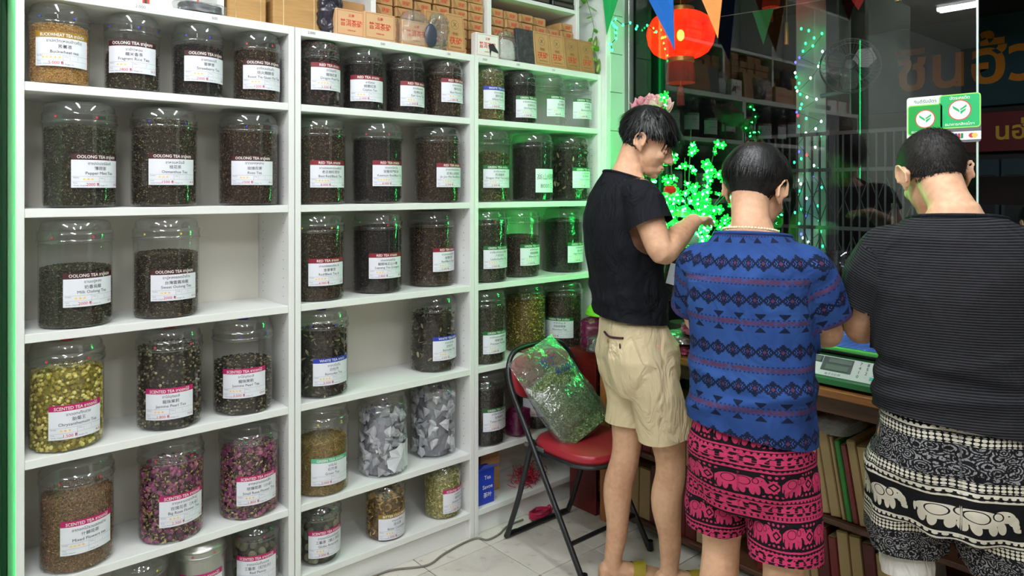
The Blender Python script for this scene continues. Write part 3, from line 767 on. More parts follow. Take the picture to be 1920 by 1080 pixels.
def label_on(jar, rb, ang, z, j):
    band = j[7]
    M = Matrix.Translation((0, 0, z)) @ Matrix.Rotation(ang, 4, 'Z')
    if band == 'torn':
        pts = [(-.055, .02), (-.06, .05), (-.045, .062), (-.05, .085), (-.02, .09), (0, .105), (.03, .098), (.06, .11), (.062, .0), (-.03, -.002), (-.04, .01)]
        V = np.array([(0.005, .05)] + pts, np.float32)
        mb = MB().add(wrap(V, rb, .0008).tolist(), [(0, i, i % len(pts) + 1) for i in range(1, len(pts) + 1)])
        mb.build('torn_sticker', PAPER, jar).matrix_local = M
        return
    if band == 'hand':
        mb = MB(); mb.add(*strip(rb, -.062, .062, 0, .108, .0008)); lab = mb.build('paper_label', PAPER, jar); lab.matrix_local = M
        ink = MB()
        for st, sz, cx, cy in (('高山绿茶', .030, 0, .072), ('8000元', .026, 0, .030)):
            V, F = txt(st, sz, .11); V = V + np.array([cx, cy, 0], np.float32)
            ink.add(wrap(V, rb, .0013).tolist(), F)
        ink.build('handwriting', INK, lab); return
    key = (band, round(rb, 4))
    if key not in _lb:
        a = MB(); a.add(*strip(rb, -LW_ / 2, LW_ / 2, 0, LH_ - BH_, .0008))
        b = MB(); b.add(*strip(rb, -LW_ / 2, LW_ / 2, LH_ - BH_, LH_, .0008))
        V, F = txt(HEAD[band], .0128, LW_ * .80, .012); V = V + np.array([0, LH_ - BH_ / 2, 0], np.float32)
        c = MB().add(wrap(V, rb, .0013).tolist(), F)
        g = MB()
        for s0, s1, h0, h1 in ((-.071, .071, .0325, .0330), (-.001, -.0005, .003, .0325), (-.071, .071, .0172, .0176), (.038, .0384, .020, .030), (.016, .0164, .020, .030)):
            g.add(*strip(rb, s0, s1, h0, h1, .0013, 8 if s1 - s0 > .02 else 1))
        for st, sz, cx, cy in (('Quality:', .005, -.060, .029), ('Price', .005, -.062, .0135), ('Grade  kilogram', .005, -.050, .006), ('Time', .005, .007, .028), ('Weight / Pa', .005, .014, .006)):
            V, F = txt(st, sz); V = V + np.array([cx, cy, 0], np.float32); g.add(wrap(V, rb, .0013).tolist(), F)
        _lb[key] = (a.mesh('label', PAPER), b.mesh('label_band', BANDM[band]), c.mesh('band_lettering', WHITEINK), g.mesh('ruled_lines', GREYINK))
    ma, mb_, mc, mg = _lb[key]
    lab = place('label', ma, jar); lab.matrix_local = M
    bd = place('label_band', mb_, lab); place('band_lettering', mc, lab); place('ruled_lines', mg, lab)
    ink = MB()
    for st, sz, cy, mw in ((j[8], .0112, .0715, .12), (j[9], .0120, .0565, .11), (j[10], .0122, .0412, .128)):
        V, F = txt(st, sz, mw); V = V + np.array([.004, cy, 0], np.float32); ink.add(wrap(V, rb, .0013).tolist(), F)
    ink.build('lettering', INK, lab)
    if j[11]:
        V, F = txt('★' * j[11], .0108) ; V = V + np.array([-.030, .0255, 0], np.float32)
        MB().add(wrap(V, rb, .0013).tolist(), F).build('stars', YELLOWINK, lab)
    if j[12]:
        pr = MB(); V, F = txt(j[12], .0122); V = V + np.array([-.018, .0095, 0], np.float32); pr.add(wrap(V, rb, .0013).tolist(), F)
        pr.build('price', REDINK, lab)
        if j[13]:
            pr = MB(); V, F = txt(j[13], .009, None, 0, 'R'); V = V + np.array([.069, .009, 0], np.float32); pr.add(wrap(V, rb, .0013).tolist(), F)
            pr.build('dollar_price', REDINK, lab)
_dk = {}
for j in JARS:
    row, x, y, fill, ang, lz, kind, band = j[:8]
    small = row in (1, 6)
    r = .080 if small else .100
    h = {1: .239, 6: .216}.get(row, .314)
    body, lid, dot, knob, hb, rb = jar_meshes(r, h)
    view = atan2(-y, -x)                 # towards the camera's side of the room
    jar = thing('tea_jar', j[15], 'jar', (x, y, LEV[row - 1] + .0004), group='tea jars on the shelves')
    if kind == 'tin':
        if 'tin' not in _dk:
            bt, lt = body.copy(), lid.copy(); bt.materials[0] = JARG; lt.materials[0] = JARG; _dk['tin'] = (bt, lt)
        body, lid = _dk['tin']
    place('body', body, jar); place('lid', lid, jar)
    rz = view + random.uniform(-.6, .6)
    key = (r, h, j[14])
    if key not in _dk: _dk[key] = (dot.mesh('dots', DOTS[j[14]]), knob.mesh('lid_plug', DOTS[j[14]]))
    if j[14] != 'n' or row in (4,): stuff(place('sticker_dots', _dk[key][0], jar, rz=rz))
    if row in (4, 5): place('lid_plug', _dk[key][1], jar)
    if fill and kind not in ('', 'tin'):
        me, h0 = heap_mesh(kind, rb - .003, fill)
        o = stuff(place('tea_leaves', me, jar, (0, 0, .003), rz=random.uniform(0, 6.28))); o.scale.z = fill / h0
    if ang is not None: label_on(jar, rb, view + ang, lz, j)
# ------------------------------------------------------------------ wall rack standing on the bookcases
from mathutils import noise as mnoise
KRAFT = mat('kraft_paper', (164, 126, 78), .75, var=.14, scale=25, bump=.0008, bscale=60)
KRAFT2 = mat('kraft_paper_pale', (182, 142, 92), .75, var=.14, scale=18, bump=.0008, bscale=70)
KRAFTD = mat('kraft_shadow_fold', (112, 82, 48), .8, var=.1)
CARTON = mat('brown_carton', (176, 132, 84), .8, var=.08, scale=12, bump=.0004, bscale=200, stretch=(1, 1, .1))
BAMBOO = mat('bamboo_bark_wrap', (178, 138, 84), .7, var=.30, scale=14, bump=.0015, bscale=30, stretch=(.5, .5, 7))
TANBOX = mat('tan_pink_card', (212, 170, 126), .6, var=.05, scale=20)
WHITEBOX = mat('white_card', (232, 228, 222), .55, var=.03)
REDPRINT = mat('red_print', (206, 62, 44), .6)
BROWNPRINT = mat('brown_print', (150, 76, 50), .6)
GREENPRINT = mat('green_print', (36, 92, 62), .6)
BLACKPL = mat('black_plastic_sheet', (44, 42, 52), .22, var=.2, scale=8, bump=.004, bscale=22)
STRING = mat('cream_string', (224, 204, 160), .8)
BAGFILM = clear_film('clear_bag_film', (240, 242, 244), .10, .10, 2.2, crinkle=.010, haze=.10, gain=.8, cscale=18)
BAGTHIN = clear_film('thin_bag_film', (244, 245, 246), .10, .06, 2.5, crinkle=.008, haze=.16, gain=.8, cscale=24)
RY = 2.45
rack = thing('wall_rack', 'white wall rack standing on top of the bookcases', 'shelf', (0, RY, 2.0405))
for x in (.262, .84, 1.42, 2.0, 2.56):
    MB().box(x - .011, x + .011, 0, .235, 0, .72, .001).build('upright', WHITE, rack)
for a, b in ((.273, .829), (.851, 1.409), (1.431, 1.989), (2.011, 2.549)):
    MB().box(a + .0005, b - .0005, .002, .235, .292, .310, .001).build('shelf', WHITE, rack)
MB().box(.25, 2.572, 0, .235, .7205, .74, .001).build('top_board', WHITE, rack)
ask_text(['茯砖', '普洱茶砖', '普洱', '云南', '特制', '中國雲南茶廠', '湖南益陽茶廠出品', '茶'], 0.01)
ask_text(['X', '2,000', '500', '150', '3500', '450'])
for bc, st, x, mt in ((1, '2,000', 1.135, INK), (1, '500', 1.425, INK), (1, '150', 1.735, INK), (2, '3500', 1.925, INK), (2, '500', 2.115, INK), (2, '450', 2.335, GREYINK), (0, '2,000', .58, GREYINK), (0, '500', .80, GREYINK)):
    mb = MB(); flat_text(mb, st, .013, 0, 0, face_M((x - UNITS[bc][0], -.0008, 2.027), (1, 0, 0), (0, 0, 1)))
    mb.build('pencilled_price', mt, BOOKCASES[bc])
# wrapped bricks: four slightly different wrappings, each with its own fold
BW, BHt, BD = .086, .040, .135
def brick_meshes():
    out = []
    for k in range(4):
        q = random.Random(k)
        mb = MB()
        s = .006 + .004 * q.random()
        w, h = BW / 2 - .0015, BHt - .001
        # cross-section with sagging, slightly puffy sides
        ring = []
        for y, f in ((0, .90), (.006, .985), (.05, 1.0), (BD - .006, .99), (BD, .93)):
            pts = []
            for u, v in ((-1, .06), (-.94, 0), (0, -.0), (.94, 0), (1, .08), (1.0, .5), (.99, .93), (.92, 1), (0, 1.0 + .02), (-.92, 1), (-1, .93), (-1.0, .5)):
                jx = (q.random() - .5) * .0022; jz = (q.random() - .5) * .0016
                pts.append((u * w * f + jx, y, max(0, (v - .5) * h * f + .5 * h + jz)))
            ring.append(pts)
        mb.loft(ring, 0, True, False)
        # folded flaps at the left of the front
        x0 = -w * .88
        mb.add([(x0, -.0016, h * .92), (x0 + .020, -.0016, h * .08), (x0 + .002, -.0016, h * .06), (x0, .004, h * .92), (x0 + .021, .004, h * .08), (x0, .004, h * .06)], [(0, 1, 2), (0, 3, 4, 1), (1, 4, 5, 2)], 1)
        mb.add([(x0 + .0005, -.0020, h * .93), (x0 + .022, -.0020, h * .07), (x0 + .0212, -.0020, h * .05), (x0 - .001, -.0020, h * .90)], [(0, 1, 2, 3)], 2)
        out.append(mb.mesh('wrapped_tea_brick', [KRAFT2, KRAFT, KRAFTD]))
    return out
BRM = brick_meshes()
t_ = MB(); flat_text(t_, '茯砖', .019, .006, .018, face_M((0, -.0012, 0), (1, 0, 0), (0, 0, 1)), None, .01)
BRT = t_.mesh('lettering', REDPRINT)
ORD = ['top', 'second', 'third', 'fourth', 'fifth', 'sixth', 'seventh', 'eighth']
COLN = ['first', 'second', 'third', 'fourth', 'fifth', 'sixth']
def brick_stack(x0, x1, rows, skip, where):
    pitch = (x1 - x0) / 6
    for c in range(6):
        zc = 2.041
        for r in range(rows):
            hh = BHt
            top = rows - 1 - r
            if (c, top) in skip: continue
            o = place('wrapped_tea_brick', random.choice(BRM), None, (x0 + pitch * (c + .5) + random.uniform(-.0012, .0012), RY + .012 + random.uniform(0, .012), zc))
            o.rotation_euler.z = random.uniform(-.02, .02)
            tag(o, f'wrapped tea brick, {COLN[c]} column from left, {ORD[top]} row, {where}', 'tea brick', 'kraft wrapped tea bricks on the rack')
            place('lettering', BRT, o)
            zc += hh + .0006
brick_stack(2.013, 2.548, 6, {(4, 0)}, 'rack bay by the vine')
brick_stack(1.434, 1.987, 7, {(0, 0), (3, 0)}, 'middle rack bay')
# black packs on the upper board
BLKP = mat('black_pack', (38, 36, 36), .4, var=.3, scale=40, bump=.001, bscale=100)
for c, (xa, xb) in enumerate(((2.05, 2.20), (2.215, 2.38), (2.395, 2.545))):
    for r in range(4):
        o = MB().box(-(xb - xa) / 2, (xb - xa) / 2, 0, .15, 0, .028, .004).build('black_pack', BLKP, None, ((xa + xb) / 2, RY + .004 + random.uniform(0, .008), 2.3512 + r * .0285))
        MB().box(-(xb - xa) / 2 + .012, (xb - xa) / 2 - .012, -.0008, .002, .008, .020).build('printed_strip', mat('pack_print', (74, 66, 58), .5), o)
        tag(o, f'flat black pack, {["left", "middle", "right"][c]} pile on the upper board, {["bottom", "second", "third", "top"][r]} of four', 'pack', 'flat black packs')
# ------------------------------------------------------------------ cartons and packs along the ledge
def crumple(rx, ry, h, seed, amp=.02, nu=40, nv=26, pinch=0.0, freq=9.0, boxy=3.0):
    """a soft bag: superellipse section, creased all over, optionally gathered at the top"""
    off = Vector((seed * 7.3, seed * 3.1, seed * 1.7))
    V, F = [], []
    for i in range(nv + 1):
        v = i / nv
        sc_ = min(1, (v / .10) ** .5 if v < .10 else 1) * min(1, ((1 - v) / .12) ** .5 if v > .88 else 1)
        if pinch: sc_ *= 1 - pinch * max(0, (v - .55) / .45) ** 1.2
        for k in range(nu):
            a = 2 * pi * k / nu
            c, s = cos(a), sin(a)
            q = (abs(c) ** boxy + abs(s) ** boxy) ** (-1 / boxy)
            p = Vector((rx * c * q * sc_, ry * s * q * sc_, h * v))
            n1 = mnoise.noise(p * freq + off); n2 = abs(mnoise.noise(p * freq * 2.3 + off * 2)); n3 = abs(mnoise.noise(p * freq * 5 + off))
            d = amp * (n1 * .8 + n2 * .7 - .3 + n3 * .35) * min(1, v * 6)
            p += Vector((c, s, 0)) * d
            p.z = max(0.0005, p.z + amp * .4 * mnoise.noise(p * freq * 1.7 - off) * (1 if v > .2 else 0))
            V.append(p)
    for i in range(nv):
        for k in range(nu): F.append((i * nu + k, i * nu + (k + 1) % nu, (i + 1) * nu + (k + 1) % nu, (i + 1) * nu + k))
    F.append(tuple(range(nu))[::-1]); F.append(tuple(nv * nu + k for k in range(nu)))
    return MB().add(V, F, 0, True)
def carton(name, label, w, d, h, loc, m, rz=0.0, rx=0.0, deco=None, cat='carton', group=None):
    o = MB().box(-w / 2, w / 2, 0, d, 0, h, .0015).build(name, m)
    o.matrix_world = Matrix.Translation(loc) @ Matrix.Rotation(rz, 4, 'Z') @ Matrix.Rotation(rx, 4, 'X')
    tag(o, label, cat, group)
    if deco: deco(o, w, h)
    return o
def frame_lines(mb, w, h, x, z, t, y=-.0006, mi=0):
    for a, b, c, d in ((-x, x, z, z + t), (-x, x, h - z - t, h - z), (-x, -x + t, z, h - z), (x - t, x, z, h - z)):
        mb.add([(a, y, c), (b, y, c), (b, y, d), (a, y, d)], [(0, 1, 2, 3)], mi)
def deco_puer(o, w, h):
    mb = MB(); M = face_M((0, -.0009, 0), (1, 0, 0), (0, 0, 1))
    flat_text(mb, '普洱茶砖', h * .29, 0, h * .50, M, w * .72, .01)
    mb.build('red_lettering', REDPRINT, o)
    mb = MB(); flat_text(mb, '云南', h * .13, 0, h * .78, M, w * .5, .01); flat_text(mb, '中國雲南茶廠', h * .06, 0, h * .22, M, w * .4, .01)
    mb.build('small_lettering', REDPRINT, o)
    mb = MB(); frame_lines(mb, w, h, w * .46, h * .05, .0012); mb.build('printed_border', BROWNPRINT, o)
def deco_brick(o, w, h):
    M = face_M((0, -.0009, 0), (1, 0, 0), (0, 0, 1))
    mb = MB(); flat_text(mb, '茯砖', w * .34, 0, h * .30, M, w * .72, .01); mb.build('red_lettering', REDPRINT, o)
    mb = MB(); flat_text(mb, '特制', w * .15, 0, h * .48, M, w * .55, .01); flat_text(mb, '湖南益陽茶廠出品', w * .07, 0, h * .14, M, w * .6, .01); mb.build('small_lettering', BROWNPRINT, o)
    mb = MB(); frame_lines(mb, w, h, w * .43, h * .05, .0016); mb.build('printed_border', BROWNPRINT, o)
    mb = MB(); n = 28; r0, r1 = w * .20, w * .185
    mb.add([(r * cos(2 * pi * k / n), -.0009, h * .72 + r * sin(2 * pi * k / n)) for r in (r0, r1) for k in range(n)], [(k, (k + 1) % n, n + (k + 1) % n, n + k) for k in range(n)])
    mb.build('emblem_ring', BROWNPRINT, o)
    mb = MB(); flat_text(mb, 'X', w * .26, 0, h * .72, M); mb.build('emblem', GREENPRINT, o)
ZT = 2.0405
# left bay: slivers of white cartons with red edges
for i, (x, w) in enumerate(((.36, .15), (.53, .16), (.70, .15))):
    c_ = carton('white_tea_carton', f'white carton with red edges at the top photo edge, {["leftmost", "middle", "rightmost"][i]} of three', w, .12, .10, (x, RY + .02, ZT), WHITEBOX, group='white cartons at the top left')
    for sx in (-1, 1): MB().box(sx * w / 2 - .005, sx * w / 2 + .0005, -.0006, .004, 0, .1).build('red_edge', REDPRINT, c_)
o = crumple(.068, .028, .034, 3, .006, 36, 10, 0, 14, 3.5).build('foil_packet', mat('dark_foil', (46, 46, 52), .25, .3, var=.3, scale=20, bump=.002, bscale=40), None, (.765, 2.422, ZT))
tag(o, 'black packet in clear wrap lying on the left bookcase top', 'packet')
crumple(.082, .031, .038, 4, .007, 36, 10, 0, 16, 3.).build('clear_wrap', BAGTHIN, o)
def tied(name, label, w, d, h, x, m, rz=0.0):
    o = MB().box(-w / 2, w / 2, 0, d, 0, h, .006).build(name, m, None, (x, RY + .014, ZT), rz)
    tag(o, label, 'bundle')
    for k in (-.30, .34):
        xx = k * w
        MB().tube([(xx, -.0015, .0015), (xx, -.0015, h + .0012), (xx, d + .0015, h + .0012), (xx, d + .0015, .0015)], .0014, 6, closed=True).build('string', STRING, o)
    return o
tied('tied_bundle', 'smaller bark-wrapped bundle tied with string, beside the dark gap', .135, .14, .125, .935, BAMBOO)
tied('tied_bundle', 'larger bark-wrapped bundle tied with string, beside the black bag', .182, .15, .20, 1.118, BAMBOO)
o = crumple(.048, .030, .25, 8, .022, 64, 48, .30, 11, 2.4).build('plastic_bag', BLACKPL, None, (1.245, 2.462, ZT), .2); tag(o, 'crumpled black plastic bag between bundle and tan cartons', 'plastic bag')
crumple(.052, .020, .05, 12, .012, 30, 12, .3, 20).build('bag_skirt', BLACKPL, o, (.025, -.018, 0))
carton('plain_carton', 'plain brown carton standing behind the tan cartons', .105, .12, .155, (1.352, RY + .045, ZT), CARTON, deco=lambda o, w, h: MB().box(-w / 2, w / 2, -.001, .03, h * .55, h * .56).build('flap_edge', KRAFTD, o))
carton('tea_carton', 'tan carton with red lettering, half hidden by the next one', .125, .03, .098, (1.300, 2.405, ZT), TANBOX, deco=deco_puer, group='tan cartons with red lettering')
carton('tea_carton', 'tan carton with red lettering, the fully visible one', .136, .030, .102, (1.415, 2.393, ZT), TANBOX, .03, deco=deco_puer, group='tan cartons with red lettering')
carton('tea_carton', 'tan carton with red lettering, only its right edge showing', .125, .03, .085, (1.452, 2.426, ZT), TANBOX, .0, deco=deco_puer, group='tan cartons with red lettering')
carton('tea_carton', 'tan carton with red lettering inside a clear tied bag', .135, .03, .098, (1.585, 2.400, ZT), TANBOX, .0, deco=deco_puer, group='tan cartons with red lettering')
o = crumple(.080, .030, .150, 21, .012, 44, 30, .55, 14, 3.2).build('clear_bag', BAGTHIN, None, (1.585, 2.418, ZT)); tag(o, 'clear plastic bag knotted around a tan carton', 'plastic bag')
o = crumple(.046, .022, .150, 23, .014, 44, 32, .2, 18, 2.6).build('clear_bag', BAGFILM, None, (1.690, 2.405, ZT)); tag(o, 'shiny clear plastic bag leaning before the upright tan brick', 'plastic bag')
MB().ell((0, 0, .05), (.030, .008, .048), 20, 12).build('dark_pouch', mat('dark_pouch', (52, 58, 72), .3), o, (-.042, -.016, 0))
carton('fu_brick', 'upright tan tea brick behind the shiny clear bag', .100, .03, .165, (1.695, 2.432, ZT), KRAFT2, .02, .0, deco=deco_brick, group='upright tea bricks')
carton('fu_brick', 'upright tan tea brick with round green emblem, alone in the middle', .100, .03, .165, (1.785, 2.384 + .02, ZT + .0005), KRAFT2, .02, -.10, deco=deco_brick, group='upright tea bricks')
c_ = carton('tea_carton', 'white carton with red lettering and a black smear', .125, .035, .100, (1.945, 2.396, ZT), WHITEBOX, -.02, deco=deco_puer, group='tan cartons with red lettering')
MB().add([(.005, -.0014, .055), (.03, -.0014, .062), (.058, -.0014, .03), (.058, -.0014, .022), (.02, -.0014, .03), (.014, -.0014, .0), (.010, -.0014, .03)], [(0, 1, 2, 3, 4, 5, 6)]).build('black_smear', INK, c_)
o = crumple(.055, .030, .14, 31, .014, 44, 30, .35, 14).build('clear_bag', BAGFILM, None, (2.075, 2.425, ZT)); tag(o, 'clear bag with a pale packet beside the dark slab', 'plastic bag')
crumple(.044, .018, .10, 33, .008, 30, 16, .2, 14, 3).build('pale_packet', mat('pale_packet', (226, 220, 212), .5, var=.06), o)
def slab_mat():
    t = MT('pressed_tea_slab'); n = t.noise(38, 5, rough=.7)
    t.bsdf(t.ramp(n, [(.3, (30, 30, 32)), (.55, (58, 58, 60)), (.75, (104, 104, 106))]), .5, 0, t.noise(50, 5), .006); return t.m
carton('tea_slab', 'bare dark pressed tea slab leaning between bag and tan bricks', .125, .018, .158, (2.185, 2.398, ZT + .0005), slab_mat(), .0, -.10, cat='tea slab')
for i, x in enumerate((2.275, 2.372, 2.472, 2.574)):
    carton('fu_brick', ['first', 'second', 'third', 'fourth'][i] + ' of four leaning tan tea bricks, counted from the dark slab', .100, .026, .160, (x, 2.393, ZT + .0006), KRAFT2 if i < 2 else KRAFT, .0, -.13, deco=deco_brick, group='upright tea bricks')
# ------------------------------------------------------------------ plastic vine beside the rack
def leafm(nm, c1, c2):
    t = MT(nm); n = t.noise(30, 3); t.bsdf(t.ramp(n, [(.3, c1), (.7, c2)]), .35); return t.m
LEAFG = leafm('plastic_leaf', (50, 120, 30), (120, 190, 60)); LEAFD = leafm('gourd_skin', (40, 84, 28), (130, 150, 60))
vine = thing('plastic_vine', 'green plastic vine with gourds hanging beside the rack', 'plant', (2.634, 2.425, 2.0))
path = [(-.02, .02, .42), (.0, .0, .33), (.006, -.01, .27), (-.008, -.01, .22), (.004, -.015, .16), (.02, -.02, .11), (.03, -.022, .06)]
MB().tube(path, .0022, 6).build('stem', LEAFD, vine)
def leaf_mesh():
    mb = MB(); n = 7; V = []; 
    for i in range(n):
        u = i / (n - 1); w = .42 * sin(pi * min(1, u * .96 + .03)) ** .8
        V += [(u, -w, .12 * u * u), (u, 0, -.06 + .1 * u * u), (u, w, .12 * u * u)]
    F = []
    for i in range(n - 1):
        for k in range(2): a = i * 3 + k; F.append((a, a + 1, a + 4, a + 3))
    return mb.add(V, F, 0, True).mesh('leaf', LEAFG)
LEAF = leaf_mesh()
for i in range(22):
    o = place('leaf', LEAF, vine)
    c = Vector(path[0]) + Vector((random.uniform(-.05, .04), random.uniform(-.03, .02), random.uniform(-.045, .07))) if i < 15 else Vector(path[1 + i % 6])
    o.matrix_local = Matrix.Translation(c) @ Euler((random.uniform(-1, 1), random.uniform(-.5, 1.2), random.uniform(0, 6.28))).to_matrix().to_4x4() @ Matrix.Scale(random.uniform(.03, .045), 4)
for c, s in (((.004, -.02, .20), .9), ((.022, -.024, .085), 1.0)):
    MB().lathe([(.001, -.042), (.010, -.036), (.014, -.018), (.012, .004), (.008, .022), (.003, .034), (.001, .036)], 14).build('gourd', LEAFD, vine).matrix_local = Matrix.Translation(c) @ Matrix.Rotation(.2, 4, 'Y') @ Matrix.Scale(s, 4)
# ------------------------------------------------------------------ the lane outside
ASPH = mat('lane_concrete', (70, 68, 66), .85, var=.2, scale=4, bump=.003, bscale=60)
struct(MB().box(3.1, 11, -5, 9, -.15, -.02).build('ground_lane', ASPH))
DARKW = mat('dark_shop_wall', (58, 56, 54), .8, var=.15, scale=3)
struct(MB().box(7.3, 7.5, -5, 9, -.1, 5).build('wall_across_lane', DARKW))
struct(MB().box(3.1, 7.3, -5, 9, 3.35, 3.45).build('lane_awning', mat('awning_dark', (52, 48, 50), .7, var=.2, scale=3)))
TEAL = mat('teal_cloth', (38, 74, 82), .8, var=.15, scale=6, bump=.004, bscale=10)
ask_text(['ชินฮ้ว', 'นฮ่วด 發'], .02)
ORANGEP = mat('orange_letter', (226, 140, 30), .7); GOLDP = mat('gold_letter', (226, 186, 60), .6)
o = MB().box(-.02, 0, -1.3, 1.3, 0, .78, .004).build('shop_banner', TEAL, None, (7.22, 1.75, 2.20)); tag(o, 'teal cloth banner with large orange Thai letters across the lane', 'banner')
mb = MB(); flat_text(mb, 'ชินฮ้ว', .52, 0, .42, face_M((-.0215, .42, 0), (0, -1, 0), (0, 0, 1)), None, .02); mb.build('orange_lettering', ORANGEP, o)
o = MB().box(-.03, 0, -.75, .75, 0, .34, .004).build('shop_sign', mat('red_sign', (112, 22, 30), .6), None, (7.20, 1.55, 1.80)); tag(o, 'dark red sign board with gold Thai letters below the banner', 'sign')
mb = MB(); flat_text(mb, 'นฮ่วด 發', .20, 0, .18, face_M((-.0315, .02, 0), (0, -1, 0), (0, 0, 1)), None, .02); mb.build('gold_lettering', GOLDP, o)
SHUT = mat('teal_shutter', (44, 66, 76), .6, var=.1)
sh_ = thing('folding_doors', 'teal folding shop doors below the red sign', 'door', (7.22, 1.6, 0))
for k in range(9):
    MB().box(-.03, 0, -.9 + k * .2, -.9 + k * .2 + .188, 0, 1.74, .004).build('door_leaf', SHUT, sh_)
    for q in range(3): MB().box(-.034, -.02, -.9 + k * .2 + .03, -.9 + k * .2 + .158, .2 + q * .5, .6 + q * .5, .002).build('door_panel', mat('door_dark_panel', (26, 30, 34), .5), sh_)
lg = thing('market_awning', 'dark low awning with pale posts outside the doorway', 'awning', (5.6, 1.30, 0))
MB().add([(-.5, -.7, 1.38), (.5, -.7, 1.38), (.5, .7, 1.38), (-.5, .7, 1.38), (0, -.7, 1.56), (0, .7, 1.56)], [(0, 3, 5, 4), (1, 4, 5, 2), (0, 4, 1), (3, 2, 5), (0, 1, 2, 3)]).build('canopy', mat('awning_sheet', (40, 34, 34), .6), lg)
for a in (-.48, .48):
    for b in (-.66, .66): MB().tube([(a, b, -.02), (a, b, 1.38)], .018, 8).build('post', mat('pale_post', (190, 186, 170), .5), lg)
tube_light(5.4, -1.2, 0.0, 'unseen tube light added in the lane to light the signs', 3.22, emissive('added_lane_tube', (255, 236, 210), STREET_POWER))  # added lamp, out of view, so the signs show dimly
# white pillar with a string of coloured bulbs
o = MB().box(-.10, .10, -.11, .11, -.02, 3.35, .004).build('pillar', mat('pillar_paint', (176, 178, 176), .7, var=.15, scale=5), None, (5.0, 2.43, 0)); struct(o)
ls = thing('string_lights', 'string of green, red and blue bulbs hanging down the pillar outside', 'string lights', (4.86, 2.42, .4))
wire = []; NB = 84
BULBM = {}
for c, col, st in (('g', (30, 255, 120), 14), ('w', (190, 255, 220), 16), ('r', (255, 40, 50), 8), ('b', (80, 70, 255), 8)):
    BULBM[c] = MB().ell((0, 0, 0), (.0075, .0075, .010), 8, 6).mesh('bulb', emissive('bulb_' + c, col, st))
for i in range(NB):
    u = i / (NB - 1)
    p = (random.uniform(-.03, .02), random.uniform(-.10, .10), .1 + 2.1 * u)
    wire.append(p)
    place('bulb', BULBM[random.choice('gggggggwwwrb' if u > .3 else 'gggrrbbw')], ls, (p[0] - .012, p[1], p[2]))
MB().tube(wire[::3], .0022, 5).build('wire', mat('green_wire', (20, 60, 34), .6), ls)
# folding gate
STEEL = mat('grey_gate_steel', (104, 102, 104), .5, .3)
gt = thing('folding_gate', 'grey folding lattice gate outside the window', 'gate', (4.3, 1.50, -.02))
gbar = MB().box(-.006, .006, -.005, .005, 0, 1.84, .001).mesh('bar', STEEL)
for k in range(23): place('bar', gbar, gt, (0, k * .048, 0))
for z in (.9, 1.25, 1.60, 1.82): MB().box(-.014, -.009, -.01, 23 * .048 - .03, z, z + .022).build('rail', STEEL, gt)
for z0 in (.95, 1.30):
    for k in range(0, 22, 2):
        y0, y1 = k * .048, (k + 2) * .048
        for a, b in ((z0, z0 + .26), (z0 + .26, z0)):
            MB().add([(.011, y0, a), (.011, y1, b), (.011, y1, b + .012), (.011, y0, a + .012), (.015, y0, a), (.015, y1, b), (.015, y1, b + .012), (.015, y0, a + .012)], [(0, 1, 2, 3), (4, 7, 6, 5), (0, 4, 5, 1), (3, 2, 6, 7)]).build('lattice_strip', STEEL, gt)
# wall fan on the pillar
FANW = mat('fan_grey', (92, 96, 102), .4)
fan = thing('wall_fan', 'grey wall fan with wire guard seen through the window', 'fan', (4.50, 1.98, 2.24))
fr = Euler((0, radians(78), radians(205))).to_matrix().to_4x4()
fb = MB()
for k, (r, z) in enumerate(((.175, 0), (.172, .02), (.13, .05), (.172, -.02), (.05, .062))):
    MB().tube([(r * cos(a), r * sin(a), z) for a in np.linspace(0, 2 * pi, 40, endpoint=False)], .003, 6, closed=True).build('guard_ring', FANW, fan).matrix_local = fr
gm = MB().tube([(.05, 0, .062), (.10, 0, .058), (.15, 0, .04), (.173, 0, .0), (.15, 0, -.04), (.05, 0, -.06)], .0012, 4).mesh('guard_wire', FANW)
for k in range(36): place('guard_wire', gm, fan).matrix_local = fr @ Matrix.Rotation(2 * pi * k / 36, 4, 'Z')
bl = MB().add([(.02, -.02, -.01), (.08, -.06, -.015), (.15, -.04, -.012), (.155, .03, .012), (.09, .06, .018), (.02, .02, .01)], [(0, 1, 2, 3, 4, 5)], 0, True).mesh('blade', clear_film('fan_blade', (160, 176, 190), .2, .2, 3., haze=.4))
for k in range(3): place('blade', bl, fan).matrix_local = fr @ Matrix.Rotation(2 * pi * k / 3, 4, 'Z')
MB().lathe([(.001, -.14), (.05, -.13), (.06, -.08), (.05, -.03), (.03, .03), (.001, .035)], 20).build('motor', FANW, fan).matrix_local = fr
MB().tube([(.12, .05, -.02), (.25, .15, -.12), (.38, .36, -.12)], .016, 8).build('bracket', FANW, fan)
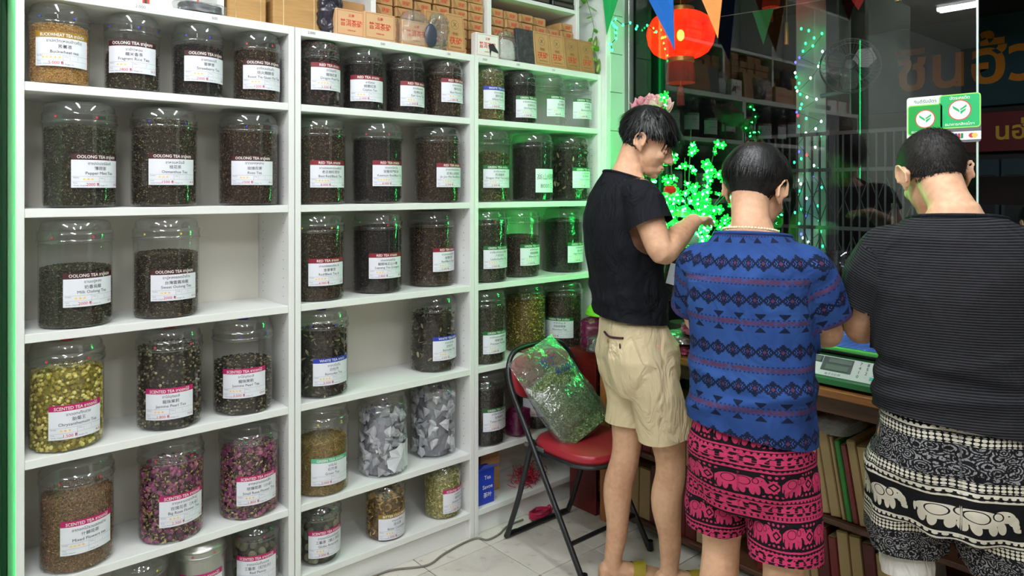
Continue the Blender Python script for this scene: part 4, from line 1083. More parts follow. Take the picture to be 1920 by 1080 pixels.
# orange tube trolley with a glass bowl
ORT = mat('orange_tube', (196, 66, 26), .4)
tr = thing('tube_trolley', 'orange tube-framed trolley outside the window', 'trolley', (3.62, 1.45, -.02))
for a in (-.20, .20):
    for b in (-.28, .28): MB().tube([(a, b, 0), (a * .9, b * .92, 1.0)], .011, 8).build('leg', ORT, tr)
for z in (.35, .66, 1.0):
    k = 1 - .1 * z
    MB().tube([(-.2 * k, -.28 * k, z), (.2 * k, -.28 * k, z), (.2 * k, .28 * k, z), (-.2 * k, .28 * k, z)], .009, 8, closed=True).build('rail', ORT, tr)
MB().box(-.17, .17, -.24, .24, .655, .675, .003).build('tray', mat('red_tray', (120, 26, 30), .4), tr)
MB().box(-.175, .175, -.25, .25, 1.0, 1.012, .002).build('top_tray', mat('red_tray', (120, 26, 30), .4), tr)
bw = MB().lathe([(.001, .0), (.05, .002), (.09, .03), (.125, .10), (.13, .16), (.134, .165), (.128, .168)], 36).build('glass_bowl', clear_film('bowl_glass', (236, 240, 242), .02, .08, 3.5), None, (3.60, 1.62, .9935)); tag(bw, 'large clear glass bowl standing on the trolley outside', 'bowl')
# ------------------------------------------------------------------ lanterns
def red_silk():
    t = MT('lantern_silk'); g = t.new('ShaderNodeNewGeometry')
    n = t.noise(9, 3)
    c = t.ramp(n, [(.3, (214, 30, 22)), (.7, (240, 62, 36))])
    d = t.new('ShaderNodeBsdfDiffuse'); tl = t.new('ShaderNodeBsdfTranslucent'); tp = t.new('ShaderNodeBsdfTransparent')
    tp.inputs[0].default_value = (*lin((255, 120, 80)), 1)
    for x in (d, tl): t.nt.links.new(c, x.inputs[0])
    m1 = t.new('ShaderNodeMixShader'); m1.inputs[0].default_value = .72
    t.nt.links.new(d.outputs[0], m1.inputs[1]); t.nt.links.new(tl.outputs[0], m1.inputs[2])
    m2 = t.new('ShaderNodeMixShader'); m2.inputs[0].default_value = .07
    t.nt.links.new(m1.outputs[0], m2.inputs[1]); t.nt.links.new(tp.outputs[0], m2.inputs[2]); t.nt.links.new(m2.outputs[0], t.out.inputs[0])
    return t.m
SILK = red_silk(); GOLD = mat('gold_trim', (206, 168, 84), .35, .5); FRINGE = mat('red_fringe', (150, 40, 40), .8, var=.35, scale=60, stretch=(8, 8, .2))
def lantern(label, loc, s, lit, rz=0.0, tail=True):
    t = thing('red_lantern', label, 'lantern', loc, rz, group='red silk lanterns'); t.scale = (s, s, s)
    n = 12; rings = []
    g = MB(); prof = [(.075, -.135), (.12, -.128), (.165, -.10), (.195, -.05), (.205, 0), (.195, .05), (.165, .10), (.12, .128), (.075, .135)]
    nu = 72; V = []
    for r, z in prof:
        for k in range(nu):
            a = 2 * pi * k / nu; b = abs(((a / (2 * pi) * n) % 1) - .5) * 2
            rr = r * (1 - .035 * b ** 2) if r > .08 else r
            V.append((rr * cos(a), rr * sin(a), z))
    g.add(V, [(i * nu + k, i * nu + (k + 1) % nu, (i + 1) * nu + (k + 1) % nu, (i + 1) * nu + k) for i in range(len(prof) - 1) for k in range(nu)], 0, True).build('silk_globe', SILK, t)
    rm = MB().tube([(r * .968 + .0015, 0, z) for r, z in prof], .0018, 5).mesh('rib', GOLD)
    for k in range(n): place('rib', rm, t).rotation_euler.z = 2 * pi * (k + .5) / n
    for z0, z1 in ((-.165, -.133), (.133, .165)): MB().lathe([(.076, z0), (.08, z0 + .004), (.08, z1 - .004), (.076, z1)], 36, cap1=z0 > 0).build('gold_cap', GOLD, t)
    MB().lathe([(.074, -.165), (.080, -.20), (.086, -.24), (.084, -.285)], 48).build('fringe', FRINGE, t)
    if tail: MB().tube([(0, 0, -.165), (0, 0, -.30)], .002, 5).build('tassel_cord', GOLD, t)
    if tail: MB().lathe([(.001, -.30), (.012, -.305), (.016, -.32), (.020, -.345), (.024, -.42), (.001, -.425)], 16).build('tassel', FRINGE, t)
    MB().tube([(0, 0, .165), (0, 0, (3.34 - loc[2]) / s)], .003, 5).build('hanging_cord', GOLD, t)
    if lit: MB().ell((0, 0, .0), (.022, .022, .034), 12, 10).build('bulb', emissive('lantern_bulb', (255, 196, 120), lit), t)
    return t
lantern('lit red silk lantern with gold trim behind the blue pennant', (3.50, 2.520, 2.375), .98, 260, .1)
lantern('dark red lantern bottom at the top photo edge, above the lit lantern', (3.95, 2.82, 2.96), .85, 0, .3, False)
lantern('orange-lit lantern bottom at the top photo edge, near the string lights', (4.70, 2.62, 2.96), .72, 180, .2)
# ------------------------------------------------------------------ pennants
def bunting(label, p0, p1, flags, name='pennant_bunting'):
    t = thing(name, label, 'bunting', p0)
    d = Vector(p1) - Vector(p0)
    pts = [tuple(d * u + Vector((0, 0, -.03 * 4 * u * (1 - u)))) for u in np.linspace(0, 1, 15)]
    MB().tube(pts, .0022, 5).build('cord', mat('bunting_cord', (210, 210, 200), .7), t)
    for u, w, h, col, tw in flags:
        c = d * u + Vector((0, 0, -.03 * 4 * u * (1 - u)))
        dx = d.normalized() * w / 2
        tip = c + Vector((tw * .6, tw * -.4, -h)) + d.normalized() * tw
        a, b = c - dx, c + dx
        mid = [(a + tip) / 2 + Vector((.006, 0, 0)), (b + tip) / 2 + Vector((-.004, 0, 0))]
        nrm = Vector((.0008, 0, 0))
        P = [a, (a + b) / 2 + Vector((-.004, 0, 0)), b, mid[1], tip, mid[0]]
        V = [p - nrm for p in P] + [p + nrm for p in P]
        MB().add(V, [(0, 1, 2, 3, 4, 5), (11, 10, 9, 8, 7, 6)] + [(i, (i + 1) % 6, 6 + (i + 1) % 6, 6 + i) for i in range(6)]).build('pennant', mat('pennant_' + col, {'blue': (30, 108, 206), 'orange': (244, 150, 84), 'green': (30, 176, 92), 'red': (206, 44, 48)}[col], .55, bump=.003, bscale=8), t)
    return t
bunting('string of blue, green and orange pennants inside the window top', (2.66, 2.42, 2.50), (2.66, 1.15, 2.44), [(.085, .15, .26, 'green', -.02), (.285, .20, .35, 'blue', .06), (.505, .19, .32, 'orange', .03), (.80, .15, .22, 'red', .0)])
bunting('far string of green and red pennants outside the window', (4.2, 2.9, 2.64), (4.2, .7, 2.62), [(.23, .15, .22, 'green', .0), (.50, .12, .10, 'red', 0), (.70, .12, .10, 'red', 0)])
for y, z, L in ((2.21, 2.50, .14), (1.36, 2.66, .30)):
    c = thing('gold_tassel', ['thin gold tassel below the far green pennant', 'long gold tassel hanging at the right side of the glass'][L > .2], 'tassel', (4.15 if L < .2 else 3.6, y if L < .2 else 1.36, z))
    MB().tube([(0, 0, 0), (0, 0, 3.34 - z)], .002, 5).build('cord', GOLD, c)
    MB().lathe([(.001, 0), (.010, -.01), (.012, -L * .5), (.014, -L), (.001, -L)], 10).build('threads', GOLD, c)
# ------------------------------------------------------------------ bank stickers on the glass
GRN = mat('sticker_green', (10, 148, 62), .45); GRNB = mat('sticker_green_bright', (8, 168, 98), .45); LIME = mat('sticker_lime', (150, 220, 90), .45)
ask_text(['ยินดีรับบัตร', 'บัตรเครดิต', 'ธนาคารกสิกรไทย', 'VISA', 'JCB'], .01)
def rrect(w, h, r, n=5):
    P = []
    for cx, cy, a0 in ((w / 2 - r, h / 2 - r, 0), (-w / 2 + r, h / 2 - r, pi / 2), (-w / 2 + r, -h / 2 + r, pi), (w / 2 - r, -h / 2 + r, 1.5 * pi)):
        P += [(cx + r * cos(a0 + pi / 2 * k / n), cy + r * sin(a0 + pi / 2 * k / n)) for k in range(n + 1)]
    return P
def flat(P, m, nm, par, z):
    return MB().add([(x, y, z) for x, y in P], [tuple(range(len(P)))]).build(nm, m, par)
def bank_sticker(label, yc, zc, w, h, white):
    M = face_M((WX - .004, yc, zc), (0, -1, 0), (0, 0, 1))
    root = MB().poly(rrect(w, h, .010), .0008).build('bank_sticker', mat('sticker_white', (236, 238, 238), .4) if white else mat('sticker_clear_grey', (96, 92, 100), .4)); root.matrix_world = M
    tag(root, label, 'sticker')
    g = .115 if white else .125
    cy = -.004 if white else .028
    flat([(x, y + cy) for x, y in rrect(g + .008, g * .92 + .008, .012)], LIME, 'lime_border', root, .0011)
    gp = flat([(x, y + cy) for x, y in rrect(g, g * .92, .008)], GRN if white else GRNB, 'green_field', root, .0014)
    n = 30; R = g * .30
    flat([(R * cos(2 * pi * k / n), cy + .003 + R * sin(2 * pi * k / n)) for k in range(n)], mat('sticker_red_ring', (206, 60, 50), .4), 'red_ring', root, .0017)
    flat([(R * .9 * cos(2 * pi * k / n), cy + .003 + R * .9 * sin(2 * pi * k / n)) for k in range(n)], mat('sticker_white', (236, 238, 238), .4), 'white_disc', root, .0020)
    for q in ([(-.62, .48), (-.1, .10), (0, -.05), (-.02, -.22), (-.55, .18)], [(.04, .10), (.6, .5), (.6, .28), (.08, -.05)], [(.06, -.12), (.58, .16), (.5, -.05), (.1, -.42)]):
        flat([(x * R, cy + .003 + y * R) for x, y in q], GRNB, 'leaf_emblem', root, .0023)
    mb = MB(); flat_text(mb, 'ธนาคารกสิกรไทย', .014, 0, cy - g * .37, Matrix.Translation((0, 0, .0020)), g * .88, .01); mb.build('white_lettering', WHITEINK, root)
    mb = MB()
    if white: flat_text(mb, 'ยินดีรับบัตร', .017, 0, cy + g * .60, Matrix.Translation((0, 0, .0013)), g * .95, .01); mb.build('green_lettering', mat('dark_green_print', (30, 100, 84), .5), root)
    else:
        flat_text(mb, 'บัตรเครดิต', .015, 0, cy + g * .385, Matrix.Translation((0, 0, .0020)), g * .6, .01); mb.build('white_title', WHITEINK, root)
        cb = flat([(x, y - .062) for x, y in rrect(.135, .030, .002)], mat('sticker_white', (236, 238, 238), .4), 'card_strip', root, .0014)
        mb = MB(); flat_text(mb, 'VISA', .015, -.042, -.062, Matrix.Translation((0, 0, .0018)), None, .01); mb.build('visa_mark', mat('navy_print', (30, 44, 110), .5), root)
        for k, c in enumerate(((24, 60, 130), (190, 40, 60), (20, 120, 70))): flat([(x * .35 + .0 + (k - 1) * .0095 - .002, y - .062) for x, y in rrect(.024, .018, .004)], mat('jcb_%d' % k, c, .5), 'card_bar', root, .0018)
        for k, c in enumerate(((196, 50, 60), (232, 188, 90))): flat([(.038 + k * .010 + .0095 * cos(2 * pi * q / 18), -.062 + .0085 * sin(2 * pi * q / 18)) for q in range(18)], mat('mc_%d' % k, c, .5), 'card_circle', root, .0018 + k * .0003)
bank_sticker('white sticker with green bank emblem on the glass', 1.006, 1.735, .128, .165, True)
bank_sticker('green bank sticker with card logos at the glass edge', .892, 1.727, .135, .172, False)
# ------------------------------------------------------------------ green light tree on the desk
DZ = .80
LEDB = emissive('led_bulb', (50, 255, 110), 140)
t = MT('led_petal'); b_ = t.bsdf((12, 130, 40), .3, emit=(0, 210, 60), es=.45)
PETAL = t.m
def blossom_mesh():
    mb = MB()
    for k in range(5):
        a = 2 * pi * k / 5; M = Matrix.Rotation(a, 4, 'Z')
        V = [(.002, 0, .0), (.008, -.0055, .003), (.016, -.006, .005), (.0205, 0, .0035), (.016, .006, .005), (.008, .0055, .003), (.011, 0, -.0005)]
        mb.add(V, [(0, 1, 6), (1, 2, 6), (2, 3, 6), (3, 4, 6), (4, 5, 6), (5, 0, 6)], 0, True, M)
    mb.ell((0, 0, .005), (.0038, .0038, .006), 6, 5, 1)
    return mb.mesh('led_blossom', [PETAL, LEDB])
BLOS = blossom_mesh()
tree = thing('led_tree', 'green glowing blossom light tree standing on the desk', 'light tree', (2.64, 1.88, DZ))
BARK = mat('tree_wire_bark', (30, 44, 28), .7)
MB().lathe([(.07, 0), (.075, .01), (.065, .09), (.001, .092)], 24, cap0=True).build('pot', mat('dark_pot', (40, 34, 30), .5), tree)
right = Vector((.7545, -.6563, 0)); dep = Vector((.6563, .7545, 0))
def TP(u, z, d=0.0): return right * (u * 1.3 - (.025 if z > .3 else 0)) + dep * d + Vector((0, 0, z * 1.03 + (.05 if z > .3 else 0)))
MB().tube([TP(0, .05), TP(.01, .25), TP(-.005, .42)], [.011, .009, .007], 8).build('trunk', BARK, tree)
NBL = 0
def twig(p0, p1, n, sp):
    global NBL
    p0, p1 = Vector(p0), Vector(p1)
    mid = (p0 + p1) / 2 + Vector((random.uniform(-.02, .02), random.uniform(-.02, .02), .02))
    pts = [p0 * (1 - u) ** 2 + mid * 2 * u * (1 - u) + p1 * u * u for u in np.linspace(0, 1, 7)]
    MB().tube(pts, [.0045 - .0028 * k / 6 for k in range(7)], 5).build('branch', BARK, tree)
    for k in range(n):
        u = .25 + .75 * (k + random.random() * .6) / n; u = min(u, 1)
        c = p0 * (1 - u) ** 2 + mid * 2 * u * (1 - u) + p1 * u * u + Vector((random.gauss(0, sp), random.gauss(0, sp), random.gauss(0, sp)))
        o = place('led_blossom', BLOS, tree)
        toward = Vector((-.75, -.6, random.uniform(-.2, .6))) + Vector((random.gauss(0, .7), random.gauss(0, .7), random.gauss(0, .6)))
        o.matrix_local = Matrix.Translation(c) @ toward.to_track_quat('Z', 'Y').to_matrix().to_4x4() @ Matrix.Scale(random.uniform(1.0, 1.3), 4)
        NBL += 1
base = TP(-.005, .40)
for u, z, d, n, sp in ((-.055, 1.02, -.02, 30, .016), (-.035, .93, .03, 14, .02), (.045, .86, .02, 7, .016), (.13, .80, .03, 22, .02), (-.20, .62, -.02, 26, .03), (-.12, .70, .06, 16, .03), (.08, .66, -.05, 20, .03), (.02, .74, .0, 18, .03), (.17, .62, .02, 18, .028), (.21, .50, .04, 14, .03), (-.15, .52, -.08, 18, .03), (.05, .56, -.10, 18, .03), (-.04, .60, .08, 14, .03), (.24, .66, .08, 14, .025), (.12, .46, -.06, 14, .03), (-.08, .44, -.06, 12, .03), (-.17, .42, .0, 10, .03)):
    twig(TP(0, .22 + random.uniform(0, .15)), TP(u, z, d), n, sp)
FRT = mat('red_fruit', (196, 40, 26), .2, var=.2, scale=10)
for u, z, d in ((-.050, .83, -.05), (-.050, .60, -.12)):
    o = MB().lathe([(.001, -.024), (.014, -.022), (.027, -.008), (.027, .008), (.016, .020), (.004, .017), (.001, .018)], 16).build('red_fruit', FRT, tree, tuple(TP(u, z, d)))
    MB().lathe([(.012, .0205), (.004, .019), (.001, .024)], 5).build('calyx', LEAFG, o)
for k in range(9):
    o = place('foliage_leaf', LEAF, tree)
    o.matrix_local = Matrix.Translation(TP(random.uniform(-.16, .05), random.uniform(.28, .5), -.06)) @ Euler((random.uniform(-1, 1), random.uniform(-.5, .5), random.uniform(0, 6.28))).to_matrix().to_4x4() @ Matrix.Scale(random.uniform(.07, .11), 4)
# artificial peony in a vase behind the tree
fl = thing('artificial_peony', 'large pale pink artificial peony behind the black-haired head', 'flower', (2.62, 2.045, DZ))
MB().lathe([(.035, 0), (.05, .05), (.045, .14), (.025, .19), (.030, .21)], 24, cap0=True).build('vase', mat('dark_vase', (50, 46, 52), .25), fl)
MB().tube([(0, 0, .15), (.0, .0, .6), (0, 0, 1.0)], .004, 6).build('stem', LEAFD, fl)
PK = leafm('peony_petal', (226, 140, 160), (244, 196, 206))
pm = MB(); V = []; n = 6
for i in range(n):
    for k in range(5):
        u = i / (n - 1); w = (k - 2) / 2
        V.append((u * .9 + .05 * cos(k * 2.0), w * (.15 + .45 * sin(pi * (.15 + .75 * u))), .35 * u ** 2 + .12 * w * w - .1 * u + .04 * sin(5 * w + i)))
pm.add(V, [(i * 5 + k, i * 5 + k + 1, i * 5 + k + 6, i * 5 + k + 5) for i in range(n - 1) for k in range(4)], 0, True)
PM = pm.mesh('petal', PK)
for k in range(26):
    ring = k // 7; a = k * 2.4
    o = place('petal', PM, fl)
    o.matrix_local = Matrix.Translation((0, 0, 1.005)) @ Matrix.Rotation(.5, 4, Vector((.6, -.8, 0))) @ Matrix.Rotation(a, 4, 'Z') @ Matrix.Rotation(-.25 - ring * .36, 4, 'Y') @ Matrix.Scale(.115 - ring * .010, 4)
# cluster of green bulbs where the light rope reaches the ceiling corner
gb = thing('green_bulb_string', 'short string of green bulbs at the top of the window post', 'string lights', (2.70, 2.36, 2.10))
pts = []
for k in range(16):
    p = (random.uniform(-.01, .05) + (.05 * (k - 9) if k > 9 else 0), random.uniform(-.02, .0), .19 + random.uniform(-.02, .04) if k > 4 else .06 + k * .03); pts.append(p)
    place('bulb', BULBM['g'], gb, p).scale = (.7, .7, .7)
MB().tube(pts, .002, 5).build('wire', mat('green_wire', (20, 60, 34), .6), gb)
# ------------------------------------------------------------------ desk under the window
def wood_mat(nm, c1, c2, sc=(3, 3, 40), rough=.35):
    t = MT(nm); n = t.noise(2.5, 5, t.mapped(sc), .6, .4)
    t.bsdf(t.ramp(n, [(.3, c1), (.7, c2)]), rough, 0, n, .0006); return t.m
WOOD = wood_mat('desk_wood', (120, 70, 32), (176, 114, 58), (40, 2, 40))
WOODL = wood_mat('desk_leg_wood', (150, 92, 44), (186, 124, 66), (30, 30, 2))
DKWOOD = wood_mat('dark_desk_board', (58, 34, 22), (86, 52, 32), (30, 2, 30), .5)
dk = thing('desk', 'brown wooden desk with open shelves under the window', 'desk', (2.38, 0, 0))
Y0, Y1 = .60, 2.165
MB().box(0, .485, Y0, Y1, .772, .80, .003).build('desk_top', WOOD, dk)
MB().box(.02, .04, Y0 + .04, Y1 - .04, .715, .7715, .002).build('apron', DKWOOD, dk)
for x in (.012, .44):
    for y in (Y0 + .01, Y1 - .045): MB().box(x, x + .035, y, y + .035, 0, .7715, .003).build('leg', WOODL, dk)
for z in (.345, .055): MB().box(.048, .438, Y0 + .047, Y1 - .047, z - .018, z, .002).build('shelf_board', DKWOOD, dk)
MB().box(.478, .484, Y0 + .05, Y1 - .05, .03, .7715).build('back_board', DKWOOD, dk)
MB().box(.06, .43, 1.33, 1.348, .3455, .714, .001).build('divider', WOODL, dk)
# packets and folders on the desk shelves
PK_M = [mat('packet_kraft', (150, 122, 82), .85, var=.2, scale=14), mat('packet_kraft_dark', (116, 90, 58), .85, var=.2, scale=14), mat('folder_red', (104, 18, 22), .35, var=.15), mat('folder_green', (36, 120, 40), .4, var=.15), mat('folder_grey', (128, 128, 118), .6), mat('folder_maroon', (84, 18, 24), .4)]
PK_N = ['kraft paper packet', 'dark kraft packet', 'red folder', 'green folder', 'grey folder', 'maroon folder']
PGE = mat('page_edges', (164, 140, 100), .85, var=.12, scale=90, stretch=(1, 40, 1))
cnt = {}
def packet(y, z, th, h, lean, kind, where, dd=.24, x=.07):
    nm = ['paper_packet', 'paper_packet', 'folder', 'folder', 'folder', 'folder'][kind]
    key = (where, kind); cnt[key] = cnt.get(key, 0) + 1
    o = MB().box(0, dd, -th, 0, 0, h, .003).build(nm, PK_M[kind])
    MB().box(-.0012, .002, -th + .003, -.003, .004, h - .004).build('page_edge', PGE if kind < 2 else PK_M[kind], o)
    MB().box(.004, dd - .004, -th + .003, -.003, h - .001, h + .0012).build('top_edge', PGE, o)
    o.matrix_world = Matrix.Translation((2.38 + x, y, z + .0006 + th * abs(sin(lean)) * (lean < 0))) @ Matrix.Rotation(-lean, 4, 'X')
    return o, key
ORDW = ['first', 'second', 'third', 'fourth', 'fifth', 'sixth', 'seventh', 'eighth', 'ninth', 'tenth', 'eleventh', 'twelfth', 'thirteenth', 'fourteenth', 'fifteenth', 'sixteenth']
def packet_row(y0, z, seq, where, lean, dy=.006):
    y = y0
    for i, (kind, th, h) in enumerate(seq):
        o, key = packet(y, z, th, h, lean + random.uniform(-.02, .02) * 0, kind, where)
        tag(o, f'{PK_N[kind]} on the {where}, {ORDW[i]} from the left', 'packet' if kind < 2 else 'folder', 'packets and folders under the desk')
        y -= th / cos(lean) + .0022
packet_row(1.268, .345, [(5, .03, .26), (2, .022, .28), (2, .02, .27), (0, .042, .285), (0, .036, .29), (1, .014, .28), (3, .018, .27), (2, .02, .26), (0, .03, .28), (1, .035, .27), (5, .03, .28), (0, .03, .26), (2, .03, .28), (1, .03, .28), (0, .03, .27)], 'upper desk shelf', .17)
packet_row(1.42, .055, [(2, .03, .22), (5, .03, .25), (1, .025, .24), (4, .03, .25), (4, .02, .25), (0, .03, .24), (0, .03, .26), (1, .03, .25), (5, .04, .24), (2, .03, .22), (0, .04, .25), (1, .04, .25), (5, .04, .24), (0, .04, .22), (2, .04, .25), (4, .04, .25)], 'lower desk shelf', .10)
packet_row(2.085, .345, [(3, .04, .30), (3, .03, .28), (5, .05, .26), (5, .04, .28), (2, .05, .24), (1, .06, .25), (5, .06, .26), (0, .06, .25), (2, .05, .27), (5, .05, .26), (5, .06, .24), (2, .06, .25)], 'upper shelf at the left desk end', -.02)
packet_row(2.085, .055, [(5, .05, .24), (0, .05, .22), (1, .06, .22), (5, .05, .24), (2, .06, .20), (5, .06, .24), (5, .05, .22), (0, .06, .24), (1, .05, .22)], 'lower shelf at the left desk end', -.02)
o = crumple(.12, .06, .05, 41, .016, 40, 14, 0, 12).build('loose_plastic', BAGTHIN, None, (2.50, 1.12, .641)); tag(o, 'crumpled clear plastic lying above the leaning packets', 'plastic bag')
# ------------------------------------------------------------------ weighing scale
SG = mat('scale_green', (70, 170, 74), .35); SGD = mat('scale_dark_green', (36, 112, 62), .4); SW = mat('scale_white', (214, 222, 220), .35)
scl = thing('weighing_scale', 'green and white electronic weighing scale on the desk', 'scale', (2.40, 1.10, DZ))
sy0, sy1 = -.165, .185
MB().add([(0, sy0, .012), (.33, sy0, .012), (.33, sy1, .012), (0, sy1, .012), (.0, sy0, .030), (.33, sy0, .10), (.33, sy1, .10), (.0, sy1, .030), (.065, sy0, .10), (.065, sy1, .10)],
         [(0, 3, 2, 1), (0, 4, 8, 5, 1), (3, 2, 6, 9, 7), (0, 3, 7, 4), (4, 7, 9, 8), (8, 9, 6, 5), (1, 5, 6, 2)]).build('body', SGD, scl)
pn = Vector((.065, 0, .07)).normalized()
PMx = face_M((.0, 0, .030), (0, -1, 0), (.065, 0, .07))
PMx = PMx @ Matrix.Translation((0, 0, .0015))
def pq(nm, u0, u1, v0, v1, m, z=0.0, th=.0012): return MB().box(u0, u1, v0, v1, z, z + th, .0004, 0, PMx).build(nm, m, scl)
pq('control_panel', -sy1 + .006, -sy0 - .006, .010, .088, SW)
LCD = mat('scale_lcd', (96, 112, 104), .2); BEZ = mat('scale_bezel', (58, 70, 68), .4)
pq('bezel', -.172, -.068, .058, .084, BEZ, .0014); pq('bezel', -.066, .036, .030, .084, BEZ, .0014)
for u0, u1, v0, v1 in ((-.160, -.074, .061, .080), (-.046, .032, .062, .080), (-.052, .026, .035, .055)): pq('display', u0, u1, v0, v1, LCD, .0027)
ask_text(list('0123456789.') + ['电子计价秤', '大红鹰'])
for r, row in enumerate(('789', '456', '123', '0. ')):
    for c, ch in enumerate(row):
        if ch == ' ': continue
        mb = MB(); flat_text(mb, ch, .016, .060 + c * .024, .076 - r * .016, PMx @ Matrix.Translation((0, 0, .0024))); mb.build('key_digit', INK, scl)
KEY = mat('scale_key_teal', (56, 176, 160), .4)
for u, v in ((.132, .076), (.132, .060), (.132, .044), (.108, .028), (.132, .028)): pq('teal_key', u - .009, u + .009, v - .006, v + .006, KEY, .0014)
mb = MB(); flat_text(mb, '电子计价秤', .011, -.02, .019, PMx @ Matrix.Translation((0, 0, .0014))); mb.build('scale_lettering', mat('navy_print', (30, 44, 110), .5), scl)
mb = MB().add([(-.135, .052, 0), (-.120, .046, 0), (-.108, .050, 0), (-.098, .054, 0), (-.108, .044, 0), (-.112, .034, 0), (-.118, .040, 0), (-.128, .043, 0)], [tuple(range(8))], 0, False, PMx @ Matrix.Translation((0, 0, .0016))); mb.build('bird_emblem', INK, scl)
MB().box(.085, .30, -.13, .15, .10, .118, .002).build('platform_support', BLACKP, scl)
MB().box(.045, .345, sy0 - .01, sy1 + .01, .1185, .133, .004).build('platform_rim', SG, scl)
t = MT('blue_platform'); n_ = t.noise(9, 3, t.mapped((1, 6, 1)))
t.bsdf(t.ramp(n_, [(.3, (58, 84, 176)), (.62, (84, 112, 206)), (.72, (170, 186, 236))]), .25, 0, t.noise(20, 3), .003)
MB().box(.057, .333, sy0 + .002, sy1 - .002, .133, .1362, .001).build('platform_sheet', t.m, scl)
for x in (.02, .31):
    for y in (sy0 + .02, sy1 - .02): MB().lathe([(.012, .0003), (.013, .004), (.011, .0118)], 12, cap0=True, cap1=True).build('foot', BLACKP, scl, (x, y, 0))
# pink and silver foil packets on the desk
FOILP = mat('pink_foil', (206, 90, 140), .22, .5, var=.3, scale=12, bump=.004, bscale=25); FOILS = mat('silver_foil', (206, 196, 204), .2, .7, var=.2, scale=12, bump=.004, bscale=25)
for i, (x, y, z, m, rz) in enumerate(((2.475, 1.78, 0, FOILP, .2), (2.48, 1.635, 0, FOILS, -.1), (2.475, 1.77, .045, FOILS, .3), (2.48, 1.63, .045, FOILP, 0.), (2.48, 1.70, .090, FOILP, .3), (2.47, 1.49, 0, FOILP, .1))):
    o = crumple(.085, .060, .040, 50 + i, .022, 52, 18, 0, 26, 2.6).build('foil_packet', m, None, (x, y, DZ + .0005 + z), rz)
    tag(o, ['pink foil packet at the bottom left of the desk pile', 'silver foil packet at the bottom of the desk pile', 'silver foil packet in the middle of the desk pile', 'pink foil packet in the middle of the desk pile', 'pink foil packet on top of the desk pile', 'pink foil packet lying alone behind the blue shirt'][i], 'packet', 'foil packets on the desk')
o = MB().box(-.10, .10, -.13, .13, 0, .05, .004).build('glass_tray', mat('pale_papers', (196, 206, 196), .5), None, (2.70, 1.43, DZ + .0005)); tag(o, 'pale stack of papers on the desk beside the scale', 'papers')
# ------------------------------------------------------------------ dark red cabinet at the desk end
RW = wood_mat('dark_red_wood', (74, 16, 14), (112, 28, 22), (6, 6, 30), .35)
cb = thing('red_cabinet', 'dark red wooden cabinet between bookcase and desk', 'cabinet', (2.405, 2.19, 0))
for x in (0, .237): MB().box(x, x + .018, 0, .165, 0, .735 if x == 0 else .80, .002).build('side_board', RW, cb)
for z in (.06, .42, .60, .735): MB().box(.0185, .2365, .001, .164, z - .016, z, .001).build('shelf', RW, cb)
MB().box(.0185, .2365, .158, .164, .062, .718).build('back_board', RW, cb)
for i in range(7):
    o = MB().box(-.085, .085, 0, .13, 0, .028, .003).build('paper_bundle', PK_M[i % 2], None, (2.53 + random.uniform(-.01, .01), 2.205 + random.uniform(0, .008), .0606 + i * .0286), 0)
    MB().box(-.082, .082, -.001, .002, .004, .024).build('page_edge', PGE, o)
    tag(o, f'flat kraft paper bundle in the red cabinet, {ORDW[i]} from the bottom', 'packet', 'flat bundles in the red cabinet')
for i in range(3):
    o = MB().box(-.10, .10, 0, .12, 0, .04, .003).build('green_box', PK_M[3], None, (2.53, 2.205, .4206 + i * .0406)); tag(o, f'flat green box in the red cabinet, {["lowest", "middle", "topmost"][i]} of three', 'box', 'green boxes in the red cabinet')
    MB().box(-.09, .09, -.001, .002, .012, .028).build('pale_strip', SW, o)
PURP = clear_film('purple_plastic', (196, 60, 140), .12, .08, 2.5, crinkle=.008, haze=.55, gain=.6, cscale=22, hazecol=(168, 40, 116))
o = crumple(.095, .055, .150, 61, .018, 48, 30, .15, 14, 2.4).build('purple_bag', PURP, None, (2.50, 2.262, .7006 + .02)); tag(o, 'purple plastic bag under the upturned lime green bowl', 'plastic bag')
o.location = (2.497, 2.262, .7358)
CAPG = mat('lime_plastic', (124, 222, 50), .4)
cp = thing('lime_bowl', 'bright lime green ribbed plastic bowl upturned on the purple bag', 'bowl', (2.53, 2.262, .885))
MB().lathe([(.078, 0), (.080, .004), (.070, .030), (.050, .052), (.020, .062), (.001, .063)], 36, cap0=True).build('dome', CAPG, cp)
for k in range(5):
    z = .010 + k * .009; r = .0785 - .0155 * ((z / .063) ** 2) * 3.2
    MB().tube([(r * cos(a), r * sin(a), z) for a in np.linspace(0, 2 * pi, 32, endpoint=False)], .0016, 5, closed=True).build('rib', CAPG, cp)
o = crumple(.060, .040, .075, 63, .014, 44, 20, .1, 16, 2.6).build('clear_bag', BAGFILM, None, (2.455, 2.225, .7008)); o.location = (2.435, 2.205, .7358)
tag(o, 'clear plastic bag of grey scraps beside the purple bag', 'plastic bag')
for k in range(5): crumple(.018, .014, .03, 70 + k, .006, 14, 8, 0, 30).build('grey_scrap', mat('grey_scrap', (140, 138, 140), .4, var=.3), o, (random.uniform(-.03, .03), random.uniform(-.015, .015), .004 + .02 * (k % 2)))
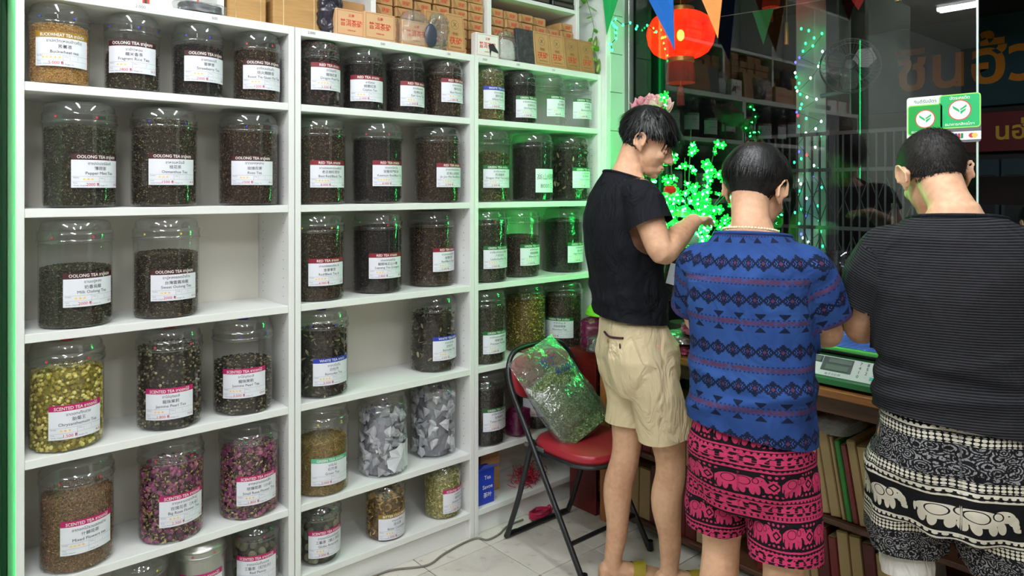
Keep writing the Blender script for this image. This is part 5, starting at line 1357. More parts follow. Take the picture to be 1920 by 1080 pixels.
# ------------------------------------------------------------------ folding chair
VINYL = mat('red_vinyl', (150, 34, 46), .32, var=.12, scale=6, bump=.0006, bscale=90)
ch = thing('folding_chair', 'black folding chair with red vinyl seat and back', 'chair', (2.15, 2.05, 0))
X0, X1 = -.195, .195
def smooth_path(P, n=6):
    P = [Vector(p) for p in P]; out = []
    for i in range(len(P) - 1):
        a, b, c, d = P[max(i - 1, 0)], P[i], P[i + 1], P[min(i + 2, len(P) - 1)]
        for k in range(n):
            u = k / n
            out.append(.5 * ((2 * b) + (c - a) * u + (2 * a - 5 * b + 4 * c - d) * u * u + (3 * b - a - 3 * c + d) * u ** 3))
    out.append(P[-1]); return out
fr_path = [(X0, -.205, .012), (X0, -.02, .30), (X0, .11, .50), (X0 - .004, .20, .65), (X0 + .015, .235, .735), (X0 + .07, .25, .785), (0, .255, .795), (X1 - .07, .25, .785), (X1 - .015, .235, .735), (X1 + .004, .20, .65), (X1, .11, .50), (X1, -.02, .30), (X1, -.205, .012)]
MB().tube(smooth_path(fr_path), .0115, 10).build('front_frame', BLACKP, ch)
rear = [(X0 + .016, .09, .455), (X0 + .014, .17, .20), (X0 + .012, .235, .035), (X0 + .03, .248, .013), (0, .25, .012), (X1 - .03, .248, .013), (X1 - .012, .235, .035), (X1 - .014, .17, .20), (X1 - .016, .09, .455)]
MB().tube(smooth_path(rear), .0115, 10).build('rear_frame', BLACKP, ch)
MB().tube([(X0, -.135, .12), (X1, -.135, .12)], .009, 8).build('front_crossbar', BLACKP, ch)
for s in (X0 + .05, X1 - .05): MB().tube([(s - .02, .25, .0125), (s + .02, .25, .0125)], .0122, 10).build('rubber_foot', BLACKP, ch)
for s in (X0, X1): MB().lathe([(.0125, 0), (.0145, .004), (.0125, .04)], 10, cap0=True).build('rubber_tip', BLACKP, ch, (s, -.213, .0005))
def cushion(nm, hw, hd, th, ex, n=48, front=1.0):
    V, F = [], []
    prof = [(.80, 0), (.96, .05), (1.0, .3), (1.0, .6), (.965, .85), (.88, .97), (.6, 1.0), (.25, 1.02)]
    for f, z in prof:
        for k in range(n):
            a = 2 * pi * k / n; c, s = cos(a), sin(a); q = (abs(c) ** ex + abs(s) ** ex) ** (-1 / ex)
            V.append((hw * f * c * q, hd * f * s * q, th * z))
    for i in range(len(prof) - 1):
        for k in range(n): F.append((i * n + k, i * n + (k + 1) % n, (i + 1) * n + (k + 1) % n, (i + 1) * n + k))
    F.append(tuple(range(n))[::-1]); F.append(tuple((len(prof) - 1) * n + k for k in range(n)))
    return MB().add(V, F, 0, True)
st_ = cushion('seat', .180, .185, .045, 3.2).build('seat', VINYL, ch, (0, -.045, .418))
rim = [(.183 * cos(a) * (abs(cos(a)) ** 3.2 + abs(sin(a)) ** 3.2) ** (-1 / 3.2), .188 * sin(a) * (abs(cos(a)) ** 3.2 + abs(sin(a)) ** 3.2) ** (-1 / 3.2), 0) for a in np.linspace(0, 2 * pi, 48, endpoint=False)]
MB().tube(rim, .009, 8, closed=True).build('seat_rim', BLACKP, ch, (0, -.045, .418))
bp = cushion('backrest', .178, .095, .022, 3.4).build('backrest', VINYL, ch); bp.matrix_local = Matrix.Translation((0, .226, .675)) @ Matrix.Rotation(radians(74), 4, 'X')
for s in (X0 + .012, X1 - .012): MB().box(s - .004, s + .004, .02, .13, .425, .44, .001).build('seat_bracket', mat('zinc', (120, 120, 122), .4, .7), ch)
# the bag of tea leaning on the chair
def zip_bag():
    V, F = [], []; nu, nv = 44, 40
    for i in range(nv + 1):
        v = i / nv
        th = .055 * sin(pi * min(1, v / .72)) ** .6 if v < .72 else .004
        th = max(th, .004)
        w = .135 * (1 - .10 * (v < .06) * (1 - v / .06))
        for k in range(nu):
            a = 2 * pi * k / nu; c, s = cos(a), sin(a); q = (abs(c) ** 4 + abs(s) ** 2.2) ** (-1 / 3)
            p = Vector((w * c * min(q, 1.08), th * s, .42 * v))
            d = .009 * mnoise.noise(p * 16 + Vector((3, 8, 1))) + .008 * abs(mnoise.noise(p * 30)) * (1 if v > .05 else 0)
            p += Vector((c * .4, s, 0)) * d
            if v > .72: p.y += .05 * (v - .72) * sin(p.x * 22) + .02 * mnoise.noise(p * 10)
            V.append(p)
    for i in range(nv):
        for k in range(nu): F.append((i * nu + k, i * nu + (k + 1) % nu, (i + 1) * nu + (k + 1) % nu, (i + 1) * nu + k))
    F.append(tuple(range(nu))[::-1]); F.append(tuple(nv * nu + k for k in range(nu)))
    return MB().add(V, F, 0, True)
tb = thing('tea_bag_sack', 'large clear zip bag of green tea leaning on the red chair', 'bag', (2.145, 2.02, .466))
tilt = Matrix.Rotation(radians(-28), 4, 'X') @ Matrix.Rotation(radians(-24), 4, 'Y')
tb.matrix_world = Matrix.Translation((2.155, 2.0, .468)) @ Matrix.Rotation(radians(-14), 4, 'Z') @ tilt
SACK = clear_film('zip_bag_film', (240, 246, 244), .09, .12, 2.0, crinkle=.012, haze=.12, gain=.8, cscale=14)
zip_bag().build('film', SACK, tb)
P_, T_ = scatter(OCT, 3600, (.0075, .0022, .0014), .1, .27)
P_ = P_ * np.array([1.22, .46, 1.0]) + np.array([0, 0, .012])
V0, T0 = core(.095, .27); V0 = V0 * np.array([1.22, .46, 1.0]) + np.array([0, 0, .012])
stuff(place('tea_leaves', np_mesh('tea_leaves', np.concatenate([V0, P_]), np.concatenate([T0, T_ + len(V0)]), [core_mat('sack', [(0, (50, 62, 40)), (1, (110, 122, 84))], 200), tea_mat('sack', [(0, (56, 70, 44)), (.5, (104, 118, 78)), (1, (168, 176, 132))])], np.concatenate([np.zeros(len(T0)), np.ones(len(T_))])), tb))
ask_text(['杜丁', '8,000'], .005)
BLUEINK = mat('blue_marker', (44, 60, 130), .4)
mb = MB(); flat_text(mb, '杜丁', .040, .02, .335, face_M((0, -.022, 0), (1, 0, 0), (0, 0, 1)), None, .005, rot=-.25); mb.build('handwriting', BLUEINK, tb)
mb = MB(); flat_text(mb, '8,000', .042, .05, .275, face_M((0, -.055, 0), (1, 0, 0), (0, 0, 1)), None, .005, rot=-.2)
mb.build('handwriting', BLUEINK, tb)
# ------------------------------------------------------------------ odds and ends low down
BLUEB = mat('blue_carton', (26, 58, 176), .35, var=.1)
ask_text(['Tea', 'Savoe', '茶叶'], .01)
o = MB().box(-.045, .045, 0, .06, 0, .15, .003).build('blue_packet', BLUEB, None, (1.955, 2.415, .1106)); tag(o, 'blue packet with torn flap on the lowest shelf', 'packet')
MB().add([(-.045, 0, .15), (.045, 0, .15), (.055, -.035, .175), (-.04, -.03, .185)], [(0, 1, 2, 3)]).build('flap', BLUEB, o)
mb = MB(); M_ = face_M((0, -.0008, 0), (1, 0, 0), (0, 0, 1))
for st, z in (('Tea', .115), ('Savoe', .075), ('茶叶', .04)):
    mb = MB(); flat_text(mb, st, .024, .005, z, M_, .08, .01); mb.build('white_lettering', WHITEINK, o)
for i, (x, z, h) in enumerate(((2.045, 0, .105), (2.045, .1056, .085))):
    carton('brown_carton', ['brown carton standing on the lowest shelf beside the blue packet', 'brown carton stacked on another carton on the lowest shelf'][i], .11, .14, h, (x, 2.50, .1106 + z), CARTON, deco=lambda o, w, hh: MB().box(-w / 2, w / 2, -.0006, .001, hh * .48, hh * .52).build('tape', KRAFT2, o), group='brown cartons on the lowest shelf')
TINS = mat('red_tinsel', (196, 40, 70), .2, .5, var=.4, scale=30)
tn = MB(); q = random.Random(9)
for k in range(260):
    c = Vector((q.gauss(0, .045), q.gauss(0, .025), abs(q.gauss(.035, .022)) + .004)); d = Vector((q.gauss(0, 1), q.gauss(0, 1), q.gauss(0, .7))).normalized() * .022; w = Vector((q.gauss(0, 1), q.gauss(0, 1), q.gauss(0, 1))).normalized() * .0035
    P = [c - d, c - d + w, c + w * 2, c + w, c + d + w, c + d]
    P = [Vector((p.x, p.y, max(.0008, p.z))) for p in P]
    tn.add(P, [(0, 1, 2, 3), (3, 2, 4, 5)])
o = stuff(tn.build('tinsel_heap', TINS, None, (2.235, 2.455, .1105))); tag(o, 'heap of shiny red tinsel ribbon on the lowest shelf', 'tinsel')
tw = MB(); pts = []
for k in range(150):
    a = k * .42; e = 1 + .14 * sin(k * 1.7)
    pts.append((.052 * cos(a) * e, .030 * sin(a) * e, .0065 + .017 * (.5 + .5 * sin(k * .31)) + .012 * (k / 150)))
TWM = mat('pink_twine', (176, 40, 78), .5, var=.2, scale=80)
o = thing('twine_bundle', 'bundle of dark pink twine on the floor behind the chair', 'twine', (2.205, 2.345, 0))
MB().tube(pts, .0038, 6).build('loops', TWM, o)
MB().tube([(.062 + .004 * cos(a), .016 * cos(a), .020 + .018 * sin(a)) for a in np.linspace(0, 2 * pi, 18, endpoint=False)], .004, 6, closed=True).build('tie', TWM, o)
MB().tube([(.05, 0, .02), (.09, .004, .016), (.105, .002, .008)], .006, 6).build('tail', TWM, o)
NETP = clear_film('magenta_film', (206, 80, 150), .15, .08, 2.5, crinkle=.008, haze=.5, gain=.6, cscale=22, hazecol=(150, 50, 110))
o = crumple(.055, .05, .13, 81, .014, 40, 24, .2, 14).build('magenta_bag', NETP, None, (2.158, 2.44, LEV[4] + .0005)); tag(o, 'magenta plastic bag on the shelf behind the chair back', 'plastic bag')
cable = smooth_path([(1.20, 2.40, .0045), (1.40, 2.398, .0045), (1.476, 2.386, .0045), (1.587, 2.331, .0045), (1.686, 2.358, .0045), (1.80, 2.378, .0045), (1.87, 2.374, .0045), (1.895, 2.335, .0045), (1.963, 2.340, .0045), (2.037, 2.372, .0045), (2.13, 2.374, .0045)], 8)
o = MB().tube(cable, .0042, 8).build('floor_cable', mat('grey_cable', (116, 110, 102), .5)); tag(o, 'grey cable lying along the foot of the bookcases', 'cable')
o = MB().tube(smooth_path([(.195, 2.333, .74), (.212, 2.331, .55), (.235, 2.331, .30), (.238, 2.331, .15), (.225, 2.331, .004)], 8), .0025, 6).build('wall_wire', mat('pale_wire', (206, 226, 210), .5)); tag(o, 'thin pale wire hanging at the far left edge', 'wire')
# pink metallic bin at the doorway
PKM = mat('pink_metal', (196, 120, 136), .25, .7, var=.15, scale=5)
bn = thing('metal_bin', 'pink metallic cabinet cut off by the right photo edge', 'cabinet', (2.62, .14, 0))
MB().box(-.16, .16, -.20, .155, .02, .84, .012).build('body', PKM, bn)
MB().box(-.17, .17, -.21, .165, .8405, .885, .010).build('lid', PKM, bn)
MB().box(-.166, -.1605, -.17, .125, .06, .80, .003).build('door', PKM, bn)
MB().ell((-.176, .09, .70), (.010, .012, .030), 12, 8).build('knob', mat('brass', (206, 180, 120), .25, .8), bn)
for x in (-.13, .13):
    for y in (-.17, .12): MB().lathe([(.014, .0003), (.014, .0198)], 10, cap0=True, cap1=True).build('foot', BLACKP, bn, (x, y, 0))
# ------------------------------------------------------------------ people
def vnoise(P, seed=0):
    """value noise 0..1 at the rows of P"""
    P = np.asarray(P, np.float64) + seed * 17.17
    i = np.floor(P).astype(np.int64); f = P - i; f = f * f * (3 - 2 * f)
    def hsh(a):
        n = (a[:, 0] * 374761393 + a[:, 1] * 668265263 + a[:, 2] * 2147483647 + 1013) & 0xffffffff
        n = ((n ^ (n >> 13)) * 1274126177) & 0xffffffff
        return ((n ^ (n >> 16)) & 0xffff) / 65535.0
    out = 0
    for dx in (0, 1):
        for dy in (0, 1):
            for dz in (0, 1):
                w = (f[:, 0] if dx else 1 - f[:, 0]) * (f[:, 1] if dy else 1 - f[:, 1]) * (f[:, 2] if dz else 1 - f[:, 2])
                out = out + w * hsh(i + np.array([dx, dy, dz]))
    return out
def remesh(mb, voxel, it=6, fac=.5):
    me = mb.mesh('tmp', []); o = bpy.data.objects.new('tmp', me); COL.objects.link(o)
    m = o.modifiers.new('r', 'REMESH'); m.mode = 'VOXEL'; m.voxel_size = voxel
    s = o.modifiers.new('s', 'SMOOTH'); s.factor = fac; s.iterations = it
    dg = bpy.context.evaluated_depsgraph_get(); dg.update()
    r = bpy.data.meshes.new_from_object(o.evaluated_get(dg))
    bpy.data.objects.remove(o); bpy.data.meshes.remove(me)
    return r
def mesh_np(me):
    V = np.empty(len(me.vertices) * 3, np.float32); me.vertices.foreach_get('co', V)
    N = np.empty(len(me.vertices) * 3, np.float32); me.vertices.foreach_get('normal', N)
    return V.reshape(-1, 3).astype(np.float64), N.reshape(-1, 3).astype(np.float64)
def set_co(me, V): me.vertices.foreach_set('co', V.astype(np.float32).ravel()); me.update()
def finish(me, name, m, smooth=True):
    me.name = name; me.materials.clear()
    for x in (m if isinstance(m, (list, tuple)) else [m]): me.materials.append(x)
    me.polygons.foreach_set('use_smooth', np.full(len(me.polygons), smooth, bool)); me.update(); return me
def pat_attr(me, U):
    a = me.attributes.new('pat', 'FLOAT_VECTOR', 'POINT'); a.data.foreach_set('vector', U.astype(np.float32).ravel())
def cut(me, co, no, centre=None, rad=None, keep=None):
    """cut a hem: remove what lies beyond the plane (only near centre when given)"""
    bm = bmesh.new(); bm.from_mesh(me)
    geom = list(bm.verts) + list(bm.edges) + list(bm.faces)
    if centre is not None:
        c = Vector(centre)
        vs = {v for v in bm.verts if (v.co - c).length < rad and not (keep and keep(v.co))}
        fs = [f for f in bm.faces if all(v in vs for v in f.verts)]
        es = {e for f in fs for e in f.edges}; geom = list({v for f in fs for v in f.verts}) + list(es) + fs
    bmesh.ops.bisect_plane(bm, geom=geom, dist=1e-5, plane_co=co, plane_no=no, clear_outer=True)
    bm.to_mesh(me); bm.free(); me.update()
def spl(P, n=5): return smooth_path(P, n)
def limb(mb, pts, rad, n=16, sub=5):
    P = spl(pts, sub); R = []
    for i in range(len(P)):
        u = i / sub; k = min(int(u), len(rad) - 2); f = u - k; f = f * f * (3 - 2 * f); R.append(rad[k] * (1 - f) + rad[k + 1] * f)
    mb.tube(P, R, n)
    for p, r in ((P[0], R[0]), (P[-1], R[-1])): mb.ell(p, (r, r, r), 12, 8)
def ring(c, hw, hd, n=28, ex=2.3, tilt=0.0):
    out = []
    for k in range(n):
        a = 2 * pi * k / n; cc, s = cos(a), sin(a); q = (abs(cc) ** ex + abs(s) ** ex) ** (-1 / ex)
        out.append((c[0] + hw * cc * q, c[1] + hd * s * q, c[2] + tilt * s * q))
    return out
def torso(mb, R, grow=0.0, ex=2.4):
    """R: (z, half width, half depth, forward, right)"""
    mb.loft([ring((r[4], r[3], r[0]), r[1] + grow, r[2] + grow, 28, ex) for r in R], 0, True, True)
def hand(mb, w, d, nrm, thumb, curl=.5, s=1.0):
    """wrist, direction to the fingers, palm normal (inside of the hand), side of the thumb"""
    w, d, nrm = Vector(w), Vector(d).normalized(), Vector(nrm); nrm = (nrm - d * nrm.dot(d)).normalized(); sd = d.cross(nrm).normalized()
    if sd.dot(Vector(thumb)) < 0: sd = -sd
    B = Matrix((sd, d, nrm)).transposed()
    mb.ell(w + d * .045 * s, (.039 * s, .052 * s, .014 * s), 14, 10, 0, None, B)
    mb.ell(w + d * .03 * s + sd * .02 * s + nrm * .006 * s, (.020 * s, .032 * s, .014 * s), 10, 8, 0, None, B)
    for k, (o, L) in enumerate(((.030, .072), (.010, .080), (-.010, .074), (-.029, .058))):
        p0 = w + d * .082 * s + sd * o * s
        a = curl * (1 + .12 * k); pts = [w + d * .05 * s + sd * o * .8 * s, p0]; dd = d.copy(); p = p0
        for q, f in ((a * .7, .45), (a * .9, .32), (a * .6, .23)):
            dd = (dd * cos(q) + nrm * sin(q)).normalized(); nrm2 = nrm
            p = p + dd * L * f * s; pts.append(p)
        limb(mb, pts, [.0095 * s, .0090 * s, .0085 * s, .0078 * s, .0066 * s], 10, 3)
    t0 = w + d * .022 * s + sd * .026 * s; t1 = t0 + (d * .6 + sd * .7 + nrm * .25).normalized() * .036 * s; t2 = t1 + (d * .9 + sd * .2 + nrm * .35).normalized() * .030 * s
    t3 = t2 + (d * .9 - sd * .1 + nrm * .3).normalized() * .022 * s
    limb(mb, [t0, t1, t2, t3], [.0125 * s, .0108 * s, .0098 * s, .0078 * s], 10, 3)
def skin_mat():
    t = MT('skin'); n = t.noise(7, 4); n2 = t.noise(60, 3)
    c = t.ramp(n * .7 + n2 * .3, [(.3, (188, 138, 108)), (.55, (216, 170, 138)), (.75, (226, 182, 152))])
    t.bsdf(c, .48, 0, t.noise(240, 2), .0006, spec=.35); return t.m
SKIN = skin_mat()
def hair_mat(nm, c1, c2, rough=.34):
    t = MT(nm); n = t.noise(90, 3); t.bsdf(t.ramp(n, [(.35, c1), (.75, c2)]), rough, 0, t.noise(220, 2), .001, spec=.35); return t.m
HAIR = hair_mat('black_hair', (7, 7, 8), (17, 16, 18), .42); BUZZ = hair_mat('cropped_hair', (12, 10, 10), (34, 28, 26), .6)
EYEW = mat('eye_white', (226, 220, 212), .3); EYED = mat('eye_dark', (22, 16, 14), .2); LIP = mat('lip', (166, 98, 86), .45)
def head_frame(c, yaw, pitch, roll=0.0):
    return Matrix.Translation(c) @ Matrix.Rotation(yaw, 4, 'Z') @ Matrix.Rotation(-pitch, 4, 'X') @ Matrix.Rotation(roll, 4, 'Y')
CR = ((0, -.014, .030), (.0745, .094, .086))      # cranium centre and radii (head frame: x right, y forward, z up)
def head(mb, M, neck):
    mb.ell(CR[0], CR[1], 28, 20, 0, M)
    mb.ell((0, .026, -.030), (.061, .062, .078), 22, 16, 0, M)
    mb.ell((0, .040, -.080), (.043, .046, .036), 18, 12, 0, M)
    mb.ell((0, .072, -.100), (.020, .018, .014), 12, 8, 0, M)
    mb.ell((0, .070, .014), (.052, .022, .014), 16, 10, 0, M)
    for s in (-1, 1):
        mb.ell((s * .034, .062, -.026), (.022, .022, .022), 12, 8, 0, M)
        R = Euler((0, s * .12, s * -.32)).to_matrix()
        mb.ell((s * .0815, -.014, -.010), (.0065, .020, .032), 14, 10, 0, M, R)
        pts = [Vector((s * (.083 + .010 * (1 if k < 7 else .3)), -.018 + .020 * cos(a), -.006 + .030 * sin(a))) for k, a in enumerate(np.linspace(-.5, 4.2, 10))]
        mb.tube([M @ p for p in pts], .0045, 8)
        mb.ell((s * .078, .000, -.036), (.006, .008, .009), 10, 8, 0, M)
        mb.ell((s * .0125, .094, -.037), (.0085, .011, .008), 10, 8, 0, M)
    mb.tube([M @ Vector(p) for p in ((0, .080, .012), (0, .094, -.008), (0, .108, -.030))], [.008, .0095, .0115], 10)
    mb.ell((0, .109, -.033), (.0115, .010, .010), 10, 8, 0, M)
    mb.ell((0, .086, -.064), (.024, .012, .0085), 12, 8, 0, M); mb.ell((0, .084, -.078), (.021, .012, .0085), 12, 8, 0, M)
    a = M @ Vector((0, -.028, -.035)); b = Vector(neck)
    limb(mb, [a, a * .5 + b * .5 + Vector((0, -.004, 0)), b, b + Vector((0, 0, -.05))], [.054, .051, .056, .066], 18, 4)
def hairline(p, low):
    """height of the hairline for a scalp point with forward coordinate y"""
    y = p[:, 1]
    return np.interp(y, [-.11, -.06, -.025, .005, .03, .05, .07, .09], [low, low + .012, low + .03, .012, .022, .036, .054, .060])
def hair(person, M, style):
    nu, nv = 84, 54
    c = np.array(CR[0]); r = np.array(CR[1])
    th = np.linspace(0, pi * .93, nv); ph = np.linspace(0, 2 * pi, nu, endpoint=False)
    T, P = np.meshgrid(th, ph, indexing='ij')
    d = np.stack([np.sin(T) * np.cos(P), np.sin(T) * np.sin(P), np.cos(T)], -1).reshape(-1, 3)
    q = d * r + c
    low = {'bowl': -.070, 'textured': -.074, 'buzz': -.060}[style]
    m = np.clip((q[:, 2] - hairline(q, low)) / .018, 0, 1); m = m * m * (3 - 2 * m)
    up = np.clip((q[:, 2] + .045) / .10, 0, 1)
    full = {'bowl': .0035 + .014 * np.clip((q[:, 2] + .012) / .035, 0, 1) + .003 * up, 'textured': .004 + .014 * up, 'buzz': .0015 + .0035 * up}[style]
    n1 = vnoise(q * 55, 3) - .5; n2 = vnoise(q * np.array([120, 120, 30]), 5) - .5
    amp = .0 if style == 'buzz' else (.008 if style == 'textured' else .003)
    t_ = full * m + (n1 * amp + n2 * amp * .6) * m - (1 - m) * .014
    nrm = d / r; nrm /= np.linalg.norm(nrm, axis=1)[:, None]
    V = q + nrm * t_[:, None]
    F = [(i * nu + k, i * nu + (k + 1) % nu, (i + 1) * nu + (k + 1) % nu, (i + 1) * nu + k) for i in range(nv - 1) for k in range(nu)]
    mb = MB().add([tuple(M @ Vector(p)) for p in V.tolist()], F, 0, True)
    ho = mb.build('hair', BUZZ if style == 'buzz' else HAIR, person, sharp=180)
    # strands combed away from the crown
    q_ = random.Random(4); sv, sf = [], []
    n = {'bowl': 2600, 'textured': 2300, 'buzz': 5200}[style]
    crown = Vector((.01, -.055, .105))
    cnt_ = 0
    while cnt_ < n:
        dd = Vector((q_.gauss(0, 1), q_.gauss(0, 1), q_.gauss(0, 1))).normalized()
        root = Vector([dd[i] * r[i] + c[i] for i in range(3)])
        hl = float(np.interp(root.y, [-.11, -.06, -.025, .005, .03, .05, .07, .09], [low, low + .012, low + .03, .012, .022, .036, .054, .060]))
        if root.z < hl + .004: continue
        cnt_ += 1
        nn = Vector([dd[i] / r[i] for i in range(3)]).normalized()
        away = (root - crown); away = (away - nn * away.dot(nn))
        if away.length < 1e-3: away = Vector((0, 1, 0))
        away.normalize()
        upz = min(1, max(0, (root.z + .045) / .10)); hz = min(1, max(0, root.z / .035))
        if style == 'buzz': L, lift, w, th0 = .009, .45, .0009, .0012 + .003 * upz
        elif style == 'bowl': L, lift, w, th0 = (.050 if root.z > .055 else .028 if root.z > .02 else .012), .02, .0026, .003 + .0145 * min(1, max(0, (root.z + .012) / .035)) + .003 * upz
        else: L, lift, w, th0 = (.042 if root.z > .045 else .02 if root.z > 0 else .014), .12, .0030, .004 + .0145 * upz
        if style == 'textured' and root.y > .045: L = .075; lift = .10
        away = (away + Vector((q_.gauss(0, .22), q_.gauss(0, .22), q_.gauss(0, .12))) * (1.6 if style != 'bowl' else .5)).normalized()
        side = away.cross(nn).normalized()
        ns = 4; o = len(sv); p = root + nn * (th0 * q_.uniform(.75, 1.08)); dcur = away + nn * lift
        for k in range(ns):
            ww = w * (1 - k / (ns - .2)) * q_.uniform(.8, 1.2)
            sv += [M @ (p - side * ww), M @ (p + side * ww)]
            dcur = (dcur - nn * (.12 if style != 'buzz' else 0) + (Vector((0, 0, -.10)) if style != 'buzz' else Vector((0, 0, 0)))).normalized()
            p = p + dcur * L / (ns - 1)
            # keep outside the head
            e = Vector([(p[i] - c[i]) / (r[i] + .004) for i in range(3)])
            if e.length < 1: e.normalize(); p = Vector([e[i] * (r[i] + .004) + c[i] for i in range(3)])
        for k in range(ns - 1): a = o + 2 * k; sf.append((a, a + 1, a + 3, a + 2))
    so = MB().add(sv, sf, 0, True).build('hair_strands', BUZZ if style == 'buzz' else HAIR, ho, sharp=180); stuff(so)
    return ho
def face_bits(person, M):
    for s in (-1, 1):
        mb = MB(); mb.ell((s * .033, .0765, -.006), (.0125, .009, .0085), 12, 8, 0, M); e = mb.build('eyelid', SKIN, person)
        MB().tube([M @ Vector((s * (.022 + .022 * u), .0855 - .010 * u * u, -.0095 - .002 * sin(pi * u))) for u in np.linspace(0, 1, 6)], .0013, 5).build('eyelash', EYED, e)
        MB().tube([M @ Vector((s * (.014 + .038 * u), .0915 - .016 * u * u, .016 + .005 * sin(pi * u))) for u in np.linspace(0, 1, 6)], [.0022, .003, .0032, .003, .0022, .0012], 6).build('eyebrow', HAIR, person)
    mb = MB(); mb.ell((0, .0905, -.0655), (.020, .009, .0045), 12, 8, 0, M); mb.ell((0, .0885, -.0755), (.018, .009, .0052), 12, 8, 0, M); mb.build('lips', LIP, person)
def foot(mb, a, yaw, s=1.0):
    """ankle point and heading of the toes; sole at z = 0.022"""
    d = Vector((sin(-yaw), cos(yaw), 0)); r = Vector((d.y, -d.x, 0)); z0 = .024
    rings = []
    for u, hw, h in ((-.060, .020, .040), (-.050, .029, .060), (-.02, .033, .070), (.03, .036, .062), (.08, .042, .045), (.12, .046, .032), (.155, .042, .024), (.18, .030, .018), (.19, .012, .010)):
        c = Vector((a[0], a[1], z0)) + d * u * s
        rings.append([tuple(c + r * (hw * s * cos(2 * pi * k / 14)) + Vector((0, 0, h * s * (.5 + .5 * sin(2 * pi * k / 14))))) for k in range(14)])
    mb.loft(rings)
def sandal(person, a, yaw, m, s=1.0):
    d = Vector((sin(-yaw), cos(yaw), 0)); r = Vector((d.y, -d.x, 0)); c = Vector((a[0], a[1], 0))
    P = [(-.072, 0), (-.066, .022), (-.04, .036), (.02, .038), (.08, .046), (.13, .050), (.175, .042), (.20, .02), (.205, 0)]
    out = [c + d * u * s + r * w * s for u, w in P] + [c + d * u * s - r * w * s for u, w in P[::-1][1:-1]]
    n = len(out)
    mb = MB().add([p + Vector((0, 0, .001)) for p in out] + [p + Vector((0, 0, .022)) for p in out], [tuple(range(n))[::-1], tuple(range(n, 2 * n))] + [(k, (k + 1) % n, n + (k + 1) % n, n + k) for k in range(n)])
    so = mb.build('sandal', m, person)
    band = []
    for u in np.linspace(0, 1, 11):
        a_ = pi * u
        band.append((c + d * (.075 + .02 * sin(a_)) * s + r * .049 * s * cos(a_) + Vector((0, 0, .020 + .058 * s * sin(a_)))))
    V = []
    for p in band: V += [p - d * .026, p + d * .020]
    MB().add(V, [(2 * i, 2 * i + 1, 2 * i + 3, 2 * i + 2) for i in range(10)], 0, True).build('strap', m, so)
def fit_cut(P): return P
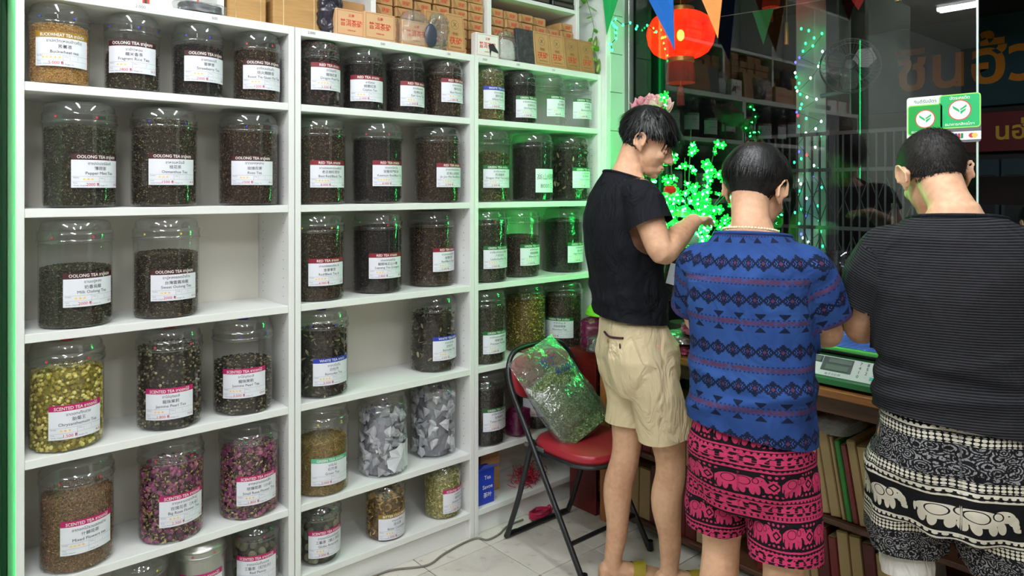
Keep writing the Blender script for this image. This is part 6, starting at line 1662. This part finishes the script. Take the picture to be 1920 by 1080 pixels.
def person(label, pos, phi, cfg):
    p = thing('person', label, 'person', pos, radians(phi - 90), group='people in the shop')
    J = cfg; gs = J.get('s', 1.0)
    mb = MB()
    M = head_frame(J['head'], radians(J['yaw']), radians(J['pitch']), radians(J.get('roll', 0)))
    head(mb, M, J['neck'])
    torso(mb, [(r[0], r[1] * .86, r[2] * .86, r[3], r[4]) for r in J['torso']], 0)
    for side in ('R', 'L'):
        sh, el, wr = (Vector(J[k + side]) for k in ('sh', 'el', 'wr'))
        hd = Vector(J['hd' + side]); fa = wr - el
        k_ = J.get('arm', 1.0)
        limb(mb, [sh + Vector((-.03 if side == 'R' else .03, 0, .0)), sh, sh * .5 + el * .5, el, el * .62 + wr * .38, wr, wr + (hd - wr).normalized() * .02], [.050 * k_, .052 * k_, .045 * k_, .038 * k_, .041 * k_, .027 * k_, .025 * k_], 16, 5)
        hand(mb, wr, hd - wr, J['pn' + side], J['tb' + side], J.get('curl' + side, .5))
        hp, kn, an = (Vector(J[k + side]) for k in ('hp', 'kn', 'an'))
        lk = J.get('leg', 1.0)
        cf = kn * .68 + an * .32 + Vector((0, -.018, 0))
        limb(mb, [hp, hp * .5 + kn * .5 + Vector((0, .008, 0)), kn, cf, kn * .3 + an * .7 + Vector((0, -.004, 0)), an + Vector((0, -.006, .02)), an + Vector((0, -.008, -.045))], [.088 * lk, .076 * lk, .054 * lk, .056 * lk, .041 * lk, .034 * lk, .033 * lk], 18, 5)
        foot(mb, an, radians(J.get('toe' + side, 0)))
        sandal(p, an, radians(J.get('toe' + side, 0)), J['shoe'])
    me = remesh(mb, .0048, 5)
    place('body', finish(me, 'body', SKIN), p)
    hair(p, M, J['hair'])
    face_bits(p, M)
    # shirt
    mb = MB(); torso(mb, J['torso'], J.get('loose', .008), 2.5)
    for side in ('R', 'L'):
        sh, el = Vector(J['sh' + side]), Vector(J['el' + side]); ax = (el - sh)
        end = sh + ax * (J['sleeve'] + .22)
        inn = sh + Vector((-.07 if side == 'R' else .07, 0, -.010))
        r0, r1 = J['slr']
        limb(mb, [inn, sh, sh + ax * (J['sleeve'] * .55), end], [r0 * .95, r0, r1, r1 * 1.06], 18, 5)
    me = remesh(mb, .0060, 8)
    V, N = mesh_np(me)
    A = J.get('fold', .006)
    f1 = vnoise(V * np.array(J.get('ff', (7, 7, 16))), 2); f2 = vnoise(V * np.array([16, 16, 9]), 7)
    disp = A * (1 - np.abs(2 * f1 - 1) * 2) + A * .5 * (f2 - .5)
    for (cz, cx, wz, sl, am) in J.get('creases', ()):
        e = (V[:, 2] - cz - sl * (V[:, 0] - cx)) / wz; disp += am * np.exp(-e * e)
    V2 = V + N * disp[:, None]
    set_co(me, V2)
    # pattern coordinates: round the trunk, or along the sleeve
    U = np.zeros_like(V); U[:, 0] = np.arctan2(V[:, 0], -V[:, 1] + .0) * .155; U[:, 1] = V[:, 2]
    for side in ('R', 'L'):
        sh, el = np.array(J['sh' + side]), np.array(J['el' + side]); ax = el - sh; L = np.linalg.norm(ax); ax /= L
        rel = V - sh; t_ = rel @ ax; d_ = np.linalg.norm(rel - t_[:, None] * ax, axis=1)
        sel = (t_ > .0) & (d_ < J['slr'][1] * 1.35) & (np.abs(V[:, 0]) > J['seam'] - .0)
        U[sel, 0] = (np.arctan2(V[sel, 1] - (sh[1] + t_[sel] * ax[1]), (V[sel, 0] - (sh[0] + t_[sel] * ax[0]))) * .07) + .03
        U[sel, 1] = J['shR'][2] - t_[sel] + .01
    pat_attr(me, U)
    hz, hs, hx = J['hem']
    cut(me, (hx, 0, hz), (hs, -.10, -1))
    for side in ('R', 'L'):
        sh, el = Vector(J['sh' + side]), Vector(J['el' + side]); ax = el - sh
        e_ = sh + ax * J['sleeve']
        zs = [r[0] for r in J['torso']]
        def keep(c, zs=zs):
            hw, hd, fy = (float(np.interp(c.z, zs, [r[i] for r in J['torso']])) for i in (1, 2, 3)); g = J.get('loose', .008) + .017
            return abs(c.x / (hw + g)) ** 2.6 + abs((c.y - fy) / (hd + g)) ** 2.6 < 1.0
        cut(me, e_, ax.normalized(), e_ + ax.normalized() * .05, J['slr'][1] * 1.9, keep)
    nk = Vector(J['neckcut'][0]); cut(me, nk, J['neckcut'][1], nk + Vector((0, 0, .03)), .13)
    so = place('t_shirt', finish(me, 't_shirt', J['shirt_m']), p)
    # collar: tube along the neck opening
    bm = bmesh.new(); bm.from_mesh(me)
    es = [e for e in bm.edges if e.is_boundary and (e.verts[0].co - nk).length < .14 and e.verts[0].co.z > nk.z - .06]
    loop, seen = [], set()
    if es:
        v = es[0].verts[0]; start = v; adj = {}
        for e in es:
            for a, b in ((e.verts[0], e.verts[1]), (e.verts[1], e.verts[0])): adj.setdefault(a, []).append(b)
        while v is not None and v not in seen:
            seen.add(v); loop.append(v.co.copy()); v = next((w for w in adj[v] if w not in seen), None)
    bm.free()
    if len(loop) > 8:
        m_ = len(loop); sm_ = [sum((loop[(i + k) % m_] for k in range(-4, 5)), Vector()) / 9 for i in range(0, m_, 2)]
        MB().tube(sm_, .0055, 8, closed=True).build('collar', J['collar_m'], so)
    # shorts
    mb = MB(); S_ = J['shorts']
    torso(mb, S_['top'], 0, 2.4)
    for side in ('R', 'L'):
        P = [Vector(q) for q in S_['leg' + side]]
        limb(mb, P, S_['rad' + side], 20, 5)
    me = remesh(mb, .0060, 7)
    V, N = mesh_np(me)
    f1 = vnoise(V * np.array([9, 9, 6]), 12); f2 = vnoise(V * np.array([22, 22, 10]), 17)
    A = S_['fold']; V2 = V + N * (A * (1 - np.abs(2 * f1 - 1) * 2) + A * .5 * (f2 - .5))[:, None]
    if 'drape' in S_:
        ang = np.arctan2(V[:, 1], V[:, 0]); V2 = V2 + N * (S_['drape'] * np.sin(ang * 9 + 3 * f1) * np.clip((S_['top'][-1][0] - V[:, 2]) / .3, 0, 1))[:, None]
    set_co(me, V2)
    U = np.zeros_like(V)
    lx = np.interp(V[:, 2], [S_['legR'][-1][2], S_['legR'][0][2]], [S_['legR'][-1][0], S_['legR'][0][0]]); ly = np.interp(V[:, 2], [S_['legR'][-1][2], S_['legR'][0][2]], [S_['legR'][-1][1], S_['legR'][0][1]])
    lx2 = np.interp(V[:, 2], [S_['legL'][-1][2], S_['legL'][0][2]], [S_['legL'][-1][0], S_['legL'][0][0]]); ly2 = np.interp(V[:, 2], [S_['legL'][-1][2], S_['legL'][0][2]], [S_['legL'][-1][1], S_['legL'][0][1]])
    mid = (lx + lx2) / 2; rt = V[:, 0] > mid
    cx = np.where(rt, lx, lx2); cy = np.where(rt, ly, ly2)
    U[:, 0] = np.arctan2(V[:, 0] - cx, -(V[:, 1] - cy)) * .095 + np.where(rt, .13, -.13); U[:, 1] = V[:, 2]
    pat_attr(me, U)
    for side in ('R', 'L'):
        P = [Vector(q) for q in S_['leg' + side]]; n_ = (P[-1] - P[-2]).normalized(); c_ = P[-1] - n_ * .03
        cut(me, c_, n_, c_ + n_ * .05, max(S_['rad' + side]) * 1.8)
    sh_o = place('shorts', finish(me, 'shorts', S_['m']), p)
    if J.get('extra'): J['extra'](p, so, sh_o, M)
    return p
# ---- cloth materials
def cloth(nm, col, rough=.8, var=.06, wr=.012):
    t = MT(nm); n = t.noise(40, 3); c = lin(col)
    mx = t.new('ShaderNodeMix', data_type='RGBA'); t.link(n, mx.inputs[0])
    mx.inputs[6].default_value = (*[v * (1 - var) for v in c], 1); mx.inputs[7].default_value = (*[min(1, v * (1 + var)) for v in c], 1)
    w = t.noise(7, 3, t.mapped((1.6, 1.6, 1)), .55, 1.2) + t.noise(500, 2) * .03
    t.bsdf(mx.outputs[2], rough, 0, w, wr * 2.2, spec=.15); return t.m
BLACKT = cloth('black_cotton', (17, 18, 24)); KHAKI = cloth('khaki_cotton', (214, 196, 160))
def stripe_mat():
    t = MT('striped_cotton'); u, v, w = t.attr('pat')
    s = ((v * 153.0).frac() - .5).abs().gt(.30)
    n = t.noise(60, 3); n2 = t.noise(900, 2)
    c = t.mix(s * (n2 * .6 + .55).mn(1.0), t.ramp(n, [(.3, (13, 13, 15)), (.7, (18, 18, 21))]), (50, 50, 54))
    t.bsdf(c, .85, 0, t.noise(6, 3, None, .55, 1.0) + n2 * .03, .022, spec=.15); return t.m
def ell2(u, v, cx, cy, rx, ry):
    return (((u - cx) / rx).pow(2.0) + ((v - cy) / ry).pow(2.0)).lt(1.0)
def elephant(u, v):
    """1 inside a walking elephant about one unit long, facing +u"""
    E = ell2(u, v, -.06, .06, .34, .24)
    for a in ((.30, .16, .17, .17), (.43, .06, .09, .15), (.47, -.08, .06, .14), (.50, -.20, .075, .06), (-.28, -.20, .075, .20), (-.12, -.22, .07, .19), (.10, -.22, .07, .19), (.24, -.18, .07, .20), (-.40, -.02, .025, .17)):
        E = OR(E, ell2(u, v, *a))
    inner = ell2(u, v, .20, .16, .085, .12) * (1.0 - ell2(u, v, .20, .16, .062, .095))
    eye = ell2(u, v, .36, .20, .018, .018)
    saddle = ell2(u, v, -.08, .10, .17, .17) * (1.0 - ell2(u, v, -.08, .10, .145, .145))
    return E * (1.0 - OR(OR(inner, eye), saddle))
def dots(u, v, p, r):
    a, b = u.tri(p), v.tri(p); return (a * a + b * b).lt(r * r)
def elephant_pants(nm, dark, light, period, ev, body, mode, off, eu, fine):
    t = MT(nm); u, v, w = t.attr('pat')
    w_ = t.noise(6, 2); v = v + (w_ - .5) * .02
    vv = (v + off).mod(period)                                    # 0 .. period
    sz = body
    au = u.tri(eu) / sz; av = (vv - ev) / sz
    row = (v / period).floor()
    E = elephant(au, av)
    lines = OR(OR(((vv - (ev - sz * .55)).abs()).lt(.0022), ((vv - (ev + sz * .55)).abs()).lt(.0022)), OR(((vv - (ev - sz * .72)).abs()).lt(.0022), ((vv - (ev + sz * .72)).abs()).lt(.0022)))
    band = OR(vv.lt(ev - sz * .55), vv.gt(ev + sz * .55))
    small = dots(u, v, .011, .0038) * OR(((vv - (ev - sz * .635)).abs()).lt(.006), ((vv - (ev + sz * .635)).abs()).lt(.006))
    far = OR(vv.lt(ev - sz * .76), vv.gt(ev + sz * .76))
    if mode == 'pink':
        zig = (((u * 2 * pi / .05).sin() * .010 + vv - .012).abs().lt(.0028)) + dots(u + .02, v, .025, .005)
        fill = dots(u, v, .0125, .0035) * (1.0 - band) * (1.0 - ell2(au, av, 0.0, 0.0, .62, .46))
        rose = ell2(u.tri(eu) - .044, vv - ev, 0., 0., .013, .018) * (((u.tri(eu) - .044).abs() + (vv - ev).abs()) * 520.0).sin().gt(-.2)
        rose2 = ell2(u.tri(eu) + .044, vv - ev, 0., 0., .013, .018) * (((u.tri(eu) + .044).abs() + (vv - ev).abs()) * 520.0).sin().gt(-.2)
        strip = far * ((vv * 420.0).sin() * (u * 300.0).sin()).gt(-.25) * OR(vv.gt(ev + sz * .85), vv.lt(ev - sz * .85))
        pat = OR(OR(OR(E, lines), OR(small, fill)), OR(OR(rose, rose2), OR(strip, far * zig)))
    else:
        x = S(t.nt, t.voronoi(48, t.mapped((1, 1, 1), t.new('ShaderNodeAttribute', attribute_name='pat').outputs['Vector'])))
        pais = ((x * 30.0).sin().gt(.1)) * far * t.noise(190, 2).gt(.46)
        edge = dots(u, v, .0085, .0036) * OR(((vv - (ev - sz * .92)).abs()).lt(.011), ((vv - (ev + sz * .92)).abs()).lt(.011))
        pais = pais * (1.0 - OR(((vv - (ev - sz * .92)).abs()).lt(.013), ((vv - (ev + sz * .92)).abs()).lt(.013)))
        pat = OR(OR(E, lines), OR(small, edge))
    nz = t.noise(700, 2)
    c = t.mix(pat, dark if mode == 'pink' else t.mix(pais, dark, fine), light)
    t.bsdf(c, .85, 0, t.noise(7, 3, None, .55, 1.2) + nz * .03, .02, spec=.15); return t.m
def ikat_mat():
    t = MT('blue_ikat_cotton'); u, v, w = t.attr('pat')
    n = t.noise(5, 3); n2 = t.noise(700, 2)
    P = .115
    vv = v.mod(P * 2)
    base = t.ramp(n, [(.3, (28, 50, 96)), (.55, (36, 64, 118)), (.75, (46, 78, 134))])
    def steps(a, k): return (a / k).floor() * k
    def diamonds(vc, pu, off=0.0):
        a = (u + off).tri(pu).abs(); b = (vv - vc).abs()
        st = steps(a, .0042) * .85 + steps(b, .0042) * 1.0
        blk = st.lt(.0192)
        core_ = (a + b * 1.1).lt(.0062)
        chev = ((a - b * .7) * 900.0).sin().gt(.55) * (a + b).lt(.019) * a.gt(.006) * b.lt(.008)
        return blk, core_, chev
    D1, C1, H1 = diamonds(.030, .047); D2, C2, H2 = diamonds(.125, .047, .02)
    tri_ = (u.tri(.062).abs() * .9 + (vv - .187).abs() * .0 + (vv - .178).mx(0.0) * 1.0 ).lt(.013) * vv.band(.176, .193)
    tri2 = (u.tri(.062).abs() * .9 + (.222 - vv).mx(0.0) * 1.0).lt(.013) * vv.band(.209, .225)
    red = OR(OR((vv - .0775).abs().lt(.0060), (vv - .2005).abs().lt(.0060)), (vv - .152).abs().lt(.0))
    rdot = OR(((vv - .0775).abs() - .0085).abs().lt(.002), ((vv - .2005).abs() - .0085).abs().lt(.002)) * (u * 480.0).sin().gt(.1)
    rn = t.noise(120, 2).gt(.45)
    c = t.mix(red * (rn * .5 + .3), base, (78, 40, 58))
    c = t.mix(rdot * .8, c, (22, 28, 62))
    dk_ = OR(OR(D1, D2), OR(tri_, tri2))
    c = t.mix(dk_ * .9, c, (10, 13, 30))
    c = t.mix(OR(H1, H2) * .6, c, (70, 104, 180))
    c = t.mix(OR(C1, C2) * .8, c, (86, 44, 72))
    t.bsdf(c, .85, 0, t.noise(6, 3, None, .55, 1.0) + n2 * .03, .022, spec=.15); return t.m
STRIPE = stripe_mat(); IKAT = ikat_mat()
PINKP = elephant_pants('pink_elephant_print', (18, 12, 18), (176, 50, 90), .125, .0625, .066, 'pink', -.012, .088, None)
GREYP = elephant_pants('grey_elephant_print', (14, 14, 17), (200, 194, 178), .26, .13, .086, 'grey', -.04, .094, (126, 124, 126))
SANDY = mat('olive_rubber', (150, 130, 30), .5); SANDB = mat('brown_rubber', (70, 50, 40), .6)
# ---- the black-shirted person beside the shelves
def p1_extra(p, so, sh, M):
    # piping of the back pocket, its button and a small crest
    dg = bpy.context.evaluated_depsgraph_get()
    me = sh.data; bv = BVHTree.FromPolygons([v.co[:] for v in me.vertices], [tuple(q.vertices) for q in me.polygons])
    def on(x, z, off=.003):
        h = bv.ray_cast(Vector((x, -.6, z)), Vector((0, 1, 0))); return h[0] + Vector((0, -off, 0)) if h[0] else Vector((x, -.15, z))
    MB().tube([on(x, .955 - .006 * sin(x * 24)) for x in np.linspace(.005, .125, 12)], .0042, 6).build('pocket_piping', mat('maroon_piping', (58, 18, 36), .7), sh)
    c = on(.055, .932); MB().ell(c, (.007, .003, .007), 10, 6).build('button', mat('brass_button', (186, 160, 60), .35, .6), sh)
    c = on(.118, .926); MB().ell(c, (.007, .002, .010), 10, 6).build('crest', mat('maroon_piping', (58, 18, 36), .7), sh)
    for x in (.165,):
        MB().tube([on(x - .02 + .035 * u, .96 - .10 * u, .002) for u in np.linspace(0, 1, 8)], .003, 6).build('side_pocket_seam', KHAKI, sh)
cfg1 = dict(s=1, head=(.0, .015, 1.645), yaw=-28, pitch=26, neck=(0.0, -.070, 1.515), hair='textured',
    torso=[(.90, .150, .112, -.040, 0), (.98, .150, .112, -.048, 0), (1.06, .146, .110, -.058, 0), (1.16, .152, .114, -.068, 0), (1.28, .168, .122, -.080, 0), (1.38, .176, .118, -.086, 0), (1.45, .170, .100, -.084, 0), (1.495, .120, .082, -.078, 0), (1.53, .072, .066, -.070, 0), (1.56, .058, .058, -.062, 0)],
    shR=(.172, -.080, 1.450), elR=(.250, -.035, 1.262), wrR=(.105, .140, 1.352), hdR=(.02, .23, 1.372), pnR=(0, .1, -1), tbR=(-1, -.3, 0), curlR=.42,
    shL=(-.172, -.080, 1.450), elL=(-.235, -.03, 1.21), wrL=(-.175, .075, 1.065), hdL=(-.13, .16, 1.07), pnL=(.8, .1, .5), tbL=(0, .2, 1), curlL=.75,
    hpR=(.085, -.01, .90), knR=(.080, .070, .48), anR=(.050, .085, .085), hpL=(-.085, -.03, .90), knL=(-.080, -.040, .48), anL=(-.050, -.095, .085), toeR=-4, toeL=-4, leg=.98, arm=1.10,
    shoe=SANDY, loose=.010, sleeve=.52, slr=(.062, .072), seam=.17, hem=(.998, 0.0, 0), fold=.006, ff=(6, 6, 9), neckcut=((0, -.075, 1.515), (0, .35, 1)), shirt_m=BLACKT, collar_m=BLACKT, creases=((1.06, 0, .02, .3, .006), (1.10, 0, .018, -.25, .006)),
    shorts=dict(top=[(.74, .135, .120, -.012, 0), (.80, .165, .135, -.012, 0), (.87, .170, .140, -.02, 0), (.94, .152, .118, -.03, 0), (1.0, .136, .100, -.045, 0)],
        legR=[(.088, -.01, .82), (.090, .03, .68), (.086, .055, .570)], radR=[.092, .092, .094], legL=[(-.088, -.02, .82), (-.088, -.03, .68), (-.084, -.035, .565)], radL=[.092, .092, .092], fold=.013, m=KHAKI),
    extra=p1_extra)
person('person in black t-shirt and khaki shorts holding a jar beside the shelves', (2.100, 1.674, 0), -30, cfg1)
# ---- the blue-shirted person in the middle
def p2_extra(p, so, sh, M):
    pts = []
    for k in range(54):
        a = 2 * pi * k / 54
        q = Vector((.073 * cos(a), .068 * sin(a) - .012, 1.352 - .012 * sin(a) + .004)); pts.append(q)
    nk_ = thing('bead_necklace', 'necklace of small pale beads on the blue-shirted neck', 'necklace')
    nk_.location = p.location; nk_.rotation_euler = p.rotation_euler
    b = MB().ell((0, 0, 0), (.0040, .0040, .0040), 8, 6).mesh('bead', mat('bead_bone', (226, 206, 170), .4))
    for q in pts: place('bead', b, nk_, tuple(q))
cfg2 = dict(head=(.0, .062, 1.468), yaw=-14, pitch=24, neck=(0, -.005, 1.350), hair='bowl',
    torso=[(.69, .163, .128, -.01, 0), (.80, .160, .126, -.01, 0), (.92, .150, .118, -.005, 0), (1.02, .150, .116, 0, 0), (1.12, .157, .120, 0, 0), (1.22, .162, .118, 0, 0), (1.285, .148, .102, 0, 0), (1.325, .104, .084, 0, 0), (1.350, .074, .068, 0, 0), (1.385, .060, .058, .005, 0)],
    shR=(.142, 0, 1.258), elR=(.185, .11, 1.075), wrR=(.12, .33, 1.01), hdR=(.08, .42, .99), pnR=(0, 0, -1), tbR=(-1, 0, 0), shL=(-.142, 0, 1.258), elL=(-.190, .11, 1.070), wrL=(-.12, .33, 1.01), hdL=(-.08, .42, .99), pnL=(0, 0, -1), tbL=(1, 0, 0),
    hpR=(.085, -.01, .78), knR=(.095, -.045, .44), anR=(.095, -.09, .085), hpL=(-.085, 0, .78), knL=(-.090, .02, .44), anL=(-.095, .0, .085), leg=.98, shoe=SANDB,
    loose=.012, sleeve=.70, slr=(.060, .078), seam=.160, hem=(.803, -.13, 0), fold=.006, ff=(6, 6, 9), neckcut=((0, -.01, 1.345), (0, .12, 1)), shirt_m=IKAT, collar_m=IKAT, creases=((.90, 0, .016, .25, .009), (.95, 0, .018, -.2, .006)),
    shorts=dict(top=[(.60, .140, .120, -.01, 0), (.68, .165, .136, -.01, 0), (.76, .165, .138, -.01, 0), (.84, .150, .122, -.005, 0), (.90, .140, .112, 0, 0)],
        legR=[(.085, -.015, .70), (.094, -.03, .58), (.098, -.05, .455)], radR=[.092, .094, .094], legL=[(-.085, -.005, .70), (-.094, .0, .58), (-.096, .01, .485)], radL=[.090, .088, .086], fold=.007, m=PINKP),
    extra=p2_extra)
person('person in blue patterned t-shirt and pink elephant-print shorts, back turned', (1.831, 1.080, 0), 17, cfg2)
# ---- the striped-shirted person on the right
def p3_extra(p, so, sh, M):
    for x, y, z in ((-.108, .015, .505), (.118, -.02, .475)):
        mb = MB(); n = 40; V = []
        for r_, z_ in ((.064, .0), (.066, .03), (.060, .06)):
            for k in range(n): V.append((x + r_ * cos(2 * pi * k / n) * (1 + .04 * sin(5 * k)), y + r_ * sin(2 * pi * k / n), z - .045 + z_ + .006 * sin(3 * 2 * pi * k / n)))
        mb.add(V, [(i * n + k, i * n + (k + 1) % n, (i + 1) * n + (k + 1) % n, (i + 1) * n + k) for i in range(2) for k in range(n)], 0, True).build('white_cuff', cloth('white_lining', (214, 212, 206)), sh)
cfg3 = dict(head=(-.045, .085, 1.512), yaw=20, pitch=24, roll=-4, neck=(.0, .0, 1.405), hair='buzz',
    torso=[(.78, .176, .138, -.005, 0), (.88, .174, .136, -.005, 0), (.98, .168, .130, 0, 0), (1.10, .172, .128, 0, 0), (1.20, .180, .130, 0, 0), (1.29, .176, .120, 0, 0), (1.345, .156, .102, 0, 0), (1.385, .112, .086, 0, 0), (1.408, .076, .070, 0, 0), (1.435, .062, .060, .0, 0)],
    shR=(.152, 0, 1.312), elR=(.235, .06, 1.085), wrR=(.20, .16, 1.015), hdR=(.16, .24, 1.01), pnR=(-.3, 0, 1), tbR=(0, .2, 1), curlR=.6, shL=(-.152, 0, 1.312), elL=(-.225, .065, 1.085), wrL=(-.12, .30, 1.06), hdL=(-.07, .38, 1.05), pnL=(.2, 0, -1), tbL=(1, 0, 0),
    hpR=(.09, 0, .82), knR=(.10, .0, .46), anR=(.105, -.02, .085), hpL=(-.09, .01, .82), knL=(-.10, .02, .46), anL=(-.105, .0, .085), shoe=SANDB, arm=1.02,
    loose=.012, sleeve=.66, slr=(.063, .083), seam=.178, hem=(.880, -.10, 0), fold=.006, ff=(6, 6, 9), neckcut=((0, -.005, 1.398), (0, .12, 1)), shirt_m=STRIPE, collar_m=BLACKT, creases=((1.00, .03, .016, -.12, -.012), (.965, .05, .016, .10, .010), (1.03, -.03, .018, .3, .006)),
    shorts=dict(top=[(.62, .160, .135, -.01, 0), (.70, .182, .150, -.01, 0), (.80, .180, .150, -.01, 0), (.88, .168, .134, -.005, 0), (.96, .155, .12, 0, 0)],
        legR=[(.10, -.01, .74), (.112, -.015, .62), (.120, -.02, .46)], radR=[.110, .108, .098], legL=[(-.10, .0, .74), (-.110, .01, .64), (-.110, .015, .50)], radL=[.108, .102, .086], fold=.010, drape=.006, m=GREYP),
    extra=p3_extra)
person('person in grey-striped black t-shirt and elephant-print trousers, back turned', (2.074, .646, 0), 22, cfg3)
# ---- the jar the black-shirted person holds

cfg4 = dict(cfg2); cfg4.update(extra=None, shirt_m=cloth('plain_dark_cotton', (40, 36, 44)), collar_m=BLACKT, yaw=10, pitch=8, shorts=dict(cfg2['shorts'], m=cloth('navy_cotton', (30, 34, 52))), hair='textured')
p4_ = person('person at the right photo edge, only a sliver of head showing', (4.17, .935, -.018), 205, cfg4); p4_.scale = (.90, .90, .90)
hp_ = Matrix.Translation((2.100, 1.674, 0)) @ Matrix.Rotation(radians(-120), 4, 'Z')
hj = thing('held_jar', 'slim dark tea jar tilted in the hands of the black-shirted person', 'jar')
hj.matrix_world = hp_ @ Matrix.Translation((-.10, .145, 1.045)) @ Matrix.Rotation(radians(-15), 4, 'X')
MB().lathe([(.001, .001), (.046, .001), (.050, .008), (.050, .22), (.046, .235)], 36).build('body', JARB, hj)
MB().lathe([(.051, .225), (.053, .228), (.053, .255), (.046, .265), (.001, .267)], 36).build('lid', mat('green_lid', (150, 226, 180), .35), hj)
V0, T0 = core(.047, .20)
stuff(place('tea_leaves', np_mesh('tea_leaves', V0, T0, core_mat('held', [(0, (16, 18, 14)), (1, (52, 50, 36))], 300)), hj))
mb = MB(); mb.add(*strip(.050, -.045, .045, .06, .14, .0008, 12)); lb_ = mb.build('label', PAPER, hj); lb_.rotation_euler.z = radians(-10)
mb = MB()
for st, z, s_ in (('綠茶', .115, .014), ('Green Tea', .095, .010)):
    V, F = txt(st, s_, .08); V = V + np.array([0, z, 0], np.float32); mb.add(wrap(V, .050, .0013).tolist(), F)
mb.build('lettering', INK, lb_)
